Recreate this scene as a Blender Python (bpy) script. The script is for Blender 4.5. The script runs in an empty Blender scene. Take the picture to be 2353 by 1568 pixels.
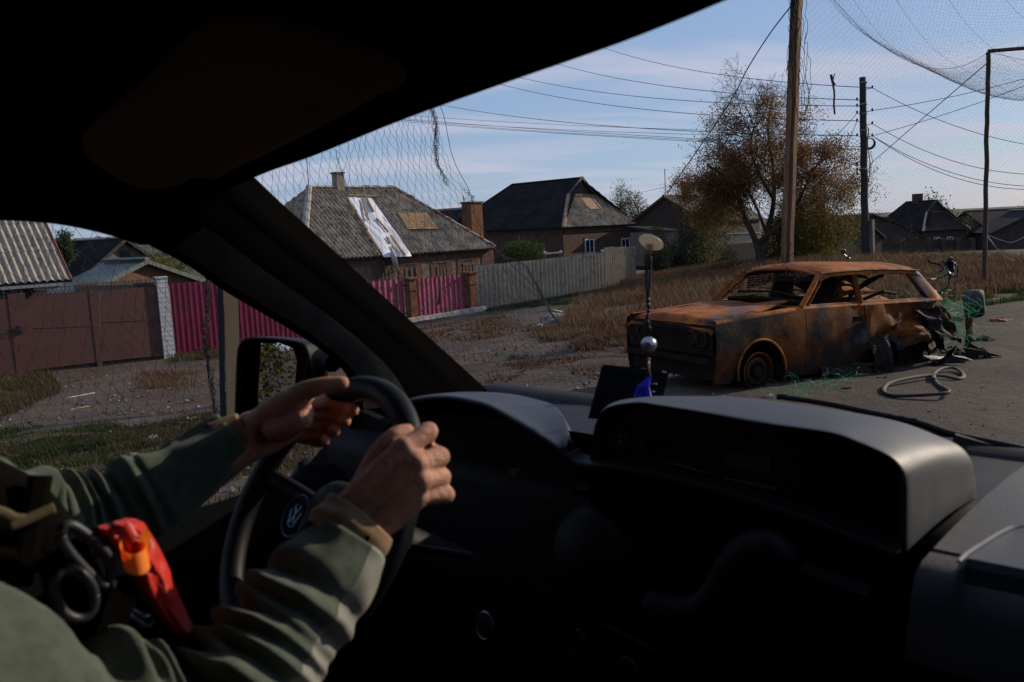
import bpy, math, random
import numpy as np
from mathutils import Vector, Matrix
random.seed(7); RNG = np.random.default_rng(7)
SC = bpy.context.scene; COL = SC.collection
A = np.array
# ---------------------------------------------------------------- camera
F = 1960.0; PIT = math.atan(254 / F); ROL = math.radians(2.8); EYE = A([0, 0, 1.85])
_fw = A([0, math.cos(PIT), -math.sin(PIT)]); _up = A([0, math.sin(PIT), math.cos(PIT)]); _rt = A([1., 0, 0])
CR = _rt * math.cos(ROL) - _up * math.sin(ROL); CU = _up * math.cos(ROL) + _rt * math.sin(ROL)
cam_d = bpy.data.cameras.new('camera'); cam = bpy.data.objects.new('camera', cam_d); COL.objects.link(cam)
cam_d.sensor_width = 36; cam_d.lens = F / 2353 * 36; cam_d.clip_start = .05; cam_d.clip_end = 8000
cam.matrix_world = Matrix([[CR[i], CU[i], -_fw[i], EYE[i]] for i in range(3)] + [[0, 0, 0, 1]])
cam_d.dof.use_dof = True; cam_d.dof.focus_distance = 16.0; cam_d.dof.aperture_fstop = 8.0
SC.camera = cam
# ---------------------------------------------------------------- light
SUN_AZ, SUN_EL = math.radians(61), math.radians(24)
SUND = A([math.sin(SUN_AZ) * math.cos(SUN_EL), math.cos(SUN_AZ) * math.cos(SUN_EL), math.sin(SUN_EL)])
sd = bpy.data.lights.new('sun', 'SUN'); sd.energy = 5.0; sd.angle = math.radians(.55); sd.color = (1, .84, .66)
so = bpy.data.objects.new('sun', sd); COL.objects.link(so)
so.rotation_euler = Vector(SUND).to_track_quat('Z', 'Y').to_euler()
W = bpy.data.worlds.new('World'); SC.world = W; W.use_nodes = True
SC.view_settings.view_transform = 'Standard'; SC.view_settings.look = 'None'; SC.view_settings.gamma = 1
SC.view_settings.exposure = -0.20
SC.cycles.max_bounces = 8; SC.cycles.transparent_max_bounces = 24
SC.cycles.caustics_reflective = False; SC.cycles.caustics_refractive = False
try: SC.cycles.use_denoising = True
except Exception: pass

class NT:
    def __init__(s, tree): s.t = tree; tree.nodes.clear()
    def n(s, typ, ins=None, **kw):
        nd = s.t.nodes.new(typ)
        for k, v in kw.items(): setattr(nd, k, v)
        for k, v in (ins or {}).items():
            sk = nd.inputs[k]
            if isinstance(v, bpy.types.NodeSocket): s.t.links.new(v, sk)
            else:
                if sk.type == 'RGBA' and len(v) == 3: v = (*v, 1)
                sk.default_value = v
        return nd
    def mix(s, f, a, b, mode='MIX'):
        nd = s.n('ShaderNodeMix', data_type='RGBA', blend_type=mode)
        for i, v in ((0, f), (6, a), (7, b)):
            sk = nd.inputs[i]
            if isinstance(v, bpy.types.NodeSocket): s.t.links.new(v, sk)
            else: sk.default_value = (*v, 1) if (i > 0 and len(v) == 3) else v
        return nd.outputs[2]
    def math(s, op, a, b=0.0, c=0.0, clamp=False):
        nd = s.n('ShaderNodeMath', operation=op, use_clamp=clamp)
        for i, v in enumerate((a, b, c)):
            if isinstance(v, bpy.types.NodeSocket): s.t.links.new(v, nd.inputs[i])
            else: nd.inputs[i].default_value = v
        return nd.outputs[0]
    def noise(s, vec, scale, detail=4, rough=.55, dist=0.0):
        return s.n('ShaderNodeTexNoise', {'Vector': vec, 'Scale': scale, 'Detail': detail, 'Roughness': rough, 'Distortion': dist}).outputs[0]
    def ramp(s, f, lo, hi, a=0.0, b=1.0):
        return s.n('ShaderNodeMapRange', {0: f, 1: lo, 2: hi, 3: a, 4: b}, clamp=True).outputs[0]
    def mapv(s, vec, scale=(1, 1, 1), rot=(0, 0, 0)):
        return s.n('ShaderNodeMapping', {'Vector': vec, 'Scale': scale, 'Rotation': rot}).outputs[0]

w = NT(W.node_tree)
sky = w.n('ShaderNodeTexSky', sky_type='NISHITA', sun_disc=False, sun_elevation=SUN_EL, sun_rotation=SUN_AZ, altitude=100, air_density=1.0, dust_density=.6, ozone_density=1.5)
tc = w.n('ShaderNodeTexCoord').outputs['Generated']
sep = w.n('ShaderNodeSeparateXYZ', {0: tc})
zc = w.math('MAXIMUM', w.math('ADD', sep.outputs[2], .12), .03)
cv = w.n('ShaderNodeCombineXYZ', {0: w.math('DIVIDE', sep.outputs[0], zc), 1: w.math('DIVIDE', sep.outputs[1], zc), 2: 0.0}).outputs[0]
cn = w.noise(w.mapv(cv, (.55, 1.5, 1), (0, 0, -.5)), 1.1, 7, .52, .5)
cm = w.ramp(cn, .44, .70, 0, .75)
up_only = w.ramp(sep.outputs[2], .0, .03)
veil = w.mix(.66, sky.outputs[0], (2.75, 3.95, 6.6))
skyc = w.mix(w.math('MULTIPLY', cm, up_only), veil, (6.2, 5.9, 7.0), 'MIX')
bg = w.n('ShaderNodeBackground', {'Color': skyc, 'Strength': .12})
w.n('ShaderNodeOutputWorld', {0: bg.outputs[0]})

# ---------------------------------------------------------------- picking helpers (pixels of a 2353 x 1568 view of the photo, k = px per metre)
def ray(u, v):
    return (_fw + CR * ((u - 1176.5) / F) - CU * ((v - 784) / F))
def P(u, v, k):
    return EYE + ray(u, v) * (F / k)
def RP(u, v, p0, n):
    r = ray(u, v); return EYE + r * (np.dot(A(p0) - EYE, n) / np.dot(r, n))
def nrm(v): v = A(v, float); return v / (np.linalg.norm(v) + 1e-12)
TH = math.radians(43)
RD = A([math.sin(TH), math.cos(TH), 0]); LD = A([-math.cos(TH), math.sin(TH), 0]); ZD = A([0, 0, 1.])
def V(f, l, z): return RD * f + LD * l + ZD * z
# ---------------------------------------------------------------- terrain
_gp = [(-2, 2), (3, 3), (6, 8), (0, 5), (-3, -3), (5, -5), (10, 12), (14, 10), (0, 9), (20, 25), (9, 4), (2.3, 9.9), (-2, 6)]
_gz = [0] * len(_gp)
_gp.append((2.33 + 2.42 * math.cos(.5), 9.86 + 2.42 * math.sin(.5))); _gz.append(-.10)
for u, v, k in [(1810, 722, 112), (2262, 665, 97), (1988, 600, 58), (2110, 590, 20), (100, 1080, 258), (60, 862, 87), (375, 826, 79), (635, 788, 73),
                (960, 738, 60), (1110, 712, 55), (1390, 664, 47), (250, 940, 140), (1265, 735, 84), (1327, 785, 122), (1740, 612, 45), (1600, 622, 48),
                (2330, 640, 88), (500, 900, 128), (1200, 900, 190), (2240, 590, 20), (1900, 598, 40)]:
    p = P(u, v, k); _gp.append((p[0], p[1])); _gz.append(p[2])
for a_ in range(12):
    t_ = a_ * math.pi / 6; _gp.append((190 * math.cos(t_), 190 * math.sin(t_))); _gz.append(-4.0 if math.sin(t_) > -.1 else -1)
_gp = A(_gp, float); _gz = A(_gz, float)
def _ker(r): return np.where(r > 0, r * r * np.log(r + 1e-9), 0)
_n = len(_gp); _M = np.zeros((_n + 3, _n + 3)); _M[:_n, :_n] = _ker(np.linalg.norm(_gp[:, None] - _gp[None], axis=-1)) + np.eye(_n) * 2.0
_M[:_n, _n] = 1; _M[:_n, _n + 1:] = _gp; _M[_n, :_n] = 1; _M[_n + 1:, :_n] = _gp.T
_W = np.linalg.solve(_M, np.r_[_gz, 0, 0, 0])
def H(x, y):
    x = np.atleast_1d(np.asarray(x, float)); y = np.atleast_1d(np.asarray(y, float))
    R_ = np.hypot(x, y); s = np.where(R_ > 180, 180 / np.maximum(R_, 1), 1); xx, yy = x * s, y * s
    q = np.stack([xx, yy], -1)
    z = _ker(np.linalg.norm(q[..., None, :] - _gp, axis=-1)) @ _W[:_n] + _W[_n] + q @ _W[_n + 1:]
    far = np.clip((R_ - 180) / 150, 0, 1); far2 = np.clip((R_ - 500) / 1200, 0, 1)
    lft = np.clip((np.degrees(np.arctan2(-x, y)) - 5) / 20, 0, 1)
    z = z * (1 - far) + far * -9
    return z + far2 * (9 + 26 * lft)
def H1(p): return float(H(p[0], p[1])[0])
def G(u, v):
    """where the ray through a pixel meets the ground"""
    r = ray(u, v); t = 1.0
    for _ in range(4000):
        p = EYE + r * t; h = p[2] - H1(p)
        if h < .004: return A([p[0], p[1], H1(p)])
        t += max(.004, h * .8) if r[2] > -1e9 else .1
        if t > 3000: break
    return p
# ---------------------------------------------------------------- mesh builder
class MB:
    def __init__(s): s.v = []; s.f = []; s.m = []; s.n = 0
    def add(s, verts, faces, mi=0):
        verts = np.asarray(verts, float).reshape(-1, 3)
        s.v.append(verts); b = s.n; s.n += len(verts)
        for f in faces: s.f.append(tuple(int(i) + b for i in f))
        s.m += [mi] * len(faces); return s
    def hexa(s, c, mi=0):      # 8 corners: bottom 0-3, top 4-7
        return s.add(c, [(3, 2, 1, 0), (4, 5, 6, 7), (0, 1, 5, 4), (1, 2, 6, 5), (2, 3, 7, 6), (3, 0, 4, 7)], mi)
    def obox(s, c, x, y, z, mi=0):   # centre, half vectors
        c, x, y, z = map(lambda a: A(a, float), (c, x, y, z))
        return s.hexa([c - x - y - z, c + x - y - z, c + x + y - z, c - x + y - z, c - x - y + z, c + x - y + z, c + x + y + z, c - x + y + z], mi)
    def beam(s, a, b, w, h=None, upv=(0, 0, 1), mi=0):
        a, b = A(a, float), A(b, float); d = nrm(b - a); h = h or w
        sx = np.cross(d, upv); sx = nrm(sx) if np.linalg.norm(sx) > 1e-4 else nrm(np.cross(d, (1, 0, 0))); sy = np.cross(sx, d)
        return s.obox((a + b) / 2, sx * w / 2, sy * h / 2, (b - a) / 2, mi)
    def prism(s, poly, ext, mi=0):   # polygon in 3d extruded by a vector
        poly = A(poly, float); n = len(poly); ext = A(ext, float)
        f = [tuple(range(n))[::-1], tuple(range(n, 2 * n))] + [(i, (i + 1) % n, n + (i + 1) % n, n + i) for i in range(n)]
        return s.add(np.r_[poly, poly + ext], f, mi)
    def grid(s, g, mi=0, closed=False, flip=False):
        g = A(g, float); a, b = g.shape[:2]; f = []
        for i in range(a - 1):
            for j in range(b if closed else b - 1):
                q = (i * b + j, i * b + (j + 1) % b, (i + 1) * b + (j + 1) % b, (i + 1) * b + j); f.append(q[::-1] if flip else q)
        return s.add(g.reshape(-1, 3), f, mi)
    def tube(s, path, rad, seg=8, mi=0, cap=True, sq=1.0, twist=None, upv=None):
        path = A(path, float); n = len(path); rad = np.broadcast_to(A(rad, float), (n,))
        T = np.gradient(path, axis=0); T = T / (np.linalg.norm(T, axis=1, keepdims=True) + 1e-12)
        up = A(upv, float) if upv is not None else (A([0, 0, 1.]) if abs(T[0][2]) < .9 else A([1., 0, 0]))
        rings = []; x = None
        for i in range(n):
            x = nrm(np.cross(T[i], up)) if x is None else nrm(x - T[i] * np.dot(x, T[i])); y = np.cross(T[i], x)
            t = np.linspace(0, 2 * math.pi, seg, endpoint=False)
            rings.append(path[i] + rad[i] * (np.cos(t)[:, None] * x + sq * np.sin(t)[:, None] * y))
        b = s.n; s.grid(rings, mi, closed=True)
        if cap and seg > 2:
            s.f.append(tuple(b + j for j in range(seg))[::-1]); s.f.append(tuple(b + (n - 1) * seg + j for j in range(seg))); s.m += [mi, mi]
        return s
    def lathe(s, c, axis, prof, seg=24, mi=0):   # prof list of (r, h)
        axis = nrm(axis); x = nrm(np.cross(axis, (0.3, .1, 1) if abs(axis[2]) < .9 else (1, 0, 0))); y = np.cross(axis, x); c = A(c, float)
        t = np.linspace(0, 2 * math.pi, seg, endpoint=False)
        return s.grid([c + axis * h + r * (np.cos(t)[:, None] * x + np.sin(t)[:, None] * y) for r, h in prof], mi, closed=True)
    def torus(s, c, axis, R, r, seg=48, rs=10, mi=0):
        t = np.linspace(0, 2 * math.pi, rs + 1)
        return s.lathe(c, axis, [(R + r * math.cos(a), r * math.sin(a)) for a in t], seg, mi)
    def strands(s, Aa, Bb, r, mi=0):     # thin three-sided threads
        Aa, Bb = A(Aa, float), A(Bb, float); n = len(Aa); d = Bb - Aa; d /= (np.linalg.norm(d, axis=1, keepdims=True) + 1e-12)
        x = np.cross(d, [0.31, .17, .93]); x /= np.linalg.norm(x, axis=1, keepdims=True) + 1e-12; y = np.cross(d, x)
        vs = []
        for E in (Aa, Bb):
            for a in (0, 2.094, 4.189): vs.append(E + r * (math.cos(a) * x + math.sin(a) * y))
        vs = np.stack(vs, 1).reshape(-1, 3); b = np.arange(n)[:, None] * 6
        fs = np.concatenate([b + A(q) for q in ((0, 1, 4, 3), (1, 2, 5, 4), (2, 0, 3, 5))], 0)
        return s.add(vs, fs.tolist(), mi)
    def build(s, name, mats, parent=None, smooth=False, loc=None, autosm=None):
        v = np.concatenate(s.v) if s.v else np.zeros((0, 3))
        off = A(parent['_w']) if (parent is not None and '_w' in parent) else (A(loc, float) if loc is not None else A([0, 0, 0.]))
        me = bpy.data.meshes.new(name); me.from_pydata((v - off).tolist(), [], s.f)
        if not isinstance(mats, (list, tuple)): mats = [mats]
        for m in mats: me.materials.append(m)
        if len(mats) > 1: me.polygons.foreach_set('material_index', s.m)
        if smooth: me.polygons.foreach_set('use_smooth', [True] * len(me.polygons))
        # metric box-projected uv
        if len(s.f) < 30000:
            uv = me.uv_layers.new(name='uv'); nl = len(me.loops); vi = np.empty(nl, int); me.loops.foreach_get('vertex_index', vi)
            co = v[vi]; fn = np.empty(len(me.polygons) * 3); me.polygons.foreach_get('normal', fn); fn = fn.reshape(-1, 3)
            cnt = np.empty(len(me.polygons), int); me.polygons.foreach_get('loop_total', cnt); n_ = np.repeat(fn, cnt, axis=0)
            t = np.cross(n_, [0, 0, 1.]); bad = np.linalg.norm(t, axis=1) < .05; t[bad] = [1, 0, 0]; t /= np.linalg.norm(t, axis=1, keepdims=True)
            fl = np.where((t[:, 0] + .01 * t[:, 1]) < 0, -1, 1)[:, None]; t = t * fl
            b_ = np.cross(n_, t); b_ *= np.where(b_[:, 2] < 0, -1, 1)[:, None]
            uv.data.foreach_set('uv', np.stack([(co * t).sum(1), (co * b_).sum(1)], -1).astype(np.float32).ravel())
        me.validate(); me.update()
        o = bpy.data.objects.new(name, me); COL.objects.link(o)
        if parent is not None:
            o.parent = parent
            if '_w' not in o and '_w' in parent: o['_w'] = list(off)
        else:
            if loc is not None: o.location = off
            o['_w'] = list(off)
        if smooth and autosm:
            try:
                me.shade_auto = None
            except Exception: pass
            en = me.edges; 
            try: me.set_sharp_from_angle(angle=math.radians(autosm))
            except Exception: pass
        return o
def tag(o, label=None, cat=None, group=None, kind=None):
    for k, v in (('label', label), ('category', cat), ('group', group), ('kind', kind)):
        if v: o[k] = v
    return o
def thing(name, loc, label, cat, group=None):
    o = bpy.data.objects.new(name, None); COL.objects.link(o); o.location = loc; o['_w'] = [float(a) for a in loc]
    o.empty_display_size = .1
    return tag(o, label, cat, group)
def bez(pts, n=20):
    """Catmull-Rom through points"""
    pts = A(pts, float); m = len(pts)
    ext = np.vstack([2 * pts[0] - pts[1], pts, 2 * pts[-1] - pts[-2]]); out = []
    for i in range(m - 1):
        p0, p1, p2, p3 = ext[i:i + 4]
        for t in np.linspace(0, 1, n, endpoint=False):
            out.append(.5 * ((2 * p1) + (-p0 + p2) * t + (2 * p0 - 5 * p1 + 4 * p2 - p3) * t * t + (-p0 + 3 * p1 - 3 * p2 + p3) * t ** 3))
    out.append(pts[-1]); return A(out)
# ---------------------------------------------------------------- materials
MATS = {}
def newmat(name):
    m = bpy.data.materials.new(name); m.use_nodes = True; MATS[name] = m; return m, NT(m.node_tree)
def finish(t, col, rough=.8, metal=0.0, bump=None, bs=.3, bd=.01, spec=.4, sheen=0, trans=0, extra=None):
    if isinstance(col, bpy.types.NodeSocket): col = t.mix(1.0, col, (.80, .80, .80), 'MULTIPLY')
    ins = {'Base Color': col, 'Roughness': rough, 'Metallic': metal, 'Specular IOR Level': spec}
    if sheen: ins['Sheen Weight'] = sheen; ins['Sheen Roughness'] = .5
    if bump is not None: ins['Normal'] = t.n('ShaderNodeBump', {'Height': bump, 'Strength': bs, 'Distance': bd}).outputs[0]
    if extra: ins.update(extra)
    b = t.n('ShaderNodeBsdfPrincipled', ins); out = b.outputs[0]
    if trans:
        tr = t.n('ShaderNodeBsdfTranslucent', {'Color': col}); out = t.n('ShaderNodeMixShader', {0: trans, 1: out, 2: tr.outputs[0]}).outputs[0]
    t.n('ShaderNodeOutputMaterial', {0: out})
def plain(name, c1, c2=None, scale=6, rough=.8, metal=0, bs=.25, bd=.01, bscale=None, spec=.4, coord='Object', stretch=(1, 1, 1), lo=.35, hi=.65, sheen=0, c3=None):
    m, t = newmat(name); vec = t.mapv(t.n('ShaderNodeTexCoord').outputs[coord], stretch)
    c2 = c2 or tuple(x * .8 for x in c1)
    col = t.mix(t.ramp(t.noise(vec, scale, 6, .6), lo, hi), c1, c2)
    if c3: col = t.mix(t.ramp(t.noise(vec, scale * 3.1, 5, .7), .52, .68), col, c3)
    finish(t, col, rough, metal, t.noise(vec, bscale or scale * 5, 5, .65), bs, bd, spec, sheen)
    return m
def leafmat(name, cols, low=None, z0=0, z1=1, tr=.35, patch=None):
    m, t = newmat(name); r = t.n('ShaderNodeNewGeometry').outputs['Random Per Island']
    cr = t.n('ShaderNodeValToRGB', {0: r}); e = cr.color_ramp.elements
    while len(e) < len(cols): e.new(.5)
    for i, c in enumerate(cols): e[i].position = i / max(1, len(cols) - 1); e[i].color = (*c, 1)
    col = cr.outputs[0]
    if low:
        z = t.n('ShaderNodeSeparateXYZ', {0: t.n('ShaderNodeTexCoord').outputs['Object']}).outputs[2]
        nz = t.noise(t.n('ShaderNodeTexCoord').outputs['Object'], .8, 3)
        f = t.ramp(t.math('ADD', z, t.math('MULTIPLY', t.math('SUBTRACT', nz, .5), 3.5)), z0, z1)
        cr2 = t.n('ShaderNodeValToRGB', {0: r}); e = cr2.color_ramp.elements
        while len(e) < len(low): e.new(.5)
        for i, c in enumerate(low): e[i].position = i / max(1, len(low) - 1); e[i].color = (*c, 1)
        col = t.mix(f, cr2.outputs[0], col)
    if patch:
        nz = t.noise(t.n('ShaderNodeTexCoord').outputs['Object'], .45, 5, .6); col = t.mix(t.ramp(nz, .42, .6), col, t.mix(.75, col, patch))
    finish(t, col, .7, trans=tr, spec=.2); return m
def brickmat(name, c1, c2, mortar, w=.25, h=.075, bs=.5, dirt=None, ms=.012):
    m, t = newmat(name); uv = t.n('ShaderNodeTexCoord').outputs['UV']
    br = t.n('ShaderNodeTexBrick', {'Vector': uv, 'Color1': c1, 'Color2': c2, 'Mortar': mortar, 'Scale': 1.0, 'Mortar Size': ms, 'Brick Width': w, 'Row Height': h, 'Bias': 0.0})
    nz = t.noise(uv, 2.2, 5, .6); col = t.mix(t.ramp(nz, .4, .7), br.outputs[0], dirt or tuple(x * .5 for x in c1))
    col = t.mix(t.ramp(t.noise(uv, 30, 3), .3, .8, 0, .35), col, mortar)
    hgt = t.math('ADD', t.math('MULTIPLY', br.outputs[1], -1.0), t.math('MULTIPLY', t.noise(uv, 40, 4), .4))
    finish(t, col, .9, 0, hgt, bs, .01, .2); return m

M = {}
M['asbestos'] = plain('weathered_slate_sheet', (.50, .42, .31), (.23, .185, .14), 1.7, .95, stretch=(1, 1, 1), bs=.3, c3=(.06, .047, .038), spec=.1)
M['asbestos_pale'] = plain('pale_slate_sheet', (.40, .35, .27), (.27, .235, .18), 1.5, .95, bs=.3, c3=(.16, .14, .11))
M['asbestos_dark'] = plain('dark_and_shaded_slate', (.040, .038, .040), (.022, .021, .022), .8, .95, bs=.3, c3=(.025, .022, .02), spec=.08)
M['slate_fence'] = plain('grey_slate_fence', (.46, .42, .34), (.36, .32, .26), 1.2, .95, bs=.2, c3=(.22, .19, .15), spec=.1)
M['ridge'] = plain('ridge_cap_pale', (.5, .46, .40), (.3, .27, .24), 3, .85, c3=(.2, .09, .05))
M['ridge_red'] = plain('ridge_cap_red', (.35, .10, .06), (.22, .08, .05), 4, .8)
M['ridge_mixed'] = plain('ridge_cap_mixed', (.42, .33, .25), (.3, .12, .06), 3, .85)
M['brick'] = brickmat('red_brown_brick', (.20, .085, .05), (.15, .062, .04), (.16, .13, .10))
M['brick_or'] = brickmat('orange_brick', (.36, .15, .07), (.30, .12, .055), (.09, .06, .04), dirt=(.24, .10, .05), ms=.014)
M['brick_dark'] = brickmat('dark_brick', (.13, .065, .045), (.10, .05, .035), (.10, .08, .065))
M['brick_white'] = brickmat('white_brick', (.72, .73, .76), (.62, .64, .68), (.42, .42, .44), dirt=(.5, .49, .47), h=.14, w=.5, bs=.9, ms=.02)
M['brick_far'] = brickmat('grey_brown_brick', (.11, .085, .065), (.085, .068, .052), (.07, .058, .048))
M['roof_brown'] = plain('brown_far_roof', (.085, .065, .055), (.05, .04, .034), 1, .95, c3=(.03, .025, .022), spec=.1)
M['render'] = plain('stone_rubble_wall', (.27, .21, .135), (.14, .105, .07), 5, .95, bs=.8, bd=.03, c3=(.09, .06, .04))
M['wood'] = plain('raw_wood', (.36, .23, .12), (.20, .12, .06), 3, .85, stretch=(1, 1, 6), bs=.3)
M['wood_pole'] = plain('pole_wood', (.36, .19, .10), (.17, .085, .045), 2.2, .85, stretch=(6, 6, .5), bs=.8, bd=.02, c3=(.06, .035, .02))
M['wood_dark'] = plain('dark_board', (.075, .06, .05), (.04, .033, .028), 4, .9, stretch=(4, 4, .5), bs=.6)
M['wood_grey'] = plain('grey_board', (.22, .195, .165), (.12, .105, .09), 3, .9, stretch=(5, 5, .5), bs=.6)
M['plank_tan'] = plain('tan_plank', (.52, .34, .16), (.44, .28, .13), 3, .75, stretch=(4, 4, .6), bs=.2)
M['wood_patch'] = plain('roof_patch_wood', (.40, .26, .14), (.20, .12, .065), 2.5, .85, stretch=(1, 1, 9), bs=.4)
M['gate_brown'] = plain('brown_gate_paint', (.115, .046, .036), (.080, .036, .030), 1.3, .6, bs=.3, bscale=2.2, bd=.02, c3=(.15, .042, .028), lo=.3, hi=.75)
M['iron_dark'] = plain('dark_iron', (.03, .027, .026), (.045, .03, .025), 8, .6, metal=.3)
M['magenta'] = plain('magenta_sheet_paint', (.30, .018, .068), (.22, .016, .055), 1.2, .45, bs=.2, bscale=3, bd=.01, spec=.45, c3=(.16, .02, .04))
M['magenta_pale'] = plain('faded_magenta_sheet', (.40, .045, .13), (.33, .04, .11), 1.4, .5, bs=.05)
M['grey_post'] = plain('grey_metal_post', (.35, .36, .36), (.27, .28, .28), 3, .55)
M['whitewash'] = plain('whitewashed_kerb', (.62, .60, .56), (.38, .33, .27), 5, .9, bs=.6)
M['tarp'] = plain('white_tarpaulin', (.78, .80, .86), (.70, .73, .80), 2, .6, bs=.4, bd=.04, bscale=4)
M['concrete'] = plain('weathered_concrete', (.20, .18, .16), (.12, .105, .095), 3, .9, bs=.6, stretch=(2, 2, .6))
M['cpole'] = plain('tarred_pole', (.045, .042, .04), (.025, .023, .022), 3, .85, bs=.6, stretch=(4, 4, .5))
M['cable'] = plain('cable_black', (.02, .02, .022), None, 3, .6)
M['net'] = plain('net_black', (.018, .02, .018), None, 3, .8)
M['bark'] = plain('bark', (.07, .05, .038), (.04, .03, .022), 8, .95, bs=.7)
M['tyre'] = plain('charred_rubber', (.02, .02, .021), (.035, .033, .032), 8, .75, bs=.5)
M['rock'] = plain('pale_rock', (.42, .40, .38), (.24, .22, .2), 5, .95, bs=.8, bd=.04)
M['rock_dark'] = plain('dark_stone', (.16, .14, .125), (.09, .08, .07), 6, .95, bs=.8)
M['dish'] = plain('dish_paint', (.70, .70, .68), (.60, .60, .57), 4, .45, bs=.02)
M['white_pvc'] = plain('white_window_frame', (.62, .66, .72), (.55, .58, .64), 4, .5)
M['glass_dark'] = plain('dark_window_glass', (.02, .025, .03), None, 2, .08, spec=.6, bs=0)
M['shutter'] = plain('boarded_window_wood', (.16, .105, .075), (.09, .06, .045), 3, .85, stretch=(5, 5, 1), bs=.4)
M['brown_board'] = plain('brown_gate_board', (.22, .15, .115), (.17, .115, .09), 2, .7)
M['green_roof'] = plain('green_sheet_roof', (.115, .15, .13), (.095, .12, .11), 2, .5)
M['ochre'] = plain('ochre_plaster', (.19, .10, .055), (.13, .07, .04), 3, .9, bs=.4)
M['black_metal'] = plain('twisted_black_metal', (.028, .028, .03), (.05, .045, .042), 10, .38, metal=.75, bs=.5)
M['fibre'] = plain('green_fibre', (.03, .34, .14), (.08, .50, .22), 8, .6, spec=.15)
# ================================================================ GROUND
def ground_mat():
    m, t = newmat('dirt_gravel_ground'); vec = t.n('ShaderNodeTexCoord').outputs['Object']
    base = t.mix(t.ramp(t.noise(vec, .7, 6, .6), .35, .65), (.112, .084, .064), (.070, .053, .042))
    lit = t.ramp(t.noise(t.mapv(vec, (1, .35, 1), (0, 0, .75)), .55, 6, .65), .50, .62)
    base = t.mix(lit, base, (.085, .045, .026))
    dark = t.ramp(t.noise(vec, 2.3, 6, .7), .55, .72); base = t.mix(t.math('MULTIPLY', dark, .7), base, (.032, .027, .024))
    vo = t.n('ShaderNodeTexVoronoi', {'Vector': vec, 'Scale': 17.0}); r = t.n('ShaderNodeSeparateColor', {0: vo.outputs['Color']}).outputs[0]
    st = t.math('MULTIPLY', t.ramp(vo.outputs['Distance'], .22, .32, 1, 0), t.ramp(r, .55, .75))
    base = t.mix(st, base, t.mix(r, (.06, .052, .046), (.20, .18, .16)))
    sx = t.n('ShaderNodeSeparateXYZ', {0: vec}); ln_ = t.math('SUBTRACT', t.math('MULTIPLY', sx.outputs[1], .68), t.math('MULTIPLY', sx.outputs[0], .73)); vg = t.math('MULTIPLY', t.ramp(ln_, 6.2, 7.0), t.ramp(ln_, 9.0, 10.2, 1, 0)); vg = t.math('MULTIPLY', vg, t.ramp(sx.outputs[0], -1.6, -.4, 1, 0)); base = t.mix(t.math('MULTIPLY', vg, t.ramp(t.noise(vec, 1.2, 5, .6), .3, .5)), base, (.050, .042, .020)); far = t.ramp(sx.outputs[1], 30, 48); base = t.mix(far, base, (.085, .075, .04))
    h = t.math('ADD', t.noise(vec, 9, 6, .7), t.math('MULTIPLY', st, .8)); h = t.math('ADD', h, t.math('MULTIPLY', t.noise(vec, 1.6, 4, .6), 3.0))
    finish(t, base, .95, 0, h, .9, .05, .2); return m
def road_mat():
    m, t = newmat('dusty_asphalt'); vec = t.n('ShaderNodeTexCoord').outputs['Object']
    b = t.mix(t.ramp(t.noise(vec, .5, 6, .6), .35, .65), (.112, .086, .064), (.064, .051, .042))
    b = t.mix(t.ramp(t.noise(t.mapv(vec, (1, .3, 1), (0, 0, -.75)), 1.6, 6, .7), .5, .7, 0, .6), b, (.042, .036, .032))
    b = t.mix(t.ramp(t.noise(t.mapv(vec, (1, .3, 1), (0, 0, .75)), 9, 6, .75), .54, .66, 0, .7), b, (.030, .025, .021)); b = t.mix(t.ramp(t.noise(vec, 26, 4, .7), .58, .70, 0, .6), b, (.17, .14, .12))
    vo = t.n('ShaderNodeTexVoronoi', {'Vector': vec, 'Scale': 42.0}); r = t.n('ShaderNodeSeparateColor', {0: vo.outputs['Color']}).outputs[0]
    st = t.math('MULTIPLY', t.ramp(vo.outputs['Distance'], .2, .33, 1, 0), t.ramp(r, .80, .90)); b = t.mix(st, b, (.24, .215, .195))
    h = t.math('ADD', t.noise(vec, 30, 5, .7), t.math('MULTIPLY', t.noise(vec, 3, 5, .6), 1.5))
    finish(t, b, .9, 0, h, 1.0, .04, .2); return m
M['ground'] = ground_mat(); M['road'] = road_mat()
ax = 5.0 * np.sinh(np.linspace(-7.2, 7.2, 300)); gx, gy = np.meshgrid(ax, ax + 14, indexing='ij')
gz = H(gx.ravel(), gy.ravel()).reshape(gx.shape)
wob = np.vectorize(lambda a, b: 0.0)(gx[:1], gy[:1])
from mathutils import noise as mn
near = (np.hypot(gx, gy - 12) < 60)
wz = np.zeros_like(gz); ii = np.argwhere(near)
for i, j in ii: wz[i, j] = .07 * mn.noise(Vector((gx[i, j] * .6, gy[i, j] * .6, 0))) + .04 * mn.noise(Vector((gx[i, j] * 1.7, gy[i, j] * 1.7, 3)))
lcomp = -gx * math.cos(TH) + gy * math.sin(TH); wz *= np.clip((lcomp - 4.6) / 1.5, 0, 1)
tag(MB().grid(np.stack([gx, gy, gz + wz], -1)).build('ground', M['ground'], smooth=True), kind='structure')
# asphalt strip
fs = np.linspace(-25, 75, 130); rows = []
for f in fs:
    ed = 4.75 + .35 * mn.noise(Vector((f * .35, 0, 0))) + .12 * mn.noise(Vector((f * 1.7, 4, 0)))
    r = []
    for l in np.r_[np.linspace(-5.2, 4.2, 14), ed]:
        p = V(f, l, 0); r.append([p[0], p[1], H(p[0], p[1])[0] + .012 - (.03 if l == ed else 0)])
    rows.append(r)
tag(MB().grid(rows).build('road', M['road'], smooth=True), kind='structure')

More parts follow.
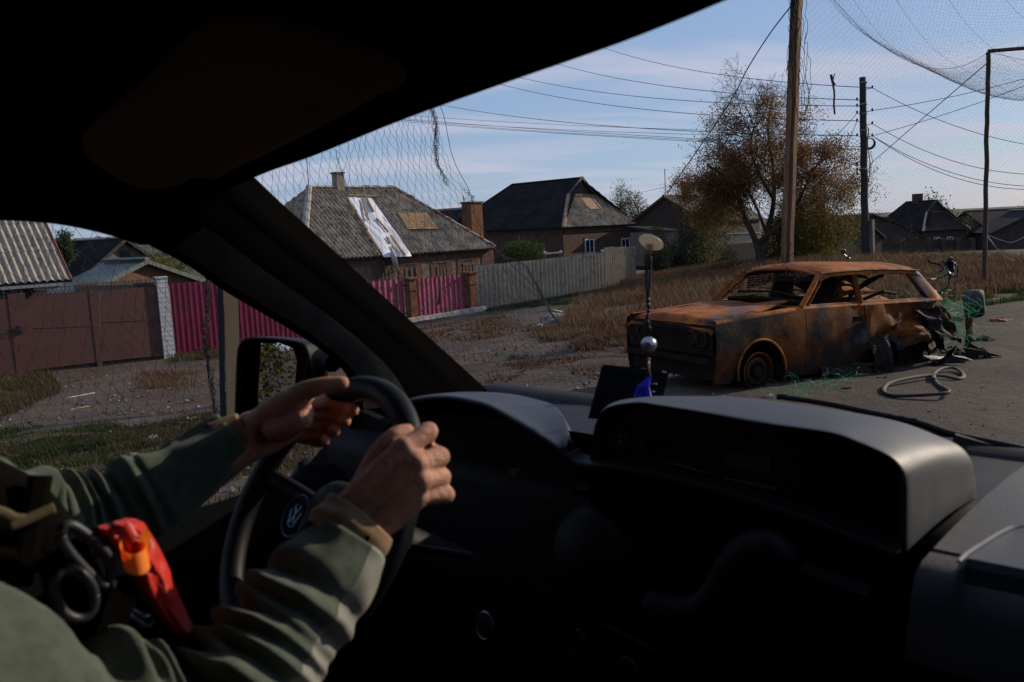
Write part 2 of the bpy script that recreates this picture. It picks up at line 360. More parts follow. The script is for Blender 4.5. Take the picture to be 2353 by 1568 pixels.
def inpoly(x, y, poly):
    c = np.zeros(len(x), bool); n = len(poly)
    for i in range(n):
        x1, y1 = poly[i][:2]; x2, y2 = poly[(i + 1) % n][:2]
        k = ((y1 > y) != (y2 > y)) & (x < (x2 - x1) * (y - y1) / (y2 - y1 + 1e-12) + x1); c ^= k
    return c
def scatter(poly, n, clump=0.0, csz=.8, seed=1):
    rg = np.random.default_rng(seed); poly = A([p[:2] for p in poly]); lo, hi = poly.min(0), poly.max(0); out = []
    tot = 0
    while tot < n:
        q = rg.uniform(lo, hi, (n * 2, 2)); q = q[inpoly(q[:, 0], q[:, 1], poly)]
        if clump > 0:
            val = A([mn.noise(Vector((a / csz, b / csz, seed))) for a, b in q]); q = q[val + rg.normal(0, .15, len(q)) > clump - .5]
        out.append(q); tot += len(q)
    return np.concatenate(out)[:n]
def grass(name, mat, pts, h, spread, blades, seed, label, width=.012, lean=.35):
    rg = np.random.default_rng(seed); n = len(pts); z = H(pts[:, 0], pts[:, 1])
    P3 = np.repeat(np.c_[pts, z - .02], blades, 0); m = len(P3); a = rg.uniform(0, 2 * np.pi, m)
    P3[:, :2] += rg.normal(0, spread, (m, 2))
    hh = h * rg.uniform(.45, 1.15, m) * np.repeat(rg.uniform(.6, 1.2, n), blades)
    d = np.c_[np.cos(a), np.sin(a)]; wv = np.c_[-d[:, 1], d[:, 0]] * width
    mid = P3.copy(); mid[:, 2] += hh * .6; mid[:, :2] += d * (hh * lean * .3)[:, None]
    top = P3.copy(); top[:, 2] += hh; top[:, :2] += d * (hh * lean)[:, None]
    v = np.empty((m, 5, 3)); v[:, 0] = P3; v[:, 1] = P3; v[:, 2] = mid; v[:, 3] = mid; v[:, 4] = top
    v[:, 0, :2] -= wv; v[:, 1, :2] += wv; v[:, 2, :2] += wv * .7; v[:, 3, :2] -= wv * .7
    b = np.arange(m)[:, None] * 5
    f = (b + A([0, 1, 2, 3])).tolist() + (b + A([3, 2, 4])).tolist()
    return tag(MB().add(v.reshape(-1, 3), f).build(name, mat), label, kind='stuff')
M['dry'] = leafmat('dry_grass', [(.13, .055, .027), (.17, .080, .040), (.08, .036, .02), (.27, .165, .09), (.10, .042, .022), (.15, .068, .034)], patch=(.17, .125, .07))
M['green'] = leafmat('green_grass', [(.032, .060, .014), (.048, .085, .018), (.075, .08, .026), (.022, .04, .012)])
M['mixed'] = leafmat('mixed_grass', [(.06, .065, .022), (.10, .075, .035), (.05, .055, .02), (.13, .09, .045), (.08, .045, .027)])
g = lambda *a: [G(u, v) for u, v in a]
field = g((1288, 762), (1400, 782), (1512, 776), (1530, 742), (1650, 728), (1700, 700), (2150, 700), (2290, 672), (2480, 668), (2480, 600), (2250, 592), (1950, 598), (1700, 612), (1520, 628), (1400, 672), (1330, 694))
grass('dry_grass', M['dry'], scatter(field, 15000, .42, 2.0, 3), .36, .10, 6, 3, 'tall dry red-brown grass covering the field behind the wreck', .011)
fr = g((1120, 716), (1330, 697), (1400, 676), (1400, 662), (1110, 706)); grass('green_grass', M['green'], scatter(fr, 1500, .4, 1, 5), .10, .07, 7, 5, 'short green grass along the foot of the grey fence', .012)
a1 = g((-200, 1260), (330, 1260), (300, 1000), (240, 975), (60, 985), (-200, 1000)); grass('green_grass', M['green'], scatter(a1, 5200, .68, .55, 6), .09, .05, 6, 6, 'short green grass on the near verge by the netting', .007)
grass('verge_grass', M['mixed'], scatter(a1, 4200, .3, .9, 16), .06, .07, 6, 16, 'low brown and olive weeds between the green grass of the near verge', .006)
a2 = g((-100, 1000), (130, 905), (110, 860), (60, 868), (-100, 880)); grass('verge_grass', M['mixed'], scatter(a2, 2200, .3, 1, 7), .22, .07, 7, 7, 'rough yellow-green weeds below the brown gate', .008)
a3 = g((240, 1000), (560, 935), (700, 900), (760, 1000), (520, 1230), (300, 1260)); grass('verge_grass', M['mixed'], scatter(a3 , 6500, .42, .6, 8), .08, .05, 6, 8, 'short brown and green grass on the near verge', .006)
a4 = g((2240, 705), (2360, 690), (2520, 690), (2520, 655), (2260, 668)); grass('green_grass', M['green'], scatter(a4, 1600, .4, 1, 9), .10, .07, 7, 9, 'short green grass beside the narrow post at the road edge', .012)
a5 = g((1230, 775), (1330, 800), (1480, 820), (1500, 790), (1330, 765), (1225, 752)); grass('dry_grass', M['dry'], scatter(a5, 900, .5, .7, 10), .16, .08, 6, 10, 'sparse dry grass around the whitish rubble heap', .01)
a6 = g((330, 890), (430, 890), (440, 860), (320, 855)); grass('dry_grass', M['dry'], scatter(a6, 260, 0, .7, 11), .14, .12, 7, 11, 'low reddish dry tuft in front of the magenta fence', .009)
a7 = g((395, 838), (530, 824), (530, 808), (395, 818)); grass('dry_grass', M['mixed'], scatter(a7, 260, 0, .7, 12), .22, .1, 6, 12, 'thin weeds at the foot of the magenta fence', .012)
a8 = g((960, 752), (1120, 728), (1150, 722), (1230, 760), (990, 800)); grass('dry_grass', M['dry'], scatter(a8, 700, .55, .9, 13), .09, .08, 6, 13, 'reddish dry litter in front of the white kerb', .014)
a9 = g((1110, 880), (1480, 850), (1470, 830), (1180, 815)); grass('dry_grass', M['dry'], scatter(a9, 500, .6, .9, 14), .07, .08, 5, 14, 'scattered reddish leaf litter on the gravel left of the wreck', .014)

# pebbles and rubble
def stones(name, mat, pts, lo, hi, seed, label, flat=.6):
    rg = np.random.default_rng(seed); n = len(pts); z = H(pts[:, 0], pts[:, 1])
    s = lo * (hi / lo) ** (rg.uniform(0, 1, n) ** 2.5); o = A([[1, 0, 0], [0, 1, 0], [-1, 0, 0], [0, -1, 0], [0, 0, flat], [0, 0, -flat]], float)
    v = o[None] * s[:, None, None] * rg.uniform(.6, 1.3, (n, 6, 1)); a = rg.uniform(0, 6.3, n); c, s_ = np.cos(a), np.sin(a)
    v = np.stack([v[..., 0] * c[:, None] - v[..., 1] * s_[:, None], v[..., 0] * s_[:, None] + v[..., 1] * c[:, None], v[..., 2]], -1)
    v += np.c_[pts, z + s * .15][:, None]; b = np.arange(n)[:, None] * 6
    fs = np.concatenate([b + A(q) for q in ((0, 1, 4), (1, 2, 4), (2, 3, 4), (3, 0, 4), (1, 0, 5), (2, 1, 5), (3, 2, 5), (0, 3, 5))]).tolist()
    return tag(MB().add(v.reshape(-1, 3), fs).build(name, mat), label, kind='stuff')
m_, t_ = newmat('pebbles'); r_ = t_.n('ShaderNodeNewGeometry').outputs['Random Per Island']
finish(t_, t_.mix(t_.ramp(r_, .45, 1), (.05, .043, .038), (.27, .25, .225)), .9); M['pebble'] = m_
pb = g((-300, 960), (120, 880), (380, 840), (620, 805), (960, 745), (1150, 722), (1300, 745), (1560, 800), (1500, 960), (1100, 960), (500, 1250), (-300, 1250))
stones('gravel', M['pebble'], scatter(pb, 9000, .3, 1.5, 21), .008, .05, 21, 'loose grey and pale gravel over the dirt yard')
pr = g((1780, 1000), (1500, 950), (1500, 860), (2150, 700), (2600, 680), (2700, 1300))
stones('rubble', M['pebble'], scatter(pr, 7000, .5, .8, 22), .005, .03, 22, 'small glass and stone crumbs on the road by the wreck')
def rock(u, v, w, h, label, mat='rock', group=None, seed=0, cat='rock'):
    p = G(u, v); bm = MB(); rg = random.Random(seed); t = np.linspace(0, 2 * math.pi, 14, endpoint=False); rows = []
    for q in np.linspace(-.25, .5, 8):
        rr = math.sqrt(max(0, .25 - max(q, 0) ** 2)) * 2 * (1 if q < .499 else .05)
        row = []
        for a in t:
            k = 1 + .38 * mn.noise(Vector((math.cos(a) * 1.6 + seed * 3, math.sin(a) * 1.6, q * 4))) + .15 * mn.noise(Vector((math.cos(a) * 5 + seed, math.sin(a) * 5, q * 9)))
            row.append(p + A([math.cos(a) * rr * w / 2 * k, math.sin(a) * rr * w / 2 * k, q * 2 * h * k]))
        rows.append(row)
    o = bm.grid(rows, closed=True).build('rock', M[mat], loc=p); return tag(o, label, cat, group)
rock(1270, 742, .78, .30, 'big pale lumpy whitish rock heap half sunk in dry grass', seed=1)
rock(1238, 757, .42, .13, 'low flat whitish rock beside the big whitish heap', seed=2)
rock(1180, 820, .16, .07, 'small reddish broken brick lump lying alone on the gravel', 'rock_dark', seed=4)
rock(1245, 905, .07, .05, 'small white stone on the dirt just above the dash hood', seed=5)
rock(1768, 914, .10, .05, 'small white stone lying under the front wheel of the wreck', seed=6)
rock(350, 1012, .11, .06, 'pale stone in the green verge seen through the side window', seed=7)
rock(2302, 738, .34, .06, 'flat reddish rubble piece on the road right of the wreck', 'ridge_red', seed=8)
rock(2275, 665, .30, .16, 'grey rock by the foot of the narrow post', 'rock', seed=9)
# ================================================================ LEFT HOUSES, FENCES
def vpl(p, d): return (A(p, float), nrm(np.cross(nrm(d), ZD)))     # vertical plane through p along d
def corr(bm, poly, ud, pitch, amp, row=1.7, seg=8, step=.018, mi=0, pw=1.0):
    """corrugated sheet filling a planar convex polygon; waves run across ud"""
    poly = A(poly, float); ud = nrm(ud); n = None
    for i in range(len(poly) - 2):
        n = np.cross(poly[1] - poly[0], poly[i + 2] - poly[0])
        if np.linalg.norm(n) > 1e-6: break
    n = nrm(n)
    if n[2] < -1e-3: n = -n
    elif abs(n[2]) <= 1e-3 and np.dot(n, EYE - poly[0]) < 0: n = -n
    ud = nrm(ud - n * np.dot(ud, n)); vd = np.cross(n, ud)
    if vd[2] < 0: vd = -vd
    o = poly[0]; q = np.c_[(poly - o) @ ud, (poly - o) @ vd]
    us = np.arange(q[:, 0].min() + 1e-4, q[:, 0].max(), pitch / seg); vmin, vmax = q[:, 1].min(), q[:, 1].max()
    def rng_(x):
        vs = []
        for i in range(len(q)):
            a, b = q[i], q[(i + 1) % len(q)]
            if (a[0] - x) * (b[0] - x) <= 0 and abs(a[0] - b[0]) > 1e-9: vs.append(a[1] + (b[1] - a[1]) * (x - a[0]) / (b[0] - a[0]))
        return (min(vs), max(vs)) if vs else (0, 0)
    edges = np.arange(vmin, vmax + row, row); R_ = [rng_(x) for x in us]
    for e0, e1 in zip(edges[:-1], edges[1:]):
        g_ = []
        for x, (lo, hi) in zip(us, R_):
            a, b = np.clip([e0 - .02, e1 + .03], lo, hi)
            w_ = amp * (2 * ((1 + math.sin(2 * math.pi * x / pitch)) / 2) ** pw - 1)
            if b - a < 1e-3: g_.append(None); continue
            fa, fb = (a - e0) / row, (b - e0) / row
            g_.append((o + ud * x + vd * a + n * (w_ + step * (1 - fa)), o + ud * x + vd * b + n * (w_ + step * (1 - fb))))
        for a, b in zip(g_[:-1], g_[1:]):
            if a and b: bm.add([a[0], b[0], b[1], a[1]], [(0, 1, 2, 3)], mi)
    return n
def slab(bm, poly, n, t, mi=0): return bm.prism(poly, -A(n) * t, mi)
def edgecap(bm, a, b, w=.22, h=.05, mi=0, up=(0, 0, 1)):
    return bm.tube(np.linspace(a, b, 12) + A(up) * .02, w / 2, 8, mi, sq=.55)
# ---- brown gate and its wall line
GA = P(60, 862, 87); GB = P(375, 826, 79); gd = nrm(GB - GA); gd[2] = 0; gd = nrm(gd); gn = nrm(np.cross(gd, ZD)); gn = gn if np.dot(gn, EYE - GA) > 0 else -gn
def gp(u, v, off=0): return RP(u, v, GA + gn * off, gn)
def vz(bm, u0, v0, u1, v1, off, th, pl=gp, nn=None, mi=0):   # upright rectangle from two picture corners on a wall plane
    nn = gn if nn is None else nn; a = pl(u0, v1, off); b = pl(u1, v1, off); zt = pl((u0 + u1) / 2, v0, off)[2]
    a_t = A([a[0], a[1], zt]); b_t = A([b[0], b[1], zt]); return bm.prism([a, b, b_t, a_t], nn * th, mi)
gate = thing('metal_gate', gp(200, 846), 'tall brown metal double gate with a wicket door and scrollwork along the top', 'gate')
def gsheet(name, u0, u1, vt0, vt1, vb0, vb1, off=.0, th=.03, mat='gate_brown'):
    bm = MB(); bm.prism([gp(u0, vb0, off), gp(u1, vb1, off), gp(u1, vt1, off), gp(u0, vt0, off)], gn * th); return bm.build(name, M[mat], gate)
gsheet('gate_leaf', 76, 228, 681, 668, 850, 832)
gsheet('gate_leaf', 232, 385, 668, 655, 831, 816)
wk = gsheet('wicket_door', -120, 45, 700, 684, 880, 858)
bm = MB(); 
for a, b in ((-120, 45), (78, 226), (233, 383)):   # horizontal seams pressed in the sheet
    vm = 760 - (a + b) / 2 * .09; bm.beam(gp(a, vm + .04 * (b - a) * .5 + 5, .035), gp(b, vm - .04 * (b - a) * .5 + 5, .035), .012, .02)
bm.build('seam', M['gate_brown'], gate)
for u, w_, vt, vb in ((60, 28, 673, 866), (229, 9, 667, 838), (391, 15, 645, 822)):
    a = gp(u, vb, .02); b = gp(u, vt, .02); kk = F / np.dot(a - EYE, _fw); bb = MB(); bb.beam([a[0], a[1], a[2] - .1], [a[0], a[1], b[2]], w_ / kk * 1.25, .045, upv=gn); bb.build('gate_post', M['gate_brown'], gate)
bm = MB(); a = gp(0, 800, .07); hnd = gp(46, 758, .06)
bm.obox(hnd, gd * .035, ZD * .11, gn * .02); bm.tube([hnd + gn * .05, hnd + gn * .06 - gd * .1, gp(20, 763, .07)], .012, 6); bm.build('handle', M['iron_dark'], wk)
def scroll(u0, u1, vb0, vb1, hpx, n, name='scrollwork'):
    bm = MB()
    for i in range(n):
        t = (i + .5) / n; u = u0 + (u1 - u0) * t; v = vb0 + (vb1 - vb0) * t; c = gp(u, v, .015); kk = F / np.dot(c - EYE, _fw); R = (u1 - u0) / n / kk / 2 * .95
        c = c + ZD * R; bm.torus(c, gn, R * .8, .008, 14, 4)
        bm.tube([c + ZD * R, c + ZD * (hpx / kk - R * 1.4)], .008, 4); bm.tube([c + ZD * (hpx / kk * .6) - gd * R * .8, c + ZD * hpx / kk * .45, c + ZD * (hpx / kk * .6) + gd * R * .8], .007, 4)
    a, b = gp(u0, vb0, .015), gp(u1, vb1, .015); bm.beam(a, b, .02); return bm.build(name, M['iron_dark'], gate)
scroll(-120, 45, 700, 684, 16, 16); scroll(78, 226, 681, 668, 20, 15); scroll(233, 380, 668, 655, 20, 15)
def grille(u0, u1, v0, v1, hpx, n):
    bm = MB()
    a, b = gp(u0, v0, .0), gp(u1, v1, .0); bm.prism([a - ZD * .14, b - ZD * .14, b, a], -gn * .01)
    for i in range(n):
        t = (i + .5) / n; c = a + (b - a) * t - ZD * .02; bm.beam(c, c - ZD * .10, .012); 
    bm.beam(a - ZD * .12, b - ZD * .12, .02); return bm.build('kick_grille', M['iron_dark'], gate)
grille(-120, 45, 879, 858, 12, 46); grille(76, 228, 849, 831, 12, 44); grille(232, 385, 831, 815, 12, 44)
# ---- white brick pillar
bm = MB(); a = gp(386, 812, -.02); kk = F / np.dot(a - EYE, _fw); b = gp(377, 640, -.02)
bm.obox(A([a[0], a[1], (a[2] + b[2]) / 2 - .1]), gd * .15, gn * .12, ZD * ((b[2] - a[2]) / 2 + .1)); bm.build
wp = thing('brick_pillar', a, 'white painted brick gate pillar between the brown gate and the magenta fence', 'pillar')
bm.build('shaft', M['brick_white'], wp)
bm = MB(); bm.obox([a[0], a[1], b[2] + .03], gd * .17, gn * .14, ZD * .03); bm.build('cap', M['brick_white'], wp)
# ---- magenta profiled fence next to it
def prof(bm, pts_b, pts_t, n_out, pitch=.115, depth=.022, mi=0):
    """trapezoid profiled sheet between a base line and a top line"""
    (b0, b1), (t0, t1) = pts_b, pts_t; L = np.linalg.norm(b1 - b0); g_ = []; x = 0
    seq = ((0, 0), (.42, 0), (.5, 1), (.92, 1))
    while x < L:
        for fx, fz in seq:
            xx = min(x + fx * pitch, L); t = xx / L; o = n_out * depth * fz
            g_.append([b0 + (b1 - b0) * t + o, t0 + (t1 - t0) * t + o])
        x += pitch
    return bm.grid(g_, mi)
mf = thing('sheet_fence', gp(450, 812), 'bright magenta profiled metal fence right of the white brick pillar', 'fence')
b0, b1 = gp(402, 815, .0), gp(700, 780, .0); zt0, zt1 = gp(402, 652)[2], gp(600, 636)[2]
bm = MB(); prof(bm, (b0, b1), (A([b0[0], b0[1], zt0]), A([b1[0], b1[1], zt0 + .02])), gn, .165, .04); bm.build('sheet', M['magenta'], mf)
bm = MB(); pA = gp(396, 814, .06); bm.obox([pA[0], pA[1], (zt0 + pA[2]) / 2 - .1], gd * .10, gn * .012, ZD * ((zt0 - pA[2]) / 2 + .05)); bm.build('end_post', M['grey_post'], mf)
for u, v in ((400, 815), (545, 797)): rock(u, v, .3, .1, 'grey broken block at the foot of the white brick pillar' if u == 400 else 'small stone under the magenta fence', 'rock_dark', seed=u)
# ---- left house with the pale slate roof
eR = P(163, 643, 74); n_w = gn; back = -gn
lh = thing('house', P(60, 700, 74), 'brick house behind the brown gate with a pale corrugated slate roof', 'house')
slope = nrm(back * .80 + ZD * .60); eL = eR - gd * 9
roof_poly = [eL, eR, eR + slope * 4.6, eL + slope * 4.6]
bm = MB(); n_ = corr(bm, roof_poly, gd, .205, .033, 1.55); bm.build('roof', M['asbestos_pale'], lh)
bm = MB(); slab(bm, [p - n_ * .06 for p in roof_poly], n_, .04); rb = bm.build('roof_deck', M['wood_dark'], lh)
bm = MB(); bm.beam(eR - n_ * .04 + gd * .03, eR + slope * 4.6 + gd * .03 - n_ * .04, .03, .16); bm.build('bargeboard', M['ridge_red'], lh)
bm = MB(); w0 = eL + back * .5 - gd * 0; w1 = eR + back * .5 - gd * .6
bm.prism([A([w0[0], w0[1], -3]), A([w1[0], w1[1], -3]), A([w1[0], w1[1], eR[2] + .3]), A([w0[0], w0[1], eR[2] + .3])], back * 6); bm.build('wall', M['brick'], lh)
bm = MB(); bm.beam(eR - gd * 9 + back * .1 - ZD * .12, eR + back * .1 - ZD * .12 - gd * .25, .2, .09); bm.beam(eR + back * .12 - ZD * .2 - gd * 1.05, eR + back * .12 - ZD * .2 - gd * .3, .05, .12); bm.build('fascia', M['grey_post'], lh)
wpn = w1 - gn * 0
def wallwin(u0, v0, u1, v1, p0, n, parent, frame='wood', pane='glass_dark', fw=.05, depth=.06):
    a, b = RP(u0, v1, p0, n), RP(u1, v0, p0, n); h = A([b[0] - a[0], b[1] - a[1], 0]); w_ = np.linalg.norm(h); h = nrm(h); c = (a + b) / 2; hh = abs(b[2] - a[2])
    bm = MB()
    for s in (-1, 1): bm.obox(c + h * s * (w_ / 2) + n * depth / 2, h * fw / 2, n * depth / 2, ZD * (hh / 2 + fw / 2)); bm.obox(c + ZD * s * (hh / 2) + n * depth / 2, h * (w_ / 2 - fw / 2), n * depth / 2 * .97, ZD * fw / 2)
    bm.obox(c + n * depth / 2, h * fw / 3, n * depth / 2 * .8, ZD * (hh / 2 - fw / 2))
    f_ = bm.build('window', M[frame], parent); b2 = MB(); b2.obox(c + n * .012, h * w_ / 2, n * .008, ZD * hh / 2); b2.build('pane', M[pane], f_); return f_
wallwin(-30, 664, 48, 700, w1, gn, lh, 'whitewash', 'glass_dark')
# ---- barn with vertical boards
def gable_house(name, label, apex, hw, zeave, zbase, axis, length, over=.35, wall='wood_dark', roofm='asbestos_dark', corrug=True, pitch=.2, cat='house', group=None, gthick=.06):
    """apex: front gable apex; axis: direction the ridge runs back; hw: half width"""
    axis = nrm(axis); side = nrm(np.cross(axis, ZD)); t = thing(name, A([apex[0], apex[1], zbase]), label, cat, group)
    L_, R_ = apex - side * hw, apex + side * hw; L_[2] = R_[2] = zeave; b0, b1 = L_.copy(), R_.copy(); b0[2] = b1[2] = zbase
    bm = MB(); bm.prism([b0, b1, R_, apex - ZD * .02, L_], axis * length); w_ = bm.build('wall', M[wall], t)
    rise = apex[2] - zeave; sl = math.hypot(hw, rise); rf = MB(); oh = 1 + .3 / sl
    for s in (-1, 1):
        a = apex - axis * over + ZD * .06; b = apex + axis * (length + over) + ZD * .06; dv = (side * s * hw - ZD * rise) * oh
        poly = [a + dv, b + dv, b, a]
        if corrug: n_ = corr(rf, poly, axis, pitch, .028)
        else: n_ = nrm(np.cross(poly[1] - poly[0], poly[2] - poly[0])); n_ = n_ if n_[2] > 0 else -n_
        slab(rf, [p - n_ * .04 for p in poly], n_, gthick)
    rf.build('roof', M[roofm], t)
    rc = MB(); edgecap(rc, apex - axis * over + ZD * .08, apex + axis * (length + over) + ZD * .08, .24); rc.build('ridge_cap', M['ridge'] if roofm != 'green_roof' else M['green_roof'], t)
    bb = MB()
    for s in (-1, 1):
        dv = (side * s * hw - ZD * rise) * oh; a = apex - axis * (over + .02); bb.beam(a + ZD * .0, a + dv, .03, .14)
    bb.build('bargeboard', M['wood_dark'] if roofm != 'green_roof' else M['green_roof'], t)
    return t, side
ap = P(281, 551, 52); kk = 52
t, sd_ = gable_house('barn', 'old board barn with steep gable behind the brown gate', ap, 2.35, ap[2] - 1.75, -3, nrm(gd * -.25 - gn), 6, .3, 'wood_grey', 'asbestos_dark', True)
bm = MB(); c = ap + gn * .03 - ZD * .8; bm.obox(c, gd * .25, gn * .02, ZD * .32); bm.build('window', M['wood_dark'], t)
bm = MB(); c = ap - ZD * 1.12 + gn * .06; bm.obox(c, gd * 1.5, gn * .02, ZD * .04); bm.build('trim_board', M['wood_grey'], t)
ap2 = P(328, 602, 66); t, sd_ = gable_house('shed', 'low shed with green sheet roof and ochre gable behind the brown gate', ap2, 2.2, ap2[2] - .80, -3, nrm(-gn - gd * .35), 1.9, .25, 'ochre', 'green_roof', False)
# boards behind the gate
bf = thing('board_fence', gp(300, 660, -1.2), 'uneven dark board fence standing behind the brown gate', 'fence')
rg_ = random.Random(4)
for i, u in enumerate(range(190, 372, 9)):
    vt = 650 - (u - 190) * .02 + rg_.uniform(-1.5, 1.5) if u > 318 else 652 + rg_.uniform(-1.5, 1.5) - (u - 230) * .0; a, b = gp(u, 830, -1.2), gp(u + 8.4, 830, -1.2); z = gp(u, vt, -1.2)[2]
    MB().prism([a, b, A([b[0], b[1], z]), A([a[0], a[1], z])], gn * .03).build('board', M['grey_post'] if False else (M['brown_board'] if u < 318 else M['cpole']), bf)
MB().beam(gp(190, 650, -1.1), gp(370, 648, -1.1), .05).build('rail', M['wood_grey'], bf)
# ================================================================ MAIN HOUSE (tarp on roof)
hc = P(1140, 570, 46.5); hz = hc[2]
hf = -RD; hb = LD        # along the front to the left / away from the road
eA = hc.copy(); Lf = 11.2; Dp = 8.0; rise = 3.2
eB = eA + hf * Lf; eC = eB + hb * Dp; eD = eA + hb * Dp
r0 = eA + hf * 2.9 + hb * 4 + ZD * rise; r1 = eA + hf * 7.9 + hb * 4 + ZD * rise
mh = thing('house', A([eA[0], eA[1], -1.6]), 'brick house with grey corrugated hip roof patched with a white tarp', 'house')
bm = MB(); nf = corr(bm, [eA, eB, r1, r0], RD, .215, .044, 1.6)
corr(bm, [eB, eC, r1], LD, .215, .044, 1.6); corr(bm, [eA, eD, r0], LD, .215, .044, 1.6); corr(bm, [eC, eD, r0, r1], RD, .215, .044, 1.6)
bm.build('roof', M['asbestos'], mh)
bm = MB()
for poly in ([eA, eB, r1, r0], [eB, eC, r1], [eC, eD, r0, r1], [eD, eA, r0]):
    n_ = nrm(np.cross(poly[1] - poly[0], poly[2] - poly[0])); n_ = n_ if n_[2] > 0 else -n_; slab(bm, [p - n_ * .05 for p in poly], n_, .05)
bm.build('roof_deck', M['wood_dark'], mh)
bm = MB(); edgecap(bm, r0, r1, .26)
for s in range(8): 
    a, b = r0 + (eA - r0) * s / 8, r0 + (eA - r0) * (s + .93) / 8; edgecap(bm, a + nf * .03, b + nf * .03, .24, mi=1 if s in (3,) else 0)
for s in range(8):
    a, b = r1 + (eB - r1) * s / 8, r1 + (eB - r1) * (s + .95) / 8; edgecap(bm, a + nf * .03, b + nf * .03, .3)
bm.build('ridge_cap', [M['ridge'], M['ridge_red']], mh)
bm = MB()
for t_0 in (.15, .4, .52, .7, .83, .93): p = r0 + (eA - r0) * t_0 + nf * .08; bm.tube([p, p + nrm(eA - r0) * .22], .13, 7, sq=.5)
for t_0 in (.03, .2, .32): p = r0 + (r1 - r0) * t_0 + ZD * .05; bm.tube([p, p + nrm(r1 - r0) * .3], .13, 7, sq=.5)
bm.build('broken_ridge_tile', M['ridge_red'], mh)
def on_roof(u, v, off=.06): return RP(u, v, eA + nf * off, nf)
# walls
wI = .45; wA = eA + hf * wI + hb * .35; wB = eB - hf * .35 + hb * .35; wz0, wz1 = -2.6, hz + .2
bm = MB(); bm.prism([A([wA[0], wA[1], wz0]), A([wB[0], wB[1], wz0]), A([wB[0], wB[1], wz1]), A([wA[0], wA[1], wz1])], hb * 7.3); bm.build('wall', M['render'], mh)
fn = -LD
def on_wall(u, v, off=0): return RP(u, v, wA + fn * off, fn)
def wallrect(bm, u0, v0, u1, v1, off, th, mi=0):
    a, b = on_wall(u0, v1, off), on_wall(u1, v0, off); bm.prism([a, A([b[0], b[1], a[2]]), b, A([a[0], a[1], b[2]])], -fn * th, mi)
bm = MB()
for u0, u1, v0 in ((860, 905, 604), (922, 968, 602), (996, 1038, 598), (1056, 1098, 592)):
    wallrect(bm, u0, v0 + 2, u0 + 9, 700, .03, .05); wallrect(bm, u1 - 9, v0 + 2, u1, 700, .034, .05); wallrect(bm, u0 - 2, v0, u1 + 2, v0 + 8, .05, .06)
wallrect(bm, 1114, 578, 1134, 720, .04, .06); wallrect(bm, 780, 588, 1134, 594, .045, .05)
bm.build('brick_trim', M['brick'], mh)
for i, (u0, u1, v0) in enumerate(((868, 898, 612), (931, 959, 610), (1004, 1030, 606), (1064, 1090, 600))):
    a, b = on_wall(u0, 665, .0), on_wall(u1, v0, .0); c = (a + b) / 2; hw_ = np.linalg.norm((b - a)[:2]) / 2; hh = (b[2] - a[2]) / 2
    bm = MB(); bm.obox(c + fn * .015, RD * hw_, fn * .01, ZD * hh); wdw = bm.build('window', M['wood_dark'], mh)
    bm = MB()
    nb = 4 if i != 1 else 3
    for j in range(nb): bm.obox(c + RD * hw_ * (-.75 + 1.5 * j / (nb - 1)) + fn * .045 - ZD * (.05 if j % 2 else 0), RD * hw_ * .17, fn * .012, ZD * (hh - .1))
    if i == 3: bm.obox(c + ZD * (hh - .12) + fn * .06, RD * hw_ * .95, fn * .012, ZD * .05)
    bm.build('shutter_boards', M['shutter'], wdw)
# chimney
pc = RP(778, 432, r0, LD); bm = MB(); bm.obox(pc + ZD * .18, RD * .20, LD * .20, ZD * .48); ch = bm.build('chimney', plain('pale_brick_chimney', (.34, .29, .23), (.24, .2, .16), 5, .9, bs=.6), mh)
bm = MB(); bm.obox(pc + ZD * .68, RD * .25, LD * .25, ZD * .04); bm.build('chimney_cap', M['concrete'], ch)
# tarp with wrinkles
rows = []
for a in np.linspace(0, 1, 46):
    l_ = A([797, 451]) * (1 - a) + A([880, 585]) * a; r_ = A([851, 451]) * (1 - a) + A([944, 583]) * a; row = []
    for b in np.linspace(0, 1, 18):
        q = l_ * (1 - b) + r_ * b; hgt = .075 + .045 * mn.noise(Vector((a * 4, b * 5 - a * 3, 0))) + .03 * math.sin(b * 9 + a * 7) * (a + .2); row.append(on_roof(q[0], q[1], hgt))
    if a > .98: row = [p - ZD * .12 + fn * .05 for p in row]
    rows.append(row)
MB().grid(rows).build('tarpaulin', M['tarp'], mh, smooth=True)
for (a, b) in (((800, 449), (868, 451)), ((803, 465), (818, 485)), ((840, 452), (858, 486)), ((832, 458), (846, 505)), ((818, 487), (843, 527)), ((866, 502), (891, 532)), ((843, 532), (872, 575)), ((888, 545), (897, 559)), ((901, 565), (912, 580)), ((898, 541), (930, 586))):
    MB().beam(on_roof(*a, .15), on_roof(*b, .15), .09, .05, upv=nf).build('batten', M['wood'], mh)
bm = MB(); q = [on_roof(*p, .09) for p in ((914, 490), (982, 490), (1006, 526), (938, 527))]; bm.prism(q, -nf * .03); pt = bm.build('roof_patch', M['wood_patch'], mh)
bm = MB()
for i in range(9):
    t = i / 8; a, b = q[0] + (q[3] - q[0]) * t, q[1] + (q[2] - q[1]) * t; bm.beam(a + nf * .01, b + nf * .01, .025, .02, upv=nf)
bm.build('patch_slats', M['wood'], pt)
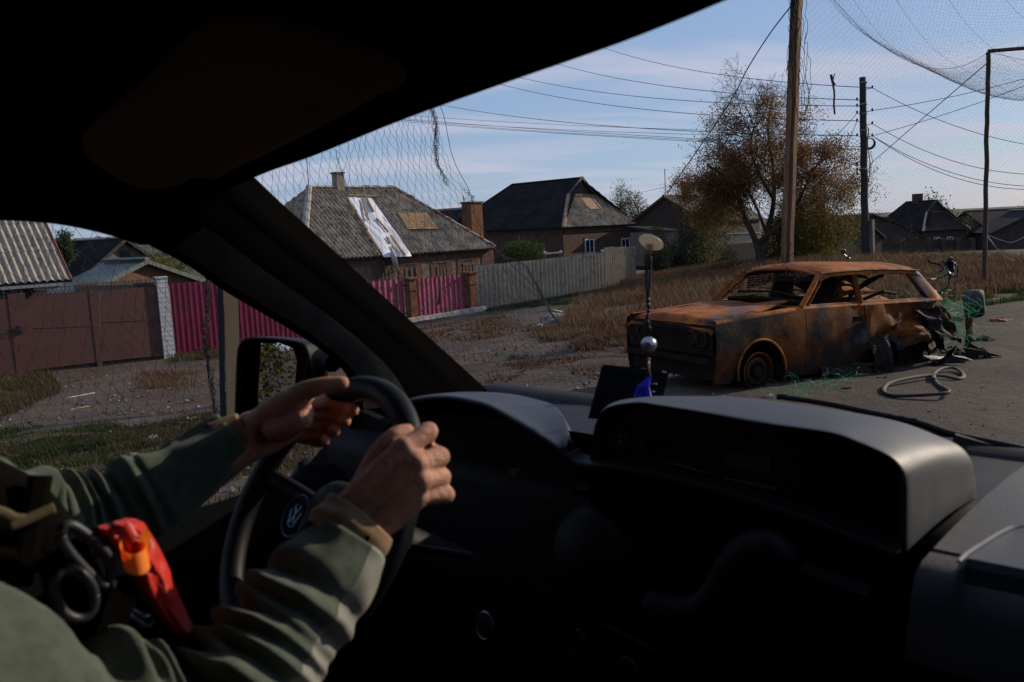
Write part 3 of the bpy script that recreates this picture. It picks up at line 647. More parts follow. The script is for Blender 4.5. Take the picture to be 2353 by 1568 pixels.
# satellite dish
dc = on_wall(906, 601, .55); dn = nrm(nrm(EYE - dc) * .46 + RD * .88 + ZD * .12)
sdh = thing('satellite_dish', dc, 'white satellite dish on the front wall under the tarp', 'satellite dish')
bm = MB(); R_ = .50; bm.lathe(dc, dn, [(R_ * x, .16 * x * x - .1) for x in np.linspace(0.01, 1, 10)] + [(R_ * .99, .035)], 36); bm.build('dish', M['dish'], sdh, smooth=True)
bm = MB(); bm.tube([dc - dn * .1, dc - dn * .15 - ZD * .3, on_wall(906, 625, 0)], .025, 6); bm.tube([dc - ZD * R_ * .9, dc + dn * .5 - ZD * .12], .012, 5); bm.obox(dc + dn * .5 - ZD * .1, dn * .05, nrm(np.cross(dn, ZD)) * .04, ZD * .04); bm.build('arm', M['iron_dark'], sdh)
# antenna on left of the roof
b = P(676, 375, F / np.dot(r1 - EYE, _fw)); MB().tube([r1 - ZD * .2, A([r1[0], r1[1], b[2] + .5])], .02, 5).build('antenna', M['iron_dark'], mh)
# ================================================================ PINK PICKET FENCE, BRICK PILLARS, KERB
pa, pb_ = P(700, 778, 66.5), P(1092, 716, 55.5); pdv = nrm((pb_ - pa) * [1, 1, 0]); pn = nrm(np.cross(pdv, ZD)); pn = pn if np.dot(pn, EYE - pa) > 0 else -pn
def pp(u, v, off=0): return RP(u, v, pa + pn * off, pn)
def pink(u0, u1, vt0, vt1, vb0, vb1, label, n):
    t = thing('picket_fence', pp(u0, vb0), label, 'fence')
    for i in range(n):
        s0, s1 = i / n, (i + .78) / n; a, b = pp(u0 + (u1 - u0) * s0, vb0 + (vb1 - vb0) * s0), pp(u0 + (u1 - u0) * s1, vb0 + (vb1 - vb0) * s1)
        z = pp((u0 + u1) / 2, (vt0 + vt1) / 2)[2]; tz = pp(u0 + (u1 - u0) * s0, vt0 + (vt1 - vt0) * s0)[2] + random.uniform(-.01, .01)
        c = (a + b) / 2
        bm = MB(); g_ = [[a, A([a[0], a[1], tz])], [c + pn * .03, A([c[0], c[1], tz]) + pn * .03], [b, A([b[0], b[1], tz])]]; bm.grid(g_); bm.build('picket', M['magenta_pale'], t)
    bm = MB(); bm.beam(pp(u0, vt0 + 14, -.03), pp(u1, vt1 + 14, -.03), .05); bm.beam(pp(u0, vb0 - 14, -.03), pp(u1, vb1 - 14, -.03), .05); bm.build('rail', M['iron_dark'], t); return t
pink(690, 934, 655, 642, 778, 734, 'faded magenta picket fence left of the first orange brick pillar', 19)
pink(962, 1072, 639, 631, 730, 718, 'faded magenta picket fence between two orange brick pillars', 11)
def bpillar(u, vb, vt, w_, label):
    a = pp(u, vb, .05); z = pp(u, vt, .05)[2]; t = thing('brick_pillar', a, label, 'pillar'); hw_ = w_ / 2 / (F / np.dot(a - EYE, _fw))
    c = A([a[0], a[1], (a[2] + z) / 2 - .15]); MB().obox(c, pdv * hw_, pn * hw_, ZD * ((z - a[2]) / 2 + .15)).build('shaft', M['brick_or'], t)
    MB().obox([a[0], a[1], z + .03], pdv * (hw_ + .07), pn * (hw_ + .07), ZD * .035).build('cap', M['brick_or'], t)
    MB().obox([a[0], a[1], z - .42], pdv * (hw_ + .03), pn * (hw_ + .03), ZD * .03).build('band', M['brick_or'], t)
bpillar(948, 735, 641, 19, 'orange brick pillar between the two magenta picket panels'); bpillar(1084, 718, 628, 21, 'orange brick pillar beside the grey slate fence')
kb = MB(); a, b = pp(700, 784, .45), pp(1116, 720, .45)
cc = np.linspace(a, b, 30); hts = []
for i, p in enumerate(cc): p[2] = H1(p) 
for i in range(29): kb.beam(cc[i] + ZD * .04, cc[i + 1] + ZD * (.04 + .012 * (i % 3)), .2, .22)
tag(kb.build('kerb', M['whitewash'], loc=cc[0]), 'crumbling whitewashed kerb along the foot of the magenta picket fence', 'kerb')
# ================================================================ GREY SLATE FENCE
sa, sb = P(1096, 711, 54.5), P(1391, 664, 46.5); sdv = nrm((sb - sa) * [1, 1, 0]); sn = nrm(np.cross(sdv, ZD)); sn = sn if np.dot(sn, EYE - sa) > 0 else -sn
sf = thing('slate_fence', sa, 'grey upright corrugated slate fence right of the brick pillars', 'fence')
za, zb = RP(1099, 611, sa, sn)[2], RP(1389, 581, sa, sn)[2]; L = np.linalg.norm((sb - sa)[:2]); nsh = 8
for i in range(nsh):
    a = sa + (sb - sa) * i / nsh; b = sa + (sb - sa) * (i + 1) / nsh; o_ = sn * (.012 if i % 2 else 0); z_ = za + (zb - za) * (i + .5) / nsh + random.uniform(-.015, .015)
    bm = MB(); corr(bm, [A([a[0], a[1], a[2] - .1]) + o_, A([b[0], b[1], b[2] - .1]) + o_, A([b[0], b[1], z_]) + o_, A([a[0], a[1], z_]) + o_], sdv, .262, .066, 5, 14, 0, 0, 1.6); bm.build('sheet', M['slate_fence'], sf)
bm = MB(); a = RP(1120, 640, sa - sn * .1, sn); b = RP(1385, 605, sa - sn * .1, sn); bm.beam(a, b, .06); bm.build('rail', M['wood_dark'], sf)
g2 = thing('slate_fence', P(1392, 655, 46), 'short darker corrugated fence beyond the white-topped end post of the long slate fence', 'fence')
a0, a1 = P(1391, 660, 46), P(1462, 644, 42)
for i in range(3):
    a = a0 + (a1 - a0) * i / 3; b = a0 + (a1 - a0) * (i + 1) / 3; z = P(1391, 569 + i, 46 - i * 1.3)[2]; bm = MB()
    corr(bm, [a - ZD * .1, b - ZD * .1, A([b[0], b[1], z]), A([a[0], a[1], z])], nrm((a1 - a0) * [1, 1, 0]), .262, .066, 5, 14, 0, 0, 1.6); bm.build('sheet', M['slate_fence'], g2)
# brown gate with ball finials behind
bg_ = thing('board_gate', P(1330, 660, 42), 'brown board gate with ball-topped posts behind the slate fence', 'gate')
q0, q1 = P(1253, 640, 43), P(1386, 620, 41); qd = nrm((q1 - q0) * [1, 1, 0]); qn = nrm(np.cross(qd, ZD)); qn = qn if np.dot(qn, EYE - q0) > 0 else -qn
def qp(u, v, o=0): return RP(u, v, q0 + qn * o, qn)
for u0, u1, vt in ((1262, 1284, 591), (1296, 1341, 584), (1344, 1380, 581)):
    a, b = qp(u0, 640), qp(u1, 640); z = qp(u0, vt)[2]; MB().prism([a, b, A([b[0], b[1], z]), A([a[0], a[1], z])], qn * .03).build('panel', M['brown_board'], bg_)
for u, vt in ((1254, 584), (1291, 582), (1386, 580)):
    a = qp(u, 650, .05); z = qp(u, vt, .05)[2]; ps = MB(); ps.beam(a, A([a[0], a[1], z]), .14); o_ = ps.build('post', M['whitewash'] if u == 1386 else M['brown_board'], bg_); sp = MB(); sp.lathe([a[0], a[1], z + .07], ZD, [(.09 * math.sin(x), -.09 * math.cos(x)) for x in np.linspace(.05, 3.1, 8)], 12); sp.build('finial', M['whitewash'], o_, smooth=True)
MB().beam(qp(1254, 583, .1), qp(1291, 580, .1), .05, .08).build('lintel', M['whitewash'], bg_)
# ================================================================ DARK HOUSE B
kB = 33.8; cB = P(1295, 523, kB)
def jerkin_house(name, label, c, e1, w_, e2, Ltot, rise, zb, setback, jf, roof_l, roof_r, wallm, ridge_end, capm):
    """c: corner under the eave; e1: along the end face; e2: along the long face; jf: fraction of the rise where the small gable starts"""
    t = thing(name, A([c[0], c[1], zb]), label, 'house'); z = c[2]; m_ = c + e1 * w_ / 2
    pk = m_ + e2 * setback + ZD * rise; g0 = m_ - e1 * (w_ / 2) * (1 - jf) + e2 * setback + ZD * rise * jf; g1 = m_ + e1 * (w_ / 2) * (1 - jf) + e2 * setback + ZD * rise * jf
    c1 = c + e1 * w_; cb, c1b = c + e2 * Ltot, c1 + e2 * Ltot; rb = m_ + e2 * ridge_end + ZD * rise
    rm = MB(); corr(rm, [c, cb, rb, pk + e2 * -.25 * 0], e2, .2, .03); corr(rm, [c, g0, pk], e2, .2, .03) if False else None
    rm.add([c, g0, pk], [(0, 1, 2)])
    corr(rm, [c1, c1b, rb, pk], e2, .2, .03); rm.add([c1, g1, pk], [(0, 1, 2)])
    corr(rm, [cb, c1b, rb], e1, .2, .03)
    rm.build('roof', M[roof_l], t)
    rm = MB(); n_ = corr(rm, [c, c1, g1, g0], e1, .2, .04); rm.build('hip_end', M[roof_r], t)
    gm = MB(); gm.prism([g0 + e2 * .12, g1 + e2 * .12, pk + e2 * .12], e2 * .05); gm.build('small_gable', M['wood_dark'], t)
    bm = MB(); bm.beam(g0 - e2 * .1, pk - e2 * .1 + ZD * .05, .06, .16); bm.beam(g1 - e2 * .1, pk - e2 * .1 + ZD * .05, .06, .16); bm.beam(g0 - e2 * .05, g1 - e2 * .05, .05, .08); bm.build('bargeboard', M['wood_grey'], t)
    bm = MB(); edgecap(bm, g0, c, .3); bm.build('hip_cap', M[capm], t); bm = MB(); edgecap(bm, g1, c1, .26); bm.build('hip_cap', M[capm], t)
    bm = MB(); edgecap(bm, pk, rb, .26); edgecap(bm, rb, cb, .26); bm.build('ridge_cap', M['asbestos_dark'], t)
    i_ = .35; q_ = [c + e1 * i_ + e2 * i_, c1 - e1 * i_ + e2 * i_]; bm = MB(); bm.prism([A([p[0], p[1], zb]) for p in (q_[0], q_[1], q_[1] + e2 * (Ltot - .7), q_[0] + e2 * (Ltot - .7))], ZD * (z - zb + .1)); bm.build('wall', M[wallm], t)
    return t, q_[0]
tB, wB0 = jerkin_house('house', 'large dark-roofed brick house with a boarded patch on its hip end', cB, RD, 8.9, LD, 12.5, 3.5, -1.8, 1.8, .66, 'asbestos_dark', 'asbestos', 'brick_dark', 8.6, 'ridge_mixed')  # dark long slopes, pale hip end: shade and sun put into the colour
nB = -LD
# the end face looks to the right of the picture
nE = nrm(np.cross(RD, ZD)); nE = nE if np.dot(nE, EYE - wB0) > 0 else -nE
for u0, v0, u1, v1 in ((1345, 550, 1363, 582), (1428, 548, 1445, 572)):
    f_ = wallwin(u0, v0, u1, v1, wB0, nE, tB, 'white_pvc', 'glass_dark', .09)
bm = MB(); 
for u0, u1 in ((1341, 1367), (1424, 1449)):
    a, b = RP(u0, 549, wB0, nE), RP(u1, 545, wB0, nE); bm.prism([a, A([b[0], b[1], a[2]]), b, A([a[0], a[1], b[2]])], nE * .05)
a, b = RP(1296, 537, wB0, nE), RP(1478, 531, wB0, nE); bm.prism([a, A([b[0], b[1], a[2]]), A([b[0], b[1], a[2] + .12]), A([a[0], a[1], a[2] + .12])], nE * .07); bm.build('brick_trim', M['brick_dark'], tB)
e0 = cB + RD * 2.2; rise_n = nrm(np.cross(RD, (cB + RD * 4.45 + LD * 1.8 + ZD * 2.31) - (cB + RD * 4.45))); rise_n = rise_n if rise_n[2] > 0 else -rise_n
def onhip(u, v, o=.07): return RP(u, v, cB + rise_n * o, rise_n)
bm = MB(); bm.prism([onhip(1334, 455), onhip(1358, 455), onhip(1378, 480), onhip(1356, 481)], -rise_n * .02); bm.build('roof_patch', M['wood_patch'], tB)
bm = MB(); bm.beam(onhip(1361, 455, .1), onhip(1381, 478, .1), .1, .03, upv=rise_n); bm.build('batten', M['ridge'], tB)
# low extension and chimney
xa = P(1130, 476, 29.5); t, _s = gable_house('house_annex', 'low dark-roofed annex with a square orange brick chimney left of the large dark house', xa, 3.8, xa[2] - 2.4, -2, LD, 7, 0, 'brick_dark', 'asbestos_dark', False)
cb_ = P(1086, 505, 35.5); chm = t
zt = P(1086, 467, 35.5)[2]; MB().obox([cb_[0], cb_[1], (zt + cb_[2]) / 2 - .6], RD * .52, LD * .42, ZD * ((zt - cb_[2]) / 2 + .6)).build('chimney', M['brick_or'], chm)
MB().obox([cb_[0], cb_[1], zt + .03], RD * .60, LD * .50, ZD * .05).build('chimney_cap', M['iron_dark'], chm)
bm = MB(); p = P(1068, 482, 34); bm.tube([p, p + ZD * .5, p + ZD * .9 - RD * .1], .03, 5); bm.tube([p + ZD * .6, p + ZD * .8 + RD * .15], .02, 5); tag(bm.build('vent_pipe', M['iron_dark'], loc=p), 'small dark bent pipe sticking up left of the orange annex chimney', 'pipe')
# ================================================================ HOUSE C behind the tree
apC = P(1529, 452, 31.5); tC, _s = gable_house('house', 'board-gabled house with small brick chimney left of the big tree', apC, 3.1, P(1529, 510, 31.5)[2], -1.6, RD, 8.5, .3, 'wood_dark', 'asbestos', True)
p = apC + RD * 2.9; MB().obox(p + ZD * .35, RD * .26, LD * .26, ZD * .6).build('chimney', M['brick_or'], tC); MB().obox(p + ZD * 1.0, RD * .32, LD * .32, ZD * .06).build('chimney_cap', M['brick_or'], tC)
MB().tube([apC, apC + ZD * 1.95], .03, 5).tube([apC + ZD * 1.95 - RD * .15, apC + ZD * 1.95 + RD * .15], .015, 4).build('antenna', M['iron_dark'], tC)
wl = thing('low_wall', P(1690, 600, 36), 'pale wall section glimpsed under the big tree', 'wall'); a, b = P(1642, 562, 37), P(1745, 558, 35.5); 
MB().prism([a - ZD * 1.4, b - ZD * 1.4, b + ZD * .62, a + ZD * .62], LD * .15).build('panel', plain('pale_wall_paint', (.46, .43, .33), (.38, .35, .27), 2, .8), wl); MB().beam(a + ZD * .64, b + ZD * .64, .3, .08).build('coping', M['whitewash'], wl)
dfn = thing('plank_fence', P(1690, 618, 42), 'low dark plank fence under the big tree', 'fence'); a, b = P(1655, 618, 42), P(1760, 612, 40)
for i in range(22): 
    p = a + (b - a) * i / 22; q_ = a + (b - a) * (i + .85) / 22; z = P(1655, 563, 42)[2]; MB().prism([p, q_, A([q_[0], q_[1], z + random.uniform(-.03, .03)]), A([p[0], p[1], z + random.uniform(-.03, .03)])], LD * .02).build('board', M['wood_dark'], dfn)
wl2 = thing('outbuilding', P(1540, 600, 34), 'low plank-sided outbuilding behind the dark shrubs', 'outbuilding'); a, b = P(1505, 560, 34), P(1560, 560, 34); MB().prism([a - ZD * 1.5, b - ZD * 1.5, b + ZD * .8, a + ZD * .8], LD * 2).build('wall', M['wood_grey'], wl2); MB().prism([a + ZD * .82 - RD * .2 - LD * .2, b + ZD * .82 + RD * .2 - LD * .2, b + ZD * 1.2 + LD * 2.2 + RD * .2, a + ZD * 1.2 + LD * 2.2 - RD * .2], ZD * .06).build('roof', M['asbestos_dark'], wl2)
# ================================================================ FAR HOUSES RIGHT
kD = 20; cD = P(2121, 532, kD); e1 = nrm((.95, .3, 0)); e2 = nrm((-.3, .95, 0))
tD, wD0 = jerkin_house('house', 'far dark-roofed house with pale hip edges behind the brick gate posts', cD, e1, 6.9, e2, 9, 3.5, -4.5, 1.7, .62, 'asbestos_dark', 'roof_brown', 'brick_far', 6.4, 'ridge')
p = cD + e1 * 3.45 + e2 * 4.6 + ZD * 3.5; MB().obox(p + ZD * .3, e1 * .5, e2 * .35, ZD * .6).build('chimney', M['brick_dark'], tD)
for u0, v0, u1, v1 in ((2146, 546, 2158, 556), (2176, 545, 2188, 555)): wallwin(u0, v0, u1, v1, wD0, -e2, tD, 'white_pvc', 'glass_dark', .12, .1)
# lean-to dark roof to its left
a = P(1990, 567, 20); b = P(2040, 500, 20)
t, _s = gable_house('shed', 'far low dark shed left of the pale-edged house', P(2038, 500, 20.5), 5.2, P(2038, 566, 20.5)[2], -4.5, nrm((.1, 1, 0)), 5, .2, 'brick_far', 'asbestos_dark', False)
def farpost(u, label_i):
    p = P(u, 590, 24); z = P(u, 548, 24)[2]; MBp = MB(); MBp.obox([p[0], p[1], (p[2] + z) / 2 - .2], e1 * .22, e2 * .22, ZD * ((z - p[2]) / 2 + .2)); return MBp
gf = thing('gate_fence', P(2180, 590, 24), 'far fence of dark metal panels between square brick posts', 'fence')
for u in (2133, 2165, 2199, 2232): farpost(u, 0).build('post', M['brick_far'], gf)
for u0, u1 in ((2136, 2162), (2168, 2196), (2202, 2229)):
    a, b = P(u0, 587, 24), P(u1, 587, 24); MB().prism([a, b, b + ZD * 1.45, a + ZD * 1.45], e2 * .05).build('panel', M['iron_dark'], gf)
t, _s = gable_house('barn', 'long far grey-roofed barn beyond the narrow post', P(2222, 486, 18.5) , 5.5, P(2222, 527, 18.5)[2], -5, nrm((.93, -.02, 0)), 26, .3, 'brick_far', 'asbestos_dark', False)
t, _s = gable_house('house', 'far small house with pale gable trim at the right edge beside the netting', P(2385, 483, 21), 4.5, P(2385, 530, 21)[2], -4.5, nrm((.25, 1, 0)), 9, .4, 'brick_far', 'asbestos_dark', False)
t, _s = gable_house('house', 'dark low-roofed far house between the pale-edged house and the narrow post', P(2160, 503, 17.5), 7.0, P(2160, 532, 17.5)[2], -5, nrm((-.1, 1, 0)), 8, .3, 'brick_dark', 'asbestos_dark', False)
t, _s = gable_house('shed', 'far small dark gabled shed just right of the concrete pole', P(2003, 493, 24), 1.6, P(2003, 508, 24)[2], -4, nrm((-.1, 1, 0)), 5, .2, 'wood_dark', 'asbestos_dark', False)
t, _s = gable_house('shed', 'far sloping dark shed left of the concrete pole', P(1975, 497, 30), 3.0, P(1975, 548, 30)[2], -3, nrm((-.55, .8, 0)), 5, .2, 'brick_far', 'asbestos_dark', False)
rb_ = thing('building', P(1920, 560, 24), 'far long red brick building with low grey roof behind the tree', 'building'); a, b = P(1862, 509, 23), P(1958, 510, 23)
MB().prism([a - ZD * 4, b - ZD * 4, b, a], nrm((.1, 1, 0)) * 8).build('wall', brickmat('far_red_brick', (.20, .07, .05), (.18, .065, .045), (.14, .08, .06)), rb_)
dd = nrm((.1, 1, 0)); x_ = nrm((b - a)); MB().add([a - x_ * .4 - dd * .4, b + x_ * .4 - dd * .4, b + x_ * .4 + dd * 8.4, a - x_ * .4 + dd * 8.4, a + x_ * 0 + dd * 4 + ZD * 1.05, b - x_ * 1.6 + dd * 4 + ZD * 1.05], [(0, 1, 5, 4), (1, 2, 5), (2, 3, 4, 5), (3, 0, 4), (3, 2, 1, 0)]).build('roof', plain('far_grey_roof', (.17, .155, .14), (.13, .12, .11), 1, .8), rb_)
# distant town on the left hill
rgt = random.Random(11)
for i in range(26):
    az = math.radians(-31 + rgt.uniform(0, 9)); R0 = rgt.uniform(500, 1500); x, y = R0 * math.sin(az), R0 * math.cos(az); z = float(H(x, y)[0]); w_, h_, d_ = rgt.uniform(6, 22), rgt.uniform(3, 8), 8
    t = thing('town_building', (x, y, z), 'tiny pale building of the distant town seen past the slate roof', 'building', 'buildings of the distant town')
    MB().obox([x, y, z + h_ / 2], (w_ / 2, 0, 0), (0, d_ / 2, 0), ZD * h_ / 2).build('wall', M['dish'] if i % 3 else M['brick_far'], t)
    MB().prism([A([x - w_ / 2 - .3, y - 5, z + h_ + .02]), A([x + w_ / 2 + .3, y - 5, z + h_ + .02]), A([x + w_ / 2 + .3, y, z + h_ + 2.2]), A([x - w_ / 2 - .3, y, z + h_ + 2.2])], (0, .3, .1)).build('roof', M['asbestos_dark'], t)
# ================================================================ TREES
def branchy(rg, base, height, n_main, spread, levels=4, trunk_r=.14, lean=(0, 0), low=.15, curve=.25, up=.55):
    """recursive limbs; returns list of (path, radii) and twig tips"""
    segs, tips = [], []
    def grow(p, d, ln, r, lv):
        n = 6; path = [p.copy()]; q = p.copy(); dd = d.copy()
        for i in range(n):
            dd = nrm(dd + rg.normal(0, curve / 1.6, 3) * (.5 if lv == 0 else 1) + ZD * (.05 if lv else .0)); q = q + dd * ln / n; path.append(q.copy())
        rr = np.linspace(r, r * (.45 if lv < levels else .2), n + 1); segs.append((path, rr, lv))
        if lv >= levels: tips.append((path[-1], dd)); tips.append((path[3], dd)); tips.append((path[-2], dd)); return
        k = n_main if lv == 0 else int(rg.integers(3, 6))
        for j in range(k):
            t = (low + (1 - low) * (j + rg.uniform(.1, .9)) / k) if lv == 0 else rg.uniform(.25, 1)
            ix = min(n, max(1, int(t * n))); o = path[ix]; a = rg.uniform(0, 2 * math.pi); x = nrm(np.cross(dd, rg.normal(0, 1, 3))); 
            nd = nrm(dd * (1 - spread * rg.uniform(.6, 1.1)) + x * spread * rg.uniform(.8, 1.3) + ZD * (up * .35 if lv == 0 else .08))
            grow(o, nd, ln * rg.uniform(.5, .72) * (1.15 - .35 * t if lv == 0 else 1), rr[ix] * rg.uniform(.5, .7), lv + 1)
        if lv: tips.append((path[-1], dd))
        else: grow(path[-1], dd, ln * .55, rr[-1] * .9, lv + 1)
    grow(A(base, float), nrm((lean[0], lean[1], 1)), height * .55, trunk_r, 0)
    return segs, tips
def leafmesh(rg, pts, size, n_per, spread, flat=.0):
    pts = np.repeat(A(pts), n_per, 0); m = len(pts); pts = pts + rg.normal(0, spread, (m, 3))
    a = rg.normal(0, 1, (m, 3)); a /= np.linalg.norm(a, axis=1, keepdims=True); b = np.cross(a, rg.normal(0, 1, (m, 3))); b /= np.linalg.norm(b, axis=1, keepdims=True)
    s = size * rg.uniform(.5, 1.25, (m, 1)); v = np.stack([pts - a * s * .5, pts + b * s * .3, pts + a * s * .5, pts - b * s * .3], 1)
    return v.reshape(-1, 3), (np.arange(m)[:, None] * 4 + A([0, 1, 2, 3])).tolist()
def tree(name, base, label, rg, height, leaf, size, n_per, lsp, cat='tree', group=None, mat='bark', keep=None, extra_pts=None, **kw):
    t = thing(name, base, label, cat, group); segs, tips = branchy(rg, base, height, **kw)
    bm = MB()
    for path, rr, lv in segs: bm.tube(path, np.maximum(rr, .008), 7 if lv < 2 else (5 if lv < 3 else 3), cap=False)
    bm.build('trunk', M[mat], t, smooth=True)
    tp = A([p for p, _ in tips]); 
    if keep is not None: tp = tp[keep(tp, rg)]
    if extra_pts is not None: tp = np.r_[tp, extra_pts]
    if leaf is not None and len(tp):
        v, f = leafmesh(rg, tp, size, n_per, lsp); MB().add(v, f).build('crown', leaf, t)
    return t, tp
tb = P(1748, 614, 52)
LM = leafmat('autumn_leaves', [(.26, .085, .035), (.36, .15, .05), (.12, .055, .025), (.32, .21, .07), (.13, .11, .035), (.28, .09, .035)],
             [(.10, .11, .025), (.17, .16, .035), (.07, .085, .02), (.24, .19, .05), (.06, .07, .02), (.20, .12, .035)], tb[2] * 0 + 1.0, 3.8, tr=.5)
rg = np.random.default_rng(33)
# a forked tree: two leaning main limbs and a sparse top
t = thing('tree', tb, 'large autumn tree with rusty leaves and bare top twigs beside the leaning pole', 'tree')
bm = MB(); allt = []
def limb(p0, pts, r0, r1, lv=2):
    path = bez(pts, 8); bm.tube(path, np.linspace(r0, r1, len(path)), 8, cap=False)
    for j in range(14):
        i = int(len(path) * rg.uniform(.3, 1)) - 1; d = nrm(path[min(i + 1, len(path) - 1)] - path[max(i - 1, 0)]); a = nrm(np.cross(d, rg.normal(0, 1, 3)))
        sg, tp = branchy(rg, path[i], rg.uniform(1.9, 4.0), 4, .75, 3, r1 * .55 + .012, low=.2, curve=.3)
        # rotate towards a
        R_ = Vector((0, 0, 1)).rotation_difference(Vector(nrm(d * .6 + a * .9 + ZD * .15))).to_matrix(); R_ = A(R_)
        for pa_, rr, l_ in sg:
            pa_ = A(pa_); pa_ = (pa_ - path[i]) @ R_.T + path[i]; bm.tube(pa_, np.maximum(rr * .7, .006), 5 if l_ < 2 else 3, cap=False)
        for q, _ in tp: allt.append((A(q) - path[i]) @ R_.T + path[i])
kk = 52
def TP(u, v, dk=0): return P(u, v, kk + dk)
limb(tb, [TP(1748, 612), TP(1738, 560), TP(1712, 500), TP(1690, 440), TP(1655, 400, 1), TP(1625, 380, 2)], .17, .04)
limb(tb, [TP(1748, 600), TP(1762, 540), TP(1778, 460, -1), TP(1775, 380, -1), TP(1765, 300), TP(1775, 225)], .15, .03)
limb(tb, [TP(1738, 560), TP(1790, 520, 1), TP(1830, 470, 1), TP(1850, 430, 2), TP(1868, 385, 2)], .11, .035)
limb(tb, [TP(1778, 460), TP(1745, 400, 2), TP(1725, 340, 2), TP(1735, 280, 1)], .08, .025)
limb(tb, [TP(1748, 600), TP(1800, 570, -2), TP(1850, 520, -3), TP(1880, 480, -3)], .09, .03)
limb(tb, [TP(1762, 540), TP(1735, 470, -3), TP(1700, 420, -4), TP(1660, 440, -4), TP(1630, 460, -4)], .08, .03)
bm.build('trunk', M['bark'], t, smooth=True)
al = A(allt); px = al - EYE; dd_ = px @ _fw; uu = 1176.5 + F * (px @ CR) / dd_; vv = 784 - F * (px @ CU) / dd_
keep = rg.uniform(0, 1, len(al)) < np.clip((al[:, 2] - 7.5) / -1.4, .10, 1) * np.where(al[:, 2] > 4.9, .4, 1) * np.where(A([mn.noise(Vector(tuple(q * .9))) for q in al]) > -.05, 1, .25)
v, f = leafmesh(rg, al[keep],   .085, max(3, int(112000 / keep.sum())), .22); MB().add(v, f).build('crown', LM, t)
nb = TP(1750, 239); vv_, ff_ = leafmesh(rg, [nb], .10, 130, .17); MB().add(vv_, ff_).build('leaf_clump', LM, t)
print('tree tips', len(al), keep.sum())
# shrubs
def shrub(name, u, v, k, hpx, wpx, leaf, size, n, label, rg, lump=.5, cat='shrub', stems=7, depth=None, group=None, top=.5):
    b = P(u, v, k); t = thing(name, b, label, cat, group); h, w_ = hpx / k, wpx / k; dp = depth or w_ * .7
    bm = MB(); pts = []
    for i in range(stems):
        a = rg.uniform(0, 6.28); e = b + A([math.cos(a) * w_ * .38, math.sin(a) * dp * .38, h * rg.uniform(.6, .95)]); path = bez([b + rg.normal(0, .05, 3) * [1, 1, 0], (b + e) / 2 + rg.normal(0, .08 * w_, 3), e], 4); bm.tube(path, np.linspace(.03, .008, len(path)), 4, cap=False)
    bm.build('stems', M['bark'], t)
    cl = []
    while len(cl) < n:
        q = rg.uniform(-1, 1, (n, 3)); r = (q[:, 0] ** 2 + q[:, 1] ** 2) ; zz = (q[:, 2] + 1) / 2
        prof_ = np.sqrt(np.clip(1 - np.abs(zz * (1 + top) - top) ** 2.5, 0, 1)); ok = np.sqrt(r) < prof_
        nz = A([mn.noise(Vector((a_[0] * w_ / lump, a_[1] * w_ / lump, a_[2] * h / lump + u))) for a_ in q]); ok &= nz > -.12 - .25 * rg.uniform(0, 1, len(q)) * 0
        cl += q[ok].tolist()
    cl = A(cl[:n]); pts = b + np.c_[cl[:, 0] * w_ / 2, cl[:, 1] * dp / 2, (cl[:, 2] + 1) / 2 * h]
    v_, f_ = leafmesh(rg, pts, size, 3, size * .9); MB().add(v_, f_).build('crown', leaf, t); return t
LY = leafmat('yellow_green_leaves', [(.16, .17, .035), (.28, .23, .05), (.09, .11, .025), (.32, .18, .05), (.12, .13, .03)], tr=.5)
LYo = leafmat('orange_yellow_leaves', [(.24, .14, .035), (.30, .18, .045), (.18, .09, .03), (.14, .12, .03)])
LD_ = leafmat('dark_conifer_leaves', [(.018, .028, .013), (.03, .042, .018), (.012, .018, .01)])
LG = leafmat('vine_leaves', [(.04, .07, .018), (.09, .13, .035), (.02, .04, .012)])
LGb = leafmat('far_green_leaves', [(.07, .075, .025), (.11, .105, .035), (.045, .05, .02)])
rg = np.random.default_rng(5)
shrub('shrub', 1850, 622, 51, 190, 135, LY, .085, 6500, 'yellow-green leafy shrub under the right side of the big tree', rg, .7)
shrub('shrub', 1800, 622, 51, 130, 110, LY, .085, 3600, 'loose olive shrub at the foot of the big tree behind the leaning pole', rg, .7)
shrub('shrub', 1868, 602, 49, 115, 80, LYo, .085, 2600, 'orange-yellow shrub at the right edge of the big tree', rg, .6)
shrub('shrub', 1512, 632, 42, 118, 62, LD_, .07, 3000, 'dark narrow cypress shrub beside the short darker corrugated fence', rg, .5, top=.2)
shrub('shrub', 1600, 640, 40, 165, 100, LD_, .09, 3800, 'very dark dense tall shrub in front of the board-gabled house', rg, .7, top=.3)
shrub('shrub', 1555, 640, 41, 90, 70, LD_, .08, 1800, 'low dark shrub between the two taller dark shrubs', rg, .6)
shrub('shrub', 1665, 625, 43, 60, 70, LD_, .08, 1000, 'low dark bush left of the low plank fence', rg, .6)
shrub('grapevine', 1200, 614, 42, 62, 118, LG, .12, 1500, 'green vine tangle over the yard behind the grey slate fence', rg, .6, cat='vine')
shrub('bush', 1445, 520, 26, 80, 90, LGb, .16, 900, 'yellowish bushy tree behind the hip end of the dark house', rg, 1.2, cat='bush')
shrub('bush', 1478, 520, 24, 48, 60, LGb, .16, 600, 'low yellowish bush left of the board-gabled house', rg, 1.2, cat='bush')
shrub('bush', 380, 640, 58, 62, 120, LG, .08, 900, 'dark leafy bush behind the ochre gable shed', rg, .6, cat='bush')
shrub('vine', 370, 620, 60, 28, 75, LY, .07, 420, 'yellow-green vine over the ridge of the green-roofed shed', rg, .4, cat='vine')
shrub('bush', 152, 600, 62, 72, 40, LG, .08, 900, 'green bush rising behind the pale slate roof', rg, .5, cat='bush')
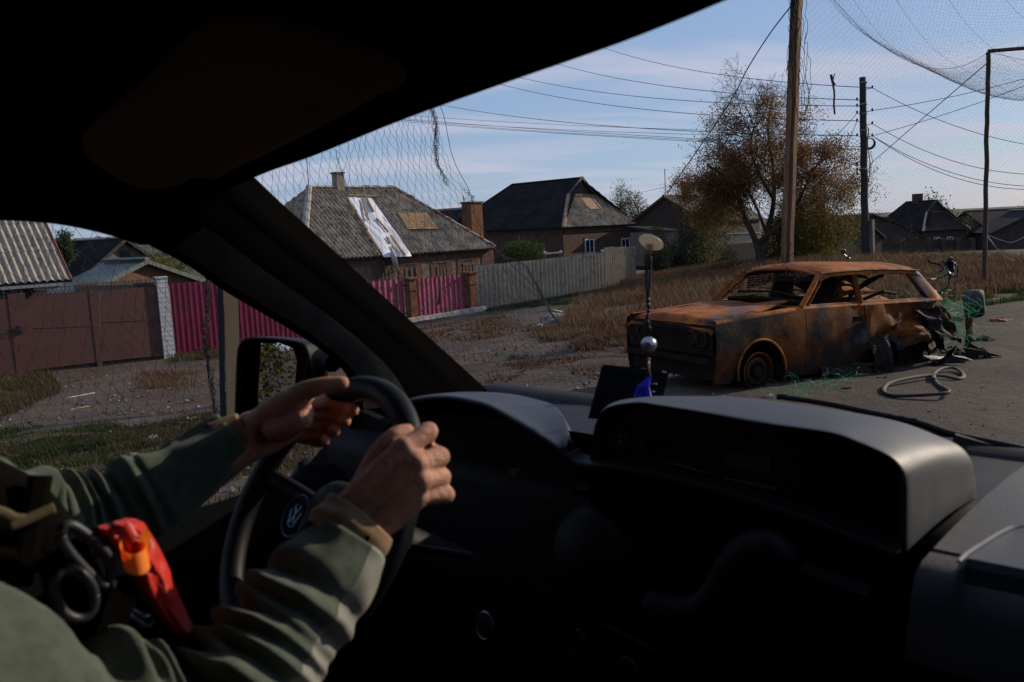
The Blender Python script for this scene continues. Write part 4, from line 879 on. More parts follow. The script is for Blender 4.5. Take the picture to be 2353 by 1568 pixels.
shrub('bush', 1010, 700, 62, 45, 10, LG, .05, 10, 'tiny weed stalk in front of the picket fence', rg, .5, cat='weed', stems=2)
rg = np.random.default_rng(15)
LS = leafmat('sparse_far_leaves', [(.10, .085, .04), (.15, .12, .05), (.07, .06, .03)])
tree('tree', P(2168, 580, 19), 'green far tree rising behind the pale-edged house', rg, 7.6, LGb, .26, 5, .5, n_main=7, spread=.7, levels=3, low=.1)
tree('tree', P(2030, 585, 18), 'sparse far tree left of the pale-edged house', rg, 6.0, LS, .16, 3, .4, n_main=6, spread=.7, levels=3, low=.2)
tree('tree', P(2212, 585, 19), 'small far tree between the pale-edged house and the long barn', rg, 4.8, LGb, .22, 4, .4, n_main=6, spread=.6, levels=3, low=.2)
tree('tree', P(2372, 600, 19), 'nearly bare far tree at the right edge behind the netting', rg, 9.5, LS, .12, 1, .3, n_main=7, spread=.6, levels=3, low=.3)
tree('sapling', P(2060, 625, 42), 'thin bare sapling in the dry grass beside the concrete pole', rg, 3.4, LS, .05, 1, .1, cat='sapling', n_main=7, spread=.6, levels=2, trunk_r=.035, low=.2)
tree('sapling', P(1420, 520, 24), 'thin sparse tree behind the roof of the dark house', rg, 4.4, LGb, .13, 4, .3, cat='tree', n_main=7, spread=.7, levels=3, trunk_r=.06, low=.3)
for u, v, k, h, s_ in ((1975, 606, 46, 1.0, 1), (2100, 612, 50, .8, 2), (2200, 620, 58, .9, 3), (2330, 640, 66, .7, 4), (1905, 612, 48, 1.1, 5), (1950, 615, 48, .9, 6)):
    rq = np.random.default_rng(s_); tree('dry_weed', P(u, v, k), 'tall branching dry weed in the brown field behind the wreck', rq, h, M['dry'], .045, 3, .05, cat='weed', group='tall dry weeds in the field', n_main=9, spread=.7, levels=2, trunk_r=.012, low=.05)
# weeds below the gate
for u, v, k, h in ((22, 905, 100, .42), (5, 930, 110, .35)):
    rq = np.random.default_rng(u); tree('dry_weed', P(u, v, k), 'yellow bushy weed left of the gravel drive below the gate', rq, h, LY, .035, 5, .04, cat='weed', group='yellow weeds below the gate', n_main=12, spread=.5, levels=2, trunk_r=.008, low=.05)
# ================================================================ POLES
def pole(name, u0, v0, u1, v1, k0, w0, w1, label, cat='pole', mat='wood_pole', seg=10, sq=1.0, wob_=.012, extend=0):
    b = P(u0, v0, k0); b[2] = H1(b) - .15; kk_ = k0
    # top at the same distance, straight up but leaning as seen
    t_ = RP(u1, v1, b, nrm(b * [1, 1, 0])); d = t_ - b; t_ = b + d * (1 + extend)
    th_ = thing(name, b, label, cat); n = 26; path = [b + (t_ - b) * i / (n - 1) + A([mn.noise(Vector((i * .4, u0, 0))), mn.noise(Vector((i * .4, u0, 9))), 0]) * wob_ for i in range(n)]
    bm = MB(); bm.tube(path, np.linspace(w0 / 2, w1 / 2, n), seg, sq=sq); o = bm.build('shaft', M[mat], th_, smooth=seg > 6); return th_, b, t_
M['post_dark'] = plain('dark_post_wood', (.10, .055, .035), (.05, .03, .02), 2.2, .85, stretch=(6, 6, .5), bs=.8)
tp1, b1, e1_ = pole('wooden_pole', 1806, 722, 1832, 0, 112, .215, .20, 'tall leaning rough wooden pole right behind the burnt car', seg=4, extend=.22)
b_ = b1; o_ = e1_ - b1
bm = MB(); bm.beam(b1 + A([-.13, -.08, 0]), b1 + (e1_ - b1) * .995 + A([-.10, -.08, 0]), .10, .10); bm.build('split_board', M['wood_pole'], tp1)
def onp(a, b, f): return a + (b - a) * f
bm = MB(); rq = random.Random(3)
for i in range(26):   # rope and net threads hanging along the pole
    f0 = rq.uniform(.62, .98); q = onp(b1, e1_, f0) + A([-.16 + rq.uniform(-.02, .4) * (i % 2), -.15, 0]); pts = [q]
    for j in range(9): q = q + A([rq.uniform(-.05, .05), 0, -rq.uniform(.05, .22)]); pts.append(q)
    bm.tube(bez(pts, 3), .006, 3, cap=False)
bm.build('hanging_threads', M['net'], tp1)
tp3, b3, e3 = pole('wooden_post', 2262, 665, 2271, 120, 97, .105, .10, 'narrow wooden post with a crossbeam carrying the road netting', wob_=.03, seg=7, mat='post_dark')
cbm = MB(); cb_end = P(2700, 66, 118); cbm.tube([e3 + ZD * .02, onp(e3, cb_end, .25) - ZD * .02, onp(e3, cb_end, .6), cb_end], .045, 6); cbm.build('crossbeam', M['post_dark'], tp3)
tp2, b2, e2_ = pole('utility_pole', 1989, 602, 1982, 178, 57, .30, .25, 'dark concrete utility pole with insulators and a cable coil', mat='cpole', seg=9, wob_=.02)
bm = MB(); bm.beam(b2 + A([.25, -.05, 0]), b2 + A([.22, -.02, 1.75]), .19, .16); bm.build('support_stub', M['concrete'], tp2)
def pz(v): return RP(1984, v, b2, nrm(b2 * [1, 1, 0]))
INS = []
for v, sd_ in ((206, 1), (232, -1), (246, -1), (262, -1), (280, -1), (288, 1), (258, 1), (314, -1), (316, 1), (380, -1), (392, -1), (402, -1)):
    c = pz(v); a = c + A([.13 * sd_, -.1, 0]); b = c + A([.30 * sd_, -.12, .03]); bm = MB(); bm.tube([c, a, b], .014, 5); bm.lathe(b, ZD, [(.01, -.03), (.045, -.02), (.03, .02), (.045, .05), (.02, .09), (.004, .1)], 10); bm.build('insulator', M['iron_dark'], tp2); INS.append(b)
bm = MB()
for v in (190, 240, 262, 300, 388): bm.lathe(pz(v), ZD, [(.155, -.02), (.16, 0), (.155, .02)], 12)
bm.build('clamp_band', M['grey_post'], tp2)
c = pz(332) + A([.20, -.1, 0]); bm = MB()
for i in range(5): bm.torus(c + A([0, .02 * i, .01 * i]), (0.3, 1, 0), .22 - .008 * i, .016, 26, 5)
bm.tube([c + ZD * .2, pz(300) + A([.15, -.1, 0]), pz(290) + A([.1, -.1, 0])], .012, 5); bm.build('cable_coil', M['cable'], tp2)
bm = MB(); bm.tube(bez([pz(296) + A([.16, -.12, 0]), pz(330) + A([.10, -.15, 0]), pz(380) + A([.2, -.15, 0]), pz(420) + A([.14, -.15, 0])], 8), .02, 5); bm.tube(bez([pz(350) + A([.22, -.12, 0]), pz(375) + A([.3, -.15, 0]), pz(390) + A([.12, -.15, 0])], 6), .012, 5); bm.build('service_cable', M['cable'], tp2)
# tan plank post on the left verge, carries the near netting
bq = P(536, 985, 224); bq[2] = H1(bq) - .1; pl = thing('plank_post', bq, 'tan flat plank post on the left verge beside the wing mirror', 'post')
tq = RP(528, 560, bq, nrm(bq * [1, 1, 0])); tq = bq + (tq - bq) * 2.3; vx = nrm(np.cross(bq * [1, 1, 0], ZD)); bm = MB(); bm.beam(bq, tq, .135, .06, upv=nrm(bq * [1, 1, 0])); bm.build('plank', M['plank_tan'], pl)
bm = MB(); bm.beam(bq - vx * .10 + A([0, -.02, 0]), tq - vx * .10, .05, .05); bm.build('dark_batten', M['net'], pl)
# ================================================================ CABLES
def sagline(a, b, sag, n=28): 
    t = np.linspace(0, 1, n)[:, None]; return a + (b - a) * t - ZD * sag * 4 * t * (1 - t)
def cable(pts, r, label, group=None, name='cable'):
    bm = MB(); bm.tube(pts, r, 5, cap=False); return tag(bm.build(name, M['cable'], loc=pts[0]), label, 'cable', group)
gl = 'power lines running left from the utility pole'
# far ends sit on a pole hidden by the roof of the van
for (u, v, k), i, sg, wd in (((1300, 74, 26), 0, .9, 'topmost thin power line leaving the utility pole to the left'), ((1150, 100, 26), 1, 1.0, 'second power line from the top left of the utility pole'), ((1050, 135, 26), 2, 1.0, 'third power line from the top left of the utility pole'),
                     ((1000, 145, 26), 4, 1.1, 'thick fourth power line left of the utility pole'), ((850, 203, 26), 7, .9, 'fifth lower power line crossing behind the big tree')):
    cable(sagline(P(u, v, k), INS[i], sg), .016, wd, gl)
for j, (a, b) in enumerate((((820, 262), (1985, 338)), ((810, 268), (1985, 344)), ((850, 258), (1720, 302)), ((860, 270), (1700, 312)), ((830, 266), (1650, 324)))):
    cable(sagline(P(*a, 22), P(*b, 34 if j > 1 else 50), .25), .014, ['upper','lower','upper middle','middle','lower middle'][j] + ' strand of the low cable bundle behind the hanging net', 'low cable bundle')
for j, (i, e, sg) in enumerate(((0, (2560, 345), .7), (5, (2560, 380), 1.0), (8, (2560, 402), 1.2), (8, (2600, 92), .25), (6, (2600, 100), .3), (8, (2500, 420), .8))):
    cable(sagline(INS[i], P(*e, 60), sg), .012, ['highest sagging line right of the utility pole', 'second sagging line right of the utility pole', 'lower thick sagging line right of the utility pole', 'upper line rising right from the utility pole', 'lower line rising right from the utility pole', 'lowest faint line right of the utility pole'][j], 'lines right of the utility pole')
cable(np.array([pz(382) + A([.15, -.1, 0]), P(2100, 290, 72), onp(b3, e3, .96)]), .012, 'straight stay wire from the utility pole up to the narrow post')
cable(bez([onp(b1, e1_, .81) + A([-.1, -.1, 0]), P(1771, 75, 104), P(1718, 158, 100), P(1668, 250, 95), P(1532, 447, 86)], 10), .014, 'slanting guy wire from the leaning wooden pole down to the left')
for j, (a, b, e) in enumerate((((1884, 322), 9, 0), ((1895, 330), 3, 0), ((1915, 395), 4, 0))):
    cable(sagline(P(*a, 52), INS[b], .1), .012, ['upper', 'middle', 'lower'][j] + ' slack wire between the big tree and the utility pole', 'wires from the tree to the utility pole')
cable(sagline(P(1455, 445, 30), P(1600, 408, 44), .1), .012, 'faint wire from the dark house roof towards the big tree')
cable(np.array([P(1139, 580, 48), P(1213, 612, 54)]), .02, 'pale stay from the tarped house corner to the slate fence')
# stick caught in the net
st = MB(); p = [P(*q, 108) for q in ((1912, 178), (1914, 195), (1917, 215), (1916, 240), (1918, 263))]; st.tube(bez(p, 4), .022, 5); st.tube([P(1909, 172, 108), P(1913, 188, 108), P(1918, 196, 108)], .03, 5); st.tube([P(1918, 170, 108), P(1914, 185, 108)], .012, 4); tag(st.build('stick', M['bark'], loc=p[0]), 'dark broken branch hanging caught in the tall netting', 'branch')
# ================================================================ NETS
def netwall(pf, ns, nt, r, jit, rg, skip=None):
    """diamond mesh; pf(i,j)->point"""
    g_ = np.full((ns + 1, nt + 1, 3), np.nan)
    for i in range(ns + 1):
        for j in range(nt + 1):
            if (i + j) % 2 == 0:
                q = pf(i / ns, j / nt)
                if q is not None: g_[i, j] = q + rg.normal(0, jit, 3)
    a, b = [], []
    for i in range(ns + 1):
        for j in range(nt):
            if (i + j) % 2: continue
            for di in (-1, 1):
                if 0 <= i + di <= ns: a.append(g_[i, j]); b.append(g_[i + di, j + 1])
    a, b = A(a), A(b); ok = ~(np.isnan(a).any(1) | np.isnan(b).any(1)); a, b = a[ok], b[ok]
    if skip: 
        kp = rg.uniform(0, 1, len(a)) > skip; a, b = a[kp], b[kp]
    mid = (a + b) / 2 - ZD * .012 * np.linalg.norm(a - b, axis=1, keepdims=True) / .1 + rg.normal(0, jit * .35, a.shape)
    return MB().strands(np.r_[a, mid], np.r_[mid, b], r)
rg = np.random.default_rng(8)
top1 = onp(b1, e1_, .885); 
def edge(s):   # top edge of the right wall net: slack rope from the leaning pole to the narrow post and on
    if s < 1: return onp(top1 + ZD * .35, e3, s) - ZD * 1.15 * 4 * s * (1 - s) * (.8 + .2 * s)
    return e3 + (P(2800, 190, 75) - e3) * (s - 1) - ZD * .6 * (s - 1)
def pf(a, b):
    s = a * 1.75; tp_ = edge(s); base = onp(b1, b3, s); z0 = H1(base) + .1; bow = .35 * math.sin(b * math.pi)
    return A([tp_[0] * (1 - b) + base[0] * b + bow * .5, tp_[1] * (1 - b) + base[1] * b + bow, tp_[2] + (z0 - tp_[2]) * b])
nr = netwall(pf, 220, 100, .0011, .003, rg)
nr.tube([edge(s) for s in np.linspace(0, 1.75, 50)], .005, 4, cap=False)
tag(nr.build('wall_net', M['net'], loc=b3), 'fine black netting wall hung between the leaning pole and the narrow post', 'net')
# overhead sheet between the posts and the road beam, sagging
pe = P(2750, -60, 118)
def po(a, b):
    L0 = edge(a * 1.0); Rr = L0 + (cb_end - e3) * 1.0; q = L0 + (Rr - L0) * b; return q - ZD * (.75 * 4 * b * (1 - b) + .12 * math.sin(a * 9))
no = netwall(po, 150, 90, .0011, .008, rg)
for kx in (.25, .5, .72, .9):
    no.tube([po(x, kx * 1.0) for x in np.linspace(0, 1, 30)], .0025, 4, cap=False)
tag(no.build('roof_net', M['net'], loc=e3), 'sagging black netting canopy over the road behind the crossbeam', 'net')
# left net along the verge
Lp = 8.6
def ln(s, z, dl=0): return V(s, Lp + dl, z)
S0, S1 = 1.0, 11.3
def redge(z):  # ragged right edge, s as a function of height
    return float(np.interp(z, [-.2, .5, 1.5, 2.3, 3.0, 3.6, 5.5], [10.9, 10.2, 9.0, 8.5, 8.2, 8.0, 7.5]))
zt_ = 5.2
def pl_(a, b):
    z = zt_ * (1 - b) + (-.35) * b; smax = redge(z); s = S0 + (smax - S0) * a; base = V(s, Lp, 0)
    dl = .12 * mn.noise(Vector((s * 1.3, z * .7, 0))) + .25 * b * b; zz = max(z, H1(base) + .03) if b > .9 else z
    if b > .93: dl -= (b - .93) * 14 * (.4 + .6 * mn.noise(Vector((s, 0, 5))))
    ss = s + .07 * mn.noise(Vector((s * 2, z * 1.1, 7))) * (1 + b)
    return V(ss, Lp + dl, zz - .06 * math.sin(s * 1.8))
nl_ = netwall(pl_, 130, 44, .0022, .012, rg)
nl_.tube([V(redge(z) + .02 * math.sin(z * 9), Lp + .05 * math.sin(z * 7), z) for z in np.linspace(-.2, 5.2, 50)], .005, 4, cap=False)
nl_.tube(bez([V(redge(.6), Lp, .6), V(11.3, Lp - .5, .25), V(12.2, Lp - 1.2, .0), V(12.9, Lp - 2, -.05)], 8), .006, 4, cap=False)
nl_.tube(bez([V(redge(1.6), Lp, 1.6), V(redge(1.0) + .15, Lp, 1.0), V(redge(.3), Lp - .05, .3), V(11.4, Lp - .3, -.1)], 8), .007, 4, cap=False)
tag(nl_.build('verge_net', M['net'], loc=V(5, Lp, 0)), 'torn black diamond netting hanging along the left verge', 'net')
# bunched tangles in the left net
def tangle(pts, n, wd, r, label, seed):
    rq = np.random.default_rng(seed); pts = bez(pts, 10); bm = MB()
    for i in range(n):
        ph = rq.uniform(0, 6, 3); a0, a1 = sorted(rq.uniform(0, 1, 2)); a0 *= .5; a1 = .5 + a1 / 2; ii_ = np.linspace(a0, a1, 40); idx = (ii_ * (len(pts) - 1)); q = A([np.interp(idx, np.arange(len(pts)), pts[:, c]) for c in range(3)]).T
        sp = wd * (np.sin(ii_ * 9 + ph[0])[:, None] * rq.normal(0, 1, 3) * .5 + rq.normal(0, .3, (40, 3))); sp[:, 2] *= .5; bm.tube(q + sp, r, 3, cap=False)
    return tag(bm.build('net_tangle', M['net'], loc=pts[0]), label, 'net')
def nv(u, v, dl=0): n_ = LD; return RP(u, v, V(0, Lp - .1 + dl, 0), n_)
tangle([nv(985, 200), nv(1000, 285), nv(1003, 360), nv(1028, 430)], 11, .05, .0035, 'dark bunched tangle of netting hanging near the torn top edge', 1)
tangle([nv(470, 560), nv(478, 680), nv(474, 780), nv(488, 900), nv(500, 975)], 12, .035, .004, 'dark bunched cord of netting hanging left of the tan plank post', 2)
tangle([nv(524, 640), nv(522, 780), nv(524, 900), nv(527, 985)], 20, .04, .0035, 'dense fringe of netting gathered against the tan plank post', 3)
tangle([nv(770, 340), nv(785, 395), nv(800, 450)], 4, .03, .0022, 'thin loose netting threads above the tarped house chimney', 4)
tangle([nv(1060, 420), nv(1085, 460), nv(1050, 500), nv(1020, 540)], 5, .07, .002, 'loose netting threads at the torn corner above the orange annex chimney', 5)
tangle([P(1200, 595, 88), P(1230, 650, 88), P(1270, 725, 92), P(1310, 770, 105)], 14, .05, .004, 'dark slanting rope of bunched netting running down to the whitish rock heap', 6)
tangle([G(1310, 770) + ZD * .1, G(1400, 800) + ZD * .05, G(1500, 790) + ZD * .03], 6, .05, .0035, 'thin dark netting cords lying on the dirt by the dry grass', 7)
tangle([G(1130, 900) + ZD * .02, G(1200, 860) + ZD * .04, G(1290, 800) + ZD * .1], 5, .08, .004, 'loose netting strands lying across the gravel', 8)
# white rag and straps hanging right of the narrow post
bm = MB()
for j in range(3): bm.tube(bez([P(2268, 538 + j * 3, 96), P(2290, 570, 97), P(2310, 590 + j, 98), P(2332, 600 + j, 99)], 8) + A([0, .02 * j, .01 * j]), .009, 4, cap=False)
bm.tube(bez([P(2270, 540, 96), P(2300, 552, 97), P(2330, 556, 98), P(2380, 530, 99)], 8), .007, 4, cap=False)
tag(bm.build('strap', M['whitewash'], loc=e3), 'pale frayed straps hanging from the right side of the narrow post', 'strap')
# ================================================================ BURNT CAR
CA, SA = math.cos(.501), math.sin(.501); CO = A([2.329, 9.858, 0.0])
def CV(x, n, z): return CO + A([x * CA + n * SA, x * SA - n * CA, z - .045 * x])
def Z4(zx, zy, k): return P(1452.2 + zx * .3516, 551.5 + zy * .3516, k)
def G4(zx, zy): return G(1452.2 + zx * .3516, 551.5 + zy * .3516)
def rust(name, soot=.45, ash=.56, dark=1.0):
    m, t = newmat(name); vec = t.n('ShaderNodeTexCoord').outputs['Object']
    a = t.mix(t.ramp(t.noise(vec, 2.6, 8, .62, .6), .36, .64), (.50 * dark, .15 * dark, .022 * dark), (.22 * dark, .058 * dark, .012 * dark))
    a = t.mix(t.ramp(t.noise(t.mapv(vec, (1, 1, 2.5)), 7.5, 8, .7), .52, .66, 0, .8), a, (.05, .02, .012))
    a = t.mix(t.ramp(t.noise(vec, 1.3, 7, .62), soot, soot + .10), a, (.022, .017, .015))
    a = t.mix(t.ramp(t.noise(t.mapv(vec, (1, 1, .6)), 1.9, 7, .6, .3), ash + .04, ash + .12, 0, .7), a, (.10, .11, .13))
    a = t.mix(t.ramp(t.noise(vec, 22, 5, .7), .62, .75, 0, .4), a, (.25, .15, .085))
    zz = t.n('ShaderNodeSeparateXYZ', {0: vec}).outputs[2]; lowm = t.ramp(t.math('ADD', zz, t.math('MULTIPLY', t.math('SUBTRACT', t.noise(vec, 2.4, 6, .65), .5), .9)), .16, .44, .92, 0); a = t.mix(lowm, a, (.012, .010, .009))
    h = t.math('ADD', t.noise(vec, 34, 6, .7), t.math('MULTIPLY', t.noise(vec, 4, 4), 1.2))
    finish(t, a, t.ramp(t.noise(vec, 5, 5), .3, .7, .62, .9), .0, h, .45, .012, .14); return m
M['rust'] = rust('burnt_rust', .49, .60, .44); M['rust_sunlit'] = rust('burnt_rust_sunlit', .58, .50, .92); M['rust_low'] = rust('burnt_rust_low', .42, .75, .30); M['soot'] = plain('soot_black', (.014, .012, .011), (.032, .018, .012), 5, .9, bs=.4, spec=.1)  # roof rust brighter, side rust darker: sun and shade put into the colour
car = thing('burnt_car', CV(1.2, 0, 0), 'burnt-out rusty estate car wreck without glass standing on bare rims', 'car')
def nb_(a, b, c=0.): return mn.noise(Vector((a, b, c)))
def nside(z, x=0): return .735 + .055 * max(0, 1 - ((z - .48) / .42) ** 2)
def side(x0, x1, zlo, zhi, s, nx=30, nz=10, crum=lambda x: 0.0, thick=.02, name='panel', mat='rust', parent=None):
    g_ = []; 
    for x in np.linspace(x0, x1, nx):
        a, b = zlo(x), zhi(x); r = []
        for j in range(nz + 1):
            z = a + (b - a) * j / nz; c = crum(x); n = nside(z) + c * (nb_(x * 3, z * 3.5, 1) * 1.5 + .3 * nb_(x * 8, z * 7, 2)) + .006 * nb_(x * 3, z * 3, 7)
            xx = x + c * .5 * nb_(x * 5, z * 6, 9); r.append(CV(xx, s * n, z + c * .35 * nb_(x * 6, z * 2, 5)))
        g_.append(r)
    g_ = A(g_); bm = MB(); bm.grid(g_); bm.grid(g_ - s * A([SA, -CA, 0]) * thick)
    # close the edges
    for e, f in ((g_[0], g_[0]), (g_[-1], g_[-1]), (g_[:, 0], g_[:, 0]), (g_[:, -1], g_[:, -1])): bm.grid([e, f - s * A([SA, -CA, 0]) * thick])
    return bm.build(name, M[mat], parent or car, smooth=True, autosm=40)
def arch(x, xc, r=.35, zc=.19, base=.09): d = abs(x - xc); return max(base, zc + math.sqrt(max(0, r * r - d * d))) if d < r else base
belt = lambda x: np.interp(x, [-.64, .68, 3.2], [.735, .845, .855])
for s in (1, -1):
    w_ = 'near' if s == 1 else 'far'
    xs = np.r_[np.linspace(-.64, -.33, 5), np.linspace(-.329, .329, 25), np.linspace(.33, .69, 6)]
    def grid_side(xs, zlo, zhi, crum, name, mat):
        g_ = []
        for x in xs:
            a, b = zlo(x), zhi(x); c = crum(x); g_.append([CV(x + c * .5 * nb_(x * 5, z * 6, 9), s * (nside(z) + c * (nb_(x * 3, z * 3.5, 1) * 1.5 + .3 * nb_(x * 8, z * 7, 2)) + .008 * nb_(x * 3, z * 3, 7)), z + c * .3 * nb_(x * 6, z * 2, 5)) for z in np.linspace(a, b, 13)])
        g_ = A(g_); bm = MB(); bm.grid(g_); off = -s * A([SA, -CA, 0]) * .02; bm.grid(g_ + off)
        for e in (g_[0], g_[-1], g_[:, 0], g_[:, -1]): bm.grid([e, e + off])
        return bm.build(name, M[mat], car, smooth=True, autosm=35)
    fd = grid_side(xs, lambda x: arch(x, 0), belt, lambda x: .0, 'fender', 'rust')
    if s == 1:
        # arch lip
        bm = MB(); bm.tube([CV(.353 * math.cos(a), .79, .19 + .353 * math.sin(a)) for a in np.linspace(-.2, math.pi + .2, 30)], .016, 6, cap=False); bm.build('arch_lip', M['rust_sunlit'], fd, smooth=True)
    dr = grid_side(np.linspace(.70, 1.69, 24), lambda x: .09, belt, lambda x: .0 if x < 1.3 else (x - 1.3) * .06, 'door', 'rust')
    if s == 1:
        bm = MB(); bm.obox(CV(1.52, .80, .70), A([CA, SA, 0]) * .075, A([SA, -CA, 0]) * .012, ZD * .03); bm.build('handle_recess', M['soot'], dr)
        bm = MB(); bm.grid([[CV(1.69 + .01 * math.sin(z * 12), .775 + .06 * t_ + .02 * math.sin(z * 9), z - .03 * t_) for t_ in (0, .5, 1)] for z in np.linspace(.36, .80, 9)]); bm.build('bent_edge', M['rust_sunlit'], dr, smooth=True)
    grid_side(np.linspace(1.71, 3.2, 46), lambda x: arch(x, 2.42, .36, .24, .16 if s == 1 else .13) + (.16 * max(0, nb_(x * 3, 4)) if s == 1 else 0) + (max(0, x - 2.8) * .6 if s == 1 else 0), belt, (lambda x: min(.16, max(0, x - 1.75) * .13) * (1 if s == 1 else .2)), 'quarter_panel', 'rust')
    # shoulder ledge under the windows
    bm = MB(); g_ = [[CV(x, s * n, belt(x) + dz) for n, dz in ((.742, .0), (.735, .02), (.70, .035), (.66, .03))] for x in np.linspace(-.62 if s < 0 else -.6, 3.18, 40)]; bm.grid(g_); bm.build('shoulder_line', M['rust_sunlit'], car, smooth=True)
    # pillars
    def strut(pts, w_, d_, nm='pillar', mat='rust'):
        bm = MB(); pts = bez(pts, 6); bm.tube(pts, w_ / 2, 4, sq=d_ / w_, upv=A([CA, SA, 0])); return bm.build(nm, M[mat], car)
    strut([CV(.68, s * .72, .86), CV(.90, s * .66, 1.05), CV(1.13, s * .585, 1.235)], .075, .075, 'windscreen_pillar', 'rust_sunlit')
    strut([CV(.80, s * .71, .875), CV(1.0, s * .655, 1.05), CV(1.20, s * .59, 1.20)], .03, .03, 'window_frame')
    strut([CV(1.67, s * .70, .86), CV(1.69, s * .59, 1.22)], .095, .05, 'door_pillar')
    strut([CV(.82, s * .705, .875), CV(1.62, s * .705, .88)], .03, .03, 'window_frame'); strut([CV(1.74, s * .705, .88), CV(2.92, s * .705, .885)], .03, .03, 'window_frame')
    strut([CV(1.16, s * .592, 1.205), CV(1.9, s * .60, 1.225), CV(2.66, s * .595, 1.205)], .035, .03, 'window_frame')
    strut([CV(2.66, s * .60, 1.2), CV(2.73, s * .625, 1.12), CV(2.93, s * .70, .88)], .04, .03, 'window_frame')
    bm = MB(); gq = []
    for t_ in np.linspace(0, 1, 12):
        xa = 2.66 + .28 * t_ ** .9; xb = 2.88 + .34 * t_; z = 1.235 - .37 * t_; nn = .60 + .12 * t_
        gq.append([CV(xa, s * nn, z - .02), CV((xa + xb) / 2, s * (nn + .012), z + .0), CV(xb, s * (nn - .02), z + .01), CV(xb + .03, s * (nn - .09), z)])
    bm.grid(gq); bm.grid(A(gq) - s * A([SA, -CA, 0]) * .05); bm.build('rear_pillar', M['rust_sunlit'], car, smooth=True)
# bonnet
g_ = []
for x in np.linspace(-.66, .62, 30):
    r = []; t_ = (x + .66) / 1.28; nr_ = .73 - .16 * max(0, t_ - .35) / .65; lift = .11 * max(0, t_ - .4)
    for n in np.linspace(-.73, nr_, 26):
        z = .745 + .115 * t_ + .045 * (1 - (n / .74) ** 2) + lift * max(0, n) * 1.6 - (.09 * max(0, 1 - t_ * 9) ** 1.5) + .012 * nb_(x * 3, n * 3) - .03 * math.exp(-((n - .1) / .25) ** 2) * t_
        r.append(CV(x, n, z - .03 * max(0, (abs(n) - .66) / .08) ** 2))
    g_.append(r)
g_ = A(g_); bm = MB(); bm.grid(g_); bm.grid(g_ - ZD * .018)
for e in (g_[0], g_[-1], g_[:, 0], g_[:, -1]): bm.grid([e, e - ZD * .018])
bm.build('bonnet', M['rust_sunlit'], car, smooth=True, autosm=40)
bm = MB(); bm.grid([[CV(x, n, .70 + .1 * (x + .6) / 1.2) for n in (-.7, .70)] for x in (-.6, .66)]); bm.build('engine_bay', M['soot'], car)
bm = MB(); bm.grid([[CV(x, n, z) for n in np.linspace(-.72, .72, 5)] for x, z in ((.60, .86), (.66, .875), (.72, .87), (.80, .80))]); bm.build('cowl', M['rust_low'], car)
# front face
bm = MB(); bm.grid([[CV(-.66 + .02 * math.sin(z * 9) + .03 * (n / .7) ** 4, n, z) for n in np.linspace(-.73, .73, 14)] for z in np.linspace(.40, .72, 6)]); bm.grid([[CV(-.60, n, z) for n in (-.73, .73)] for z in (.12, .42)]); ff = bm.build('front_panel', M['soot'], car, smooth=True)
for n in (-.60, -.43, .43, .60):
    c = CV(-.685, n, .57); bm = MB(); bm.torus(c, (CA, SA, 0), .078, .011, 26, 6); bm.lathe(c, (CA, SA, 0), [(.001, .03), (.07, .02)], 18); bm.build('headlight', M['rust_low'], ff, smooth=True)
bm = MB()
for z in np.linspace(.48, .66, 7): bm.beam(CV(-.68, -.34, z), CV(-.68, .34, z), .014)
bm.build('grille', M['soot'], ff)
bm = MB(); bm.beam(CV(-.70, -.68, .34), CV(-.70, .70, .34), .06, .05); bm.build('bumper_beam', M['soot'], car)
# roof
g_ = []
for x in np.linspace(1.08, 2.90, 40):
    t_ = (x - 1.08) / 1.82; r = []
    for n in np.linspace(-.635, .635, 30):
        q = abs(n) / .635; z = 1.255 + .075 * (1 - q ** 2.2) + .03 * math.sin(math.pi * t_) - .045 * max(0, 1 - t_ * 9) ** 1.6 - .06 * max(0, (t_ - .9) / .1) ** 2 - .05 * max(0, (q - .9) / .1) ** 2
        z += .008 * nb_(x * 4, n * 4, 3) - .02 * math.exp(-((x - 2.2) / .3) ** 2 - ((n + .1) / .3) ** 2); r.append(CV(x, n * (1 - .03 * math.sin(math.pi * t_) * 0), z))
    g_.append(r)
g_ = A(g_); bm = MB(); bm.grid(g_); bm.grid(g_ - ZD * .02)
for e in (g_[0], g_[-1], g_[:, 0], g_[:, -1]): bm.grid([e, e - ZD * .02])
bm.build('roof', M['rust_sunlit'], car, smooth=True, autosm=45)
bm = MB(); 
for s in (1, -1): bm.tube([CV(x, s * .625, 1.232 + .028 * math.sin(math.pi * (x - 1.08) / 1.82)) for x in np.linspace(1.1, 2.86, 20)], .014, 5)
bm.build('gutter', M['rust'], car)
bm = MB(); bm.tube([CV(1.14, n, 1.225 + .05 * (1 - (n / .6) ** 2)) for n in np.linspace(-.58, .58, 12)], .022, 5); bm.build('header_rail', M['rust'], car)
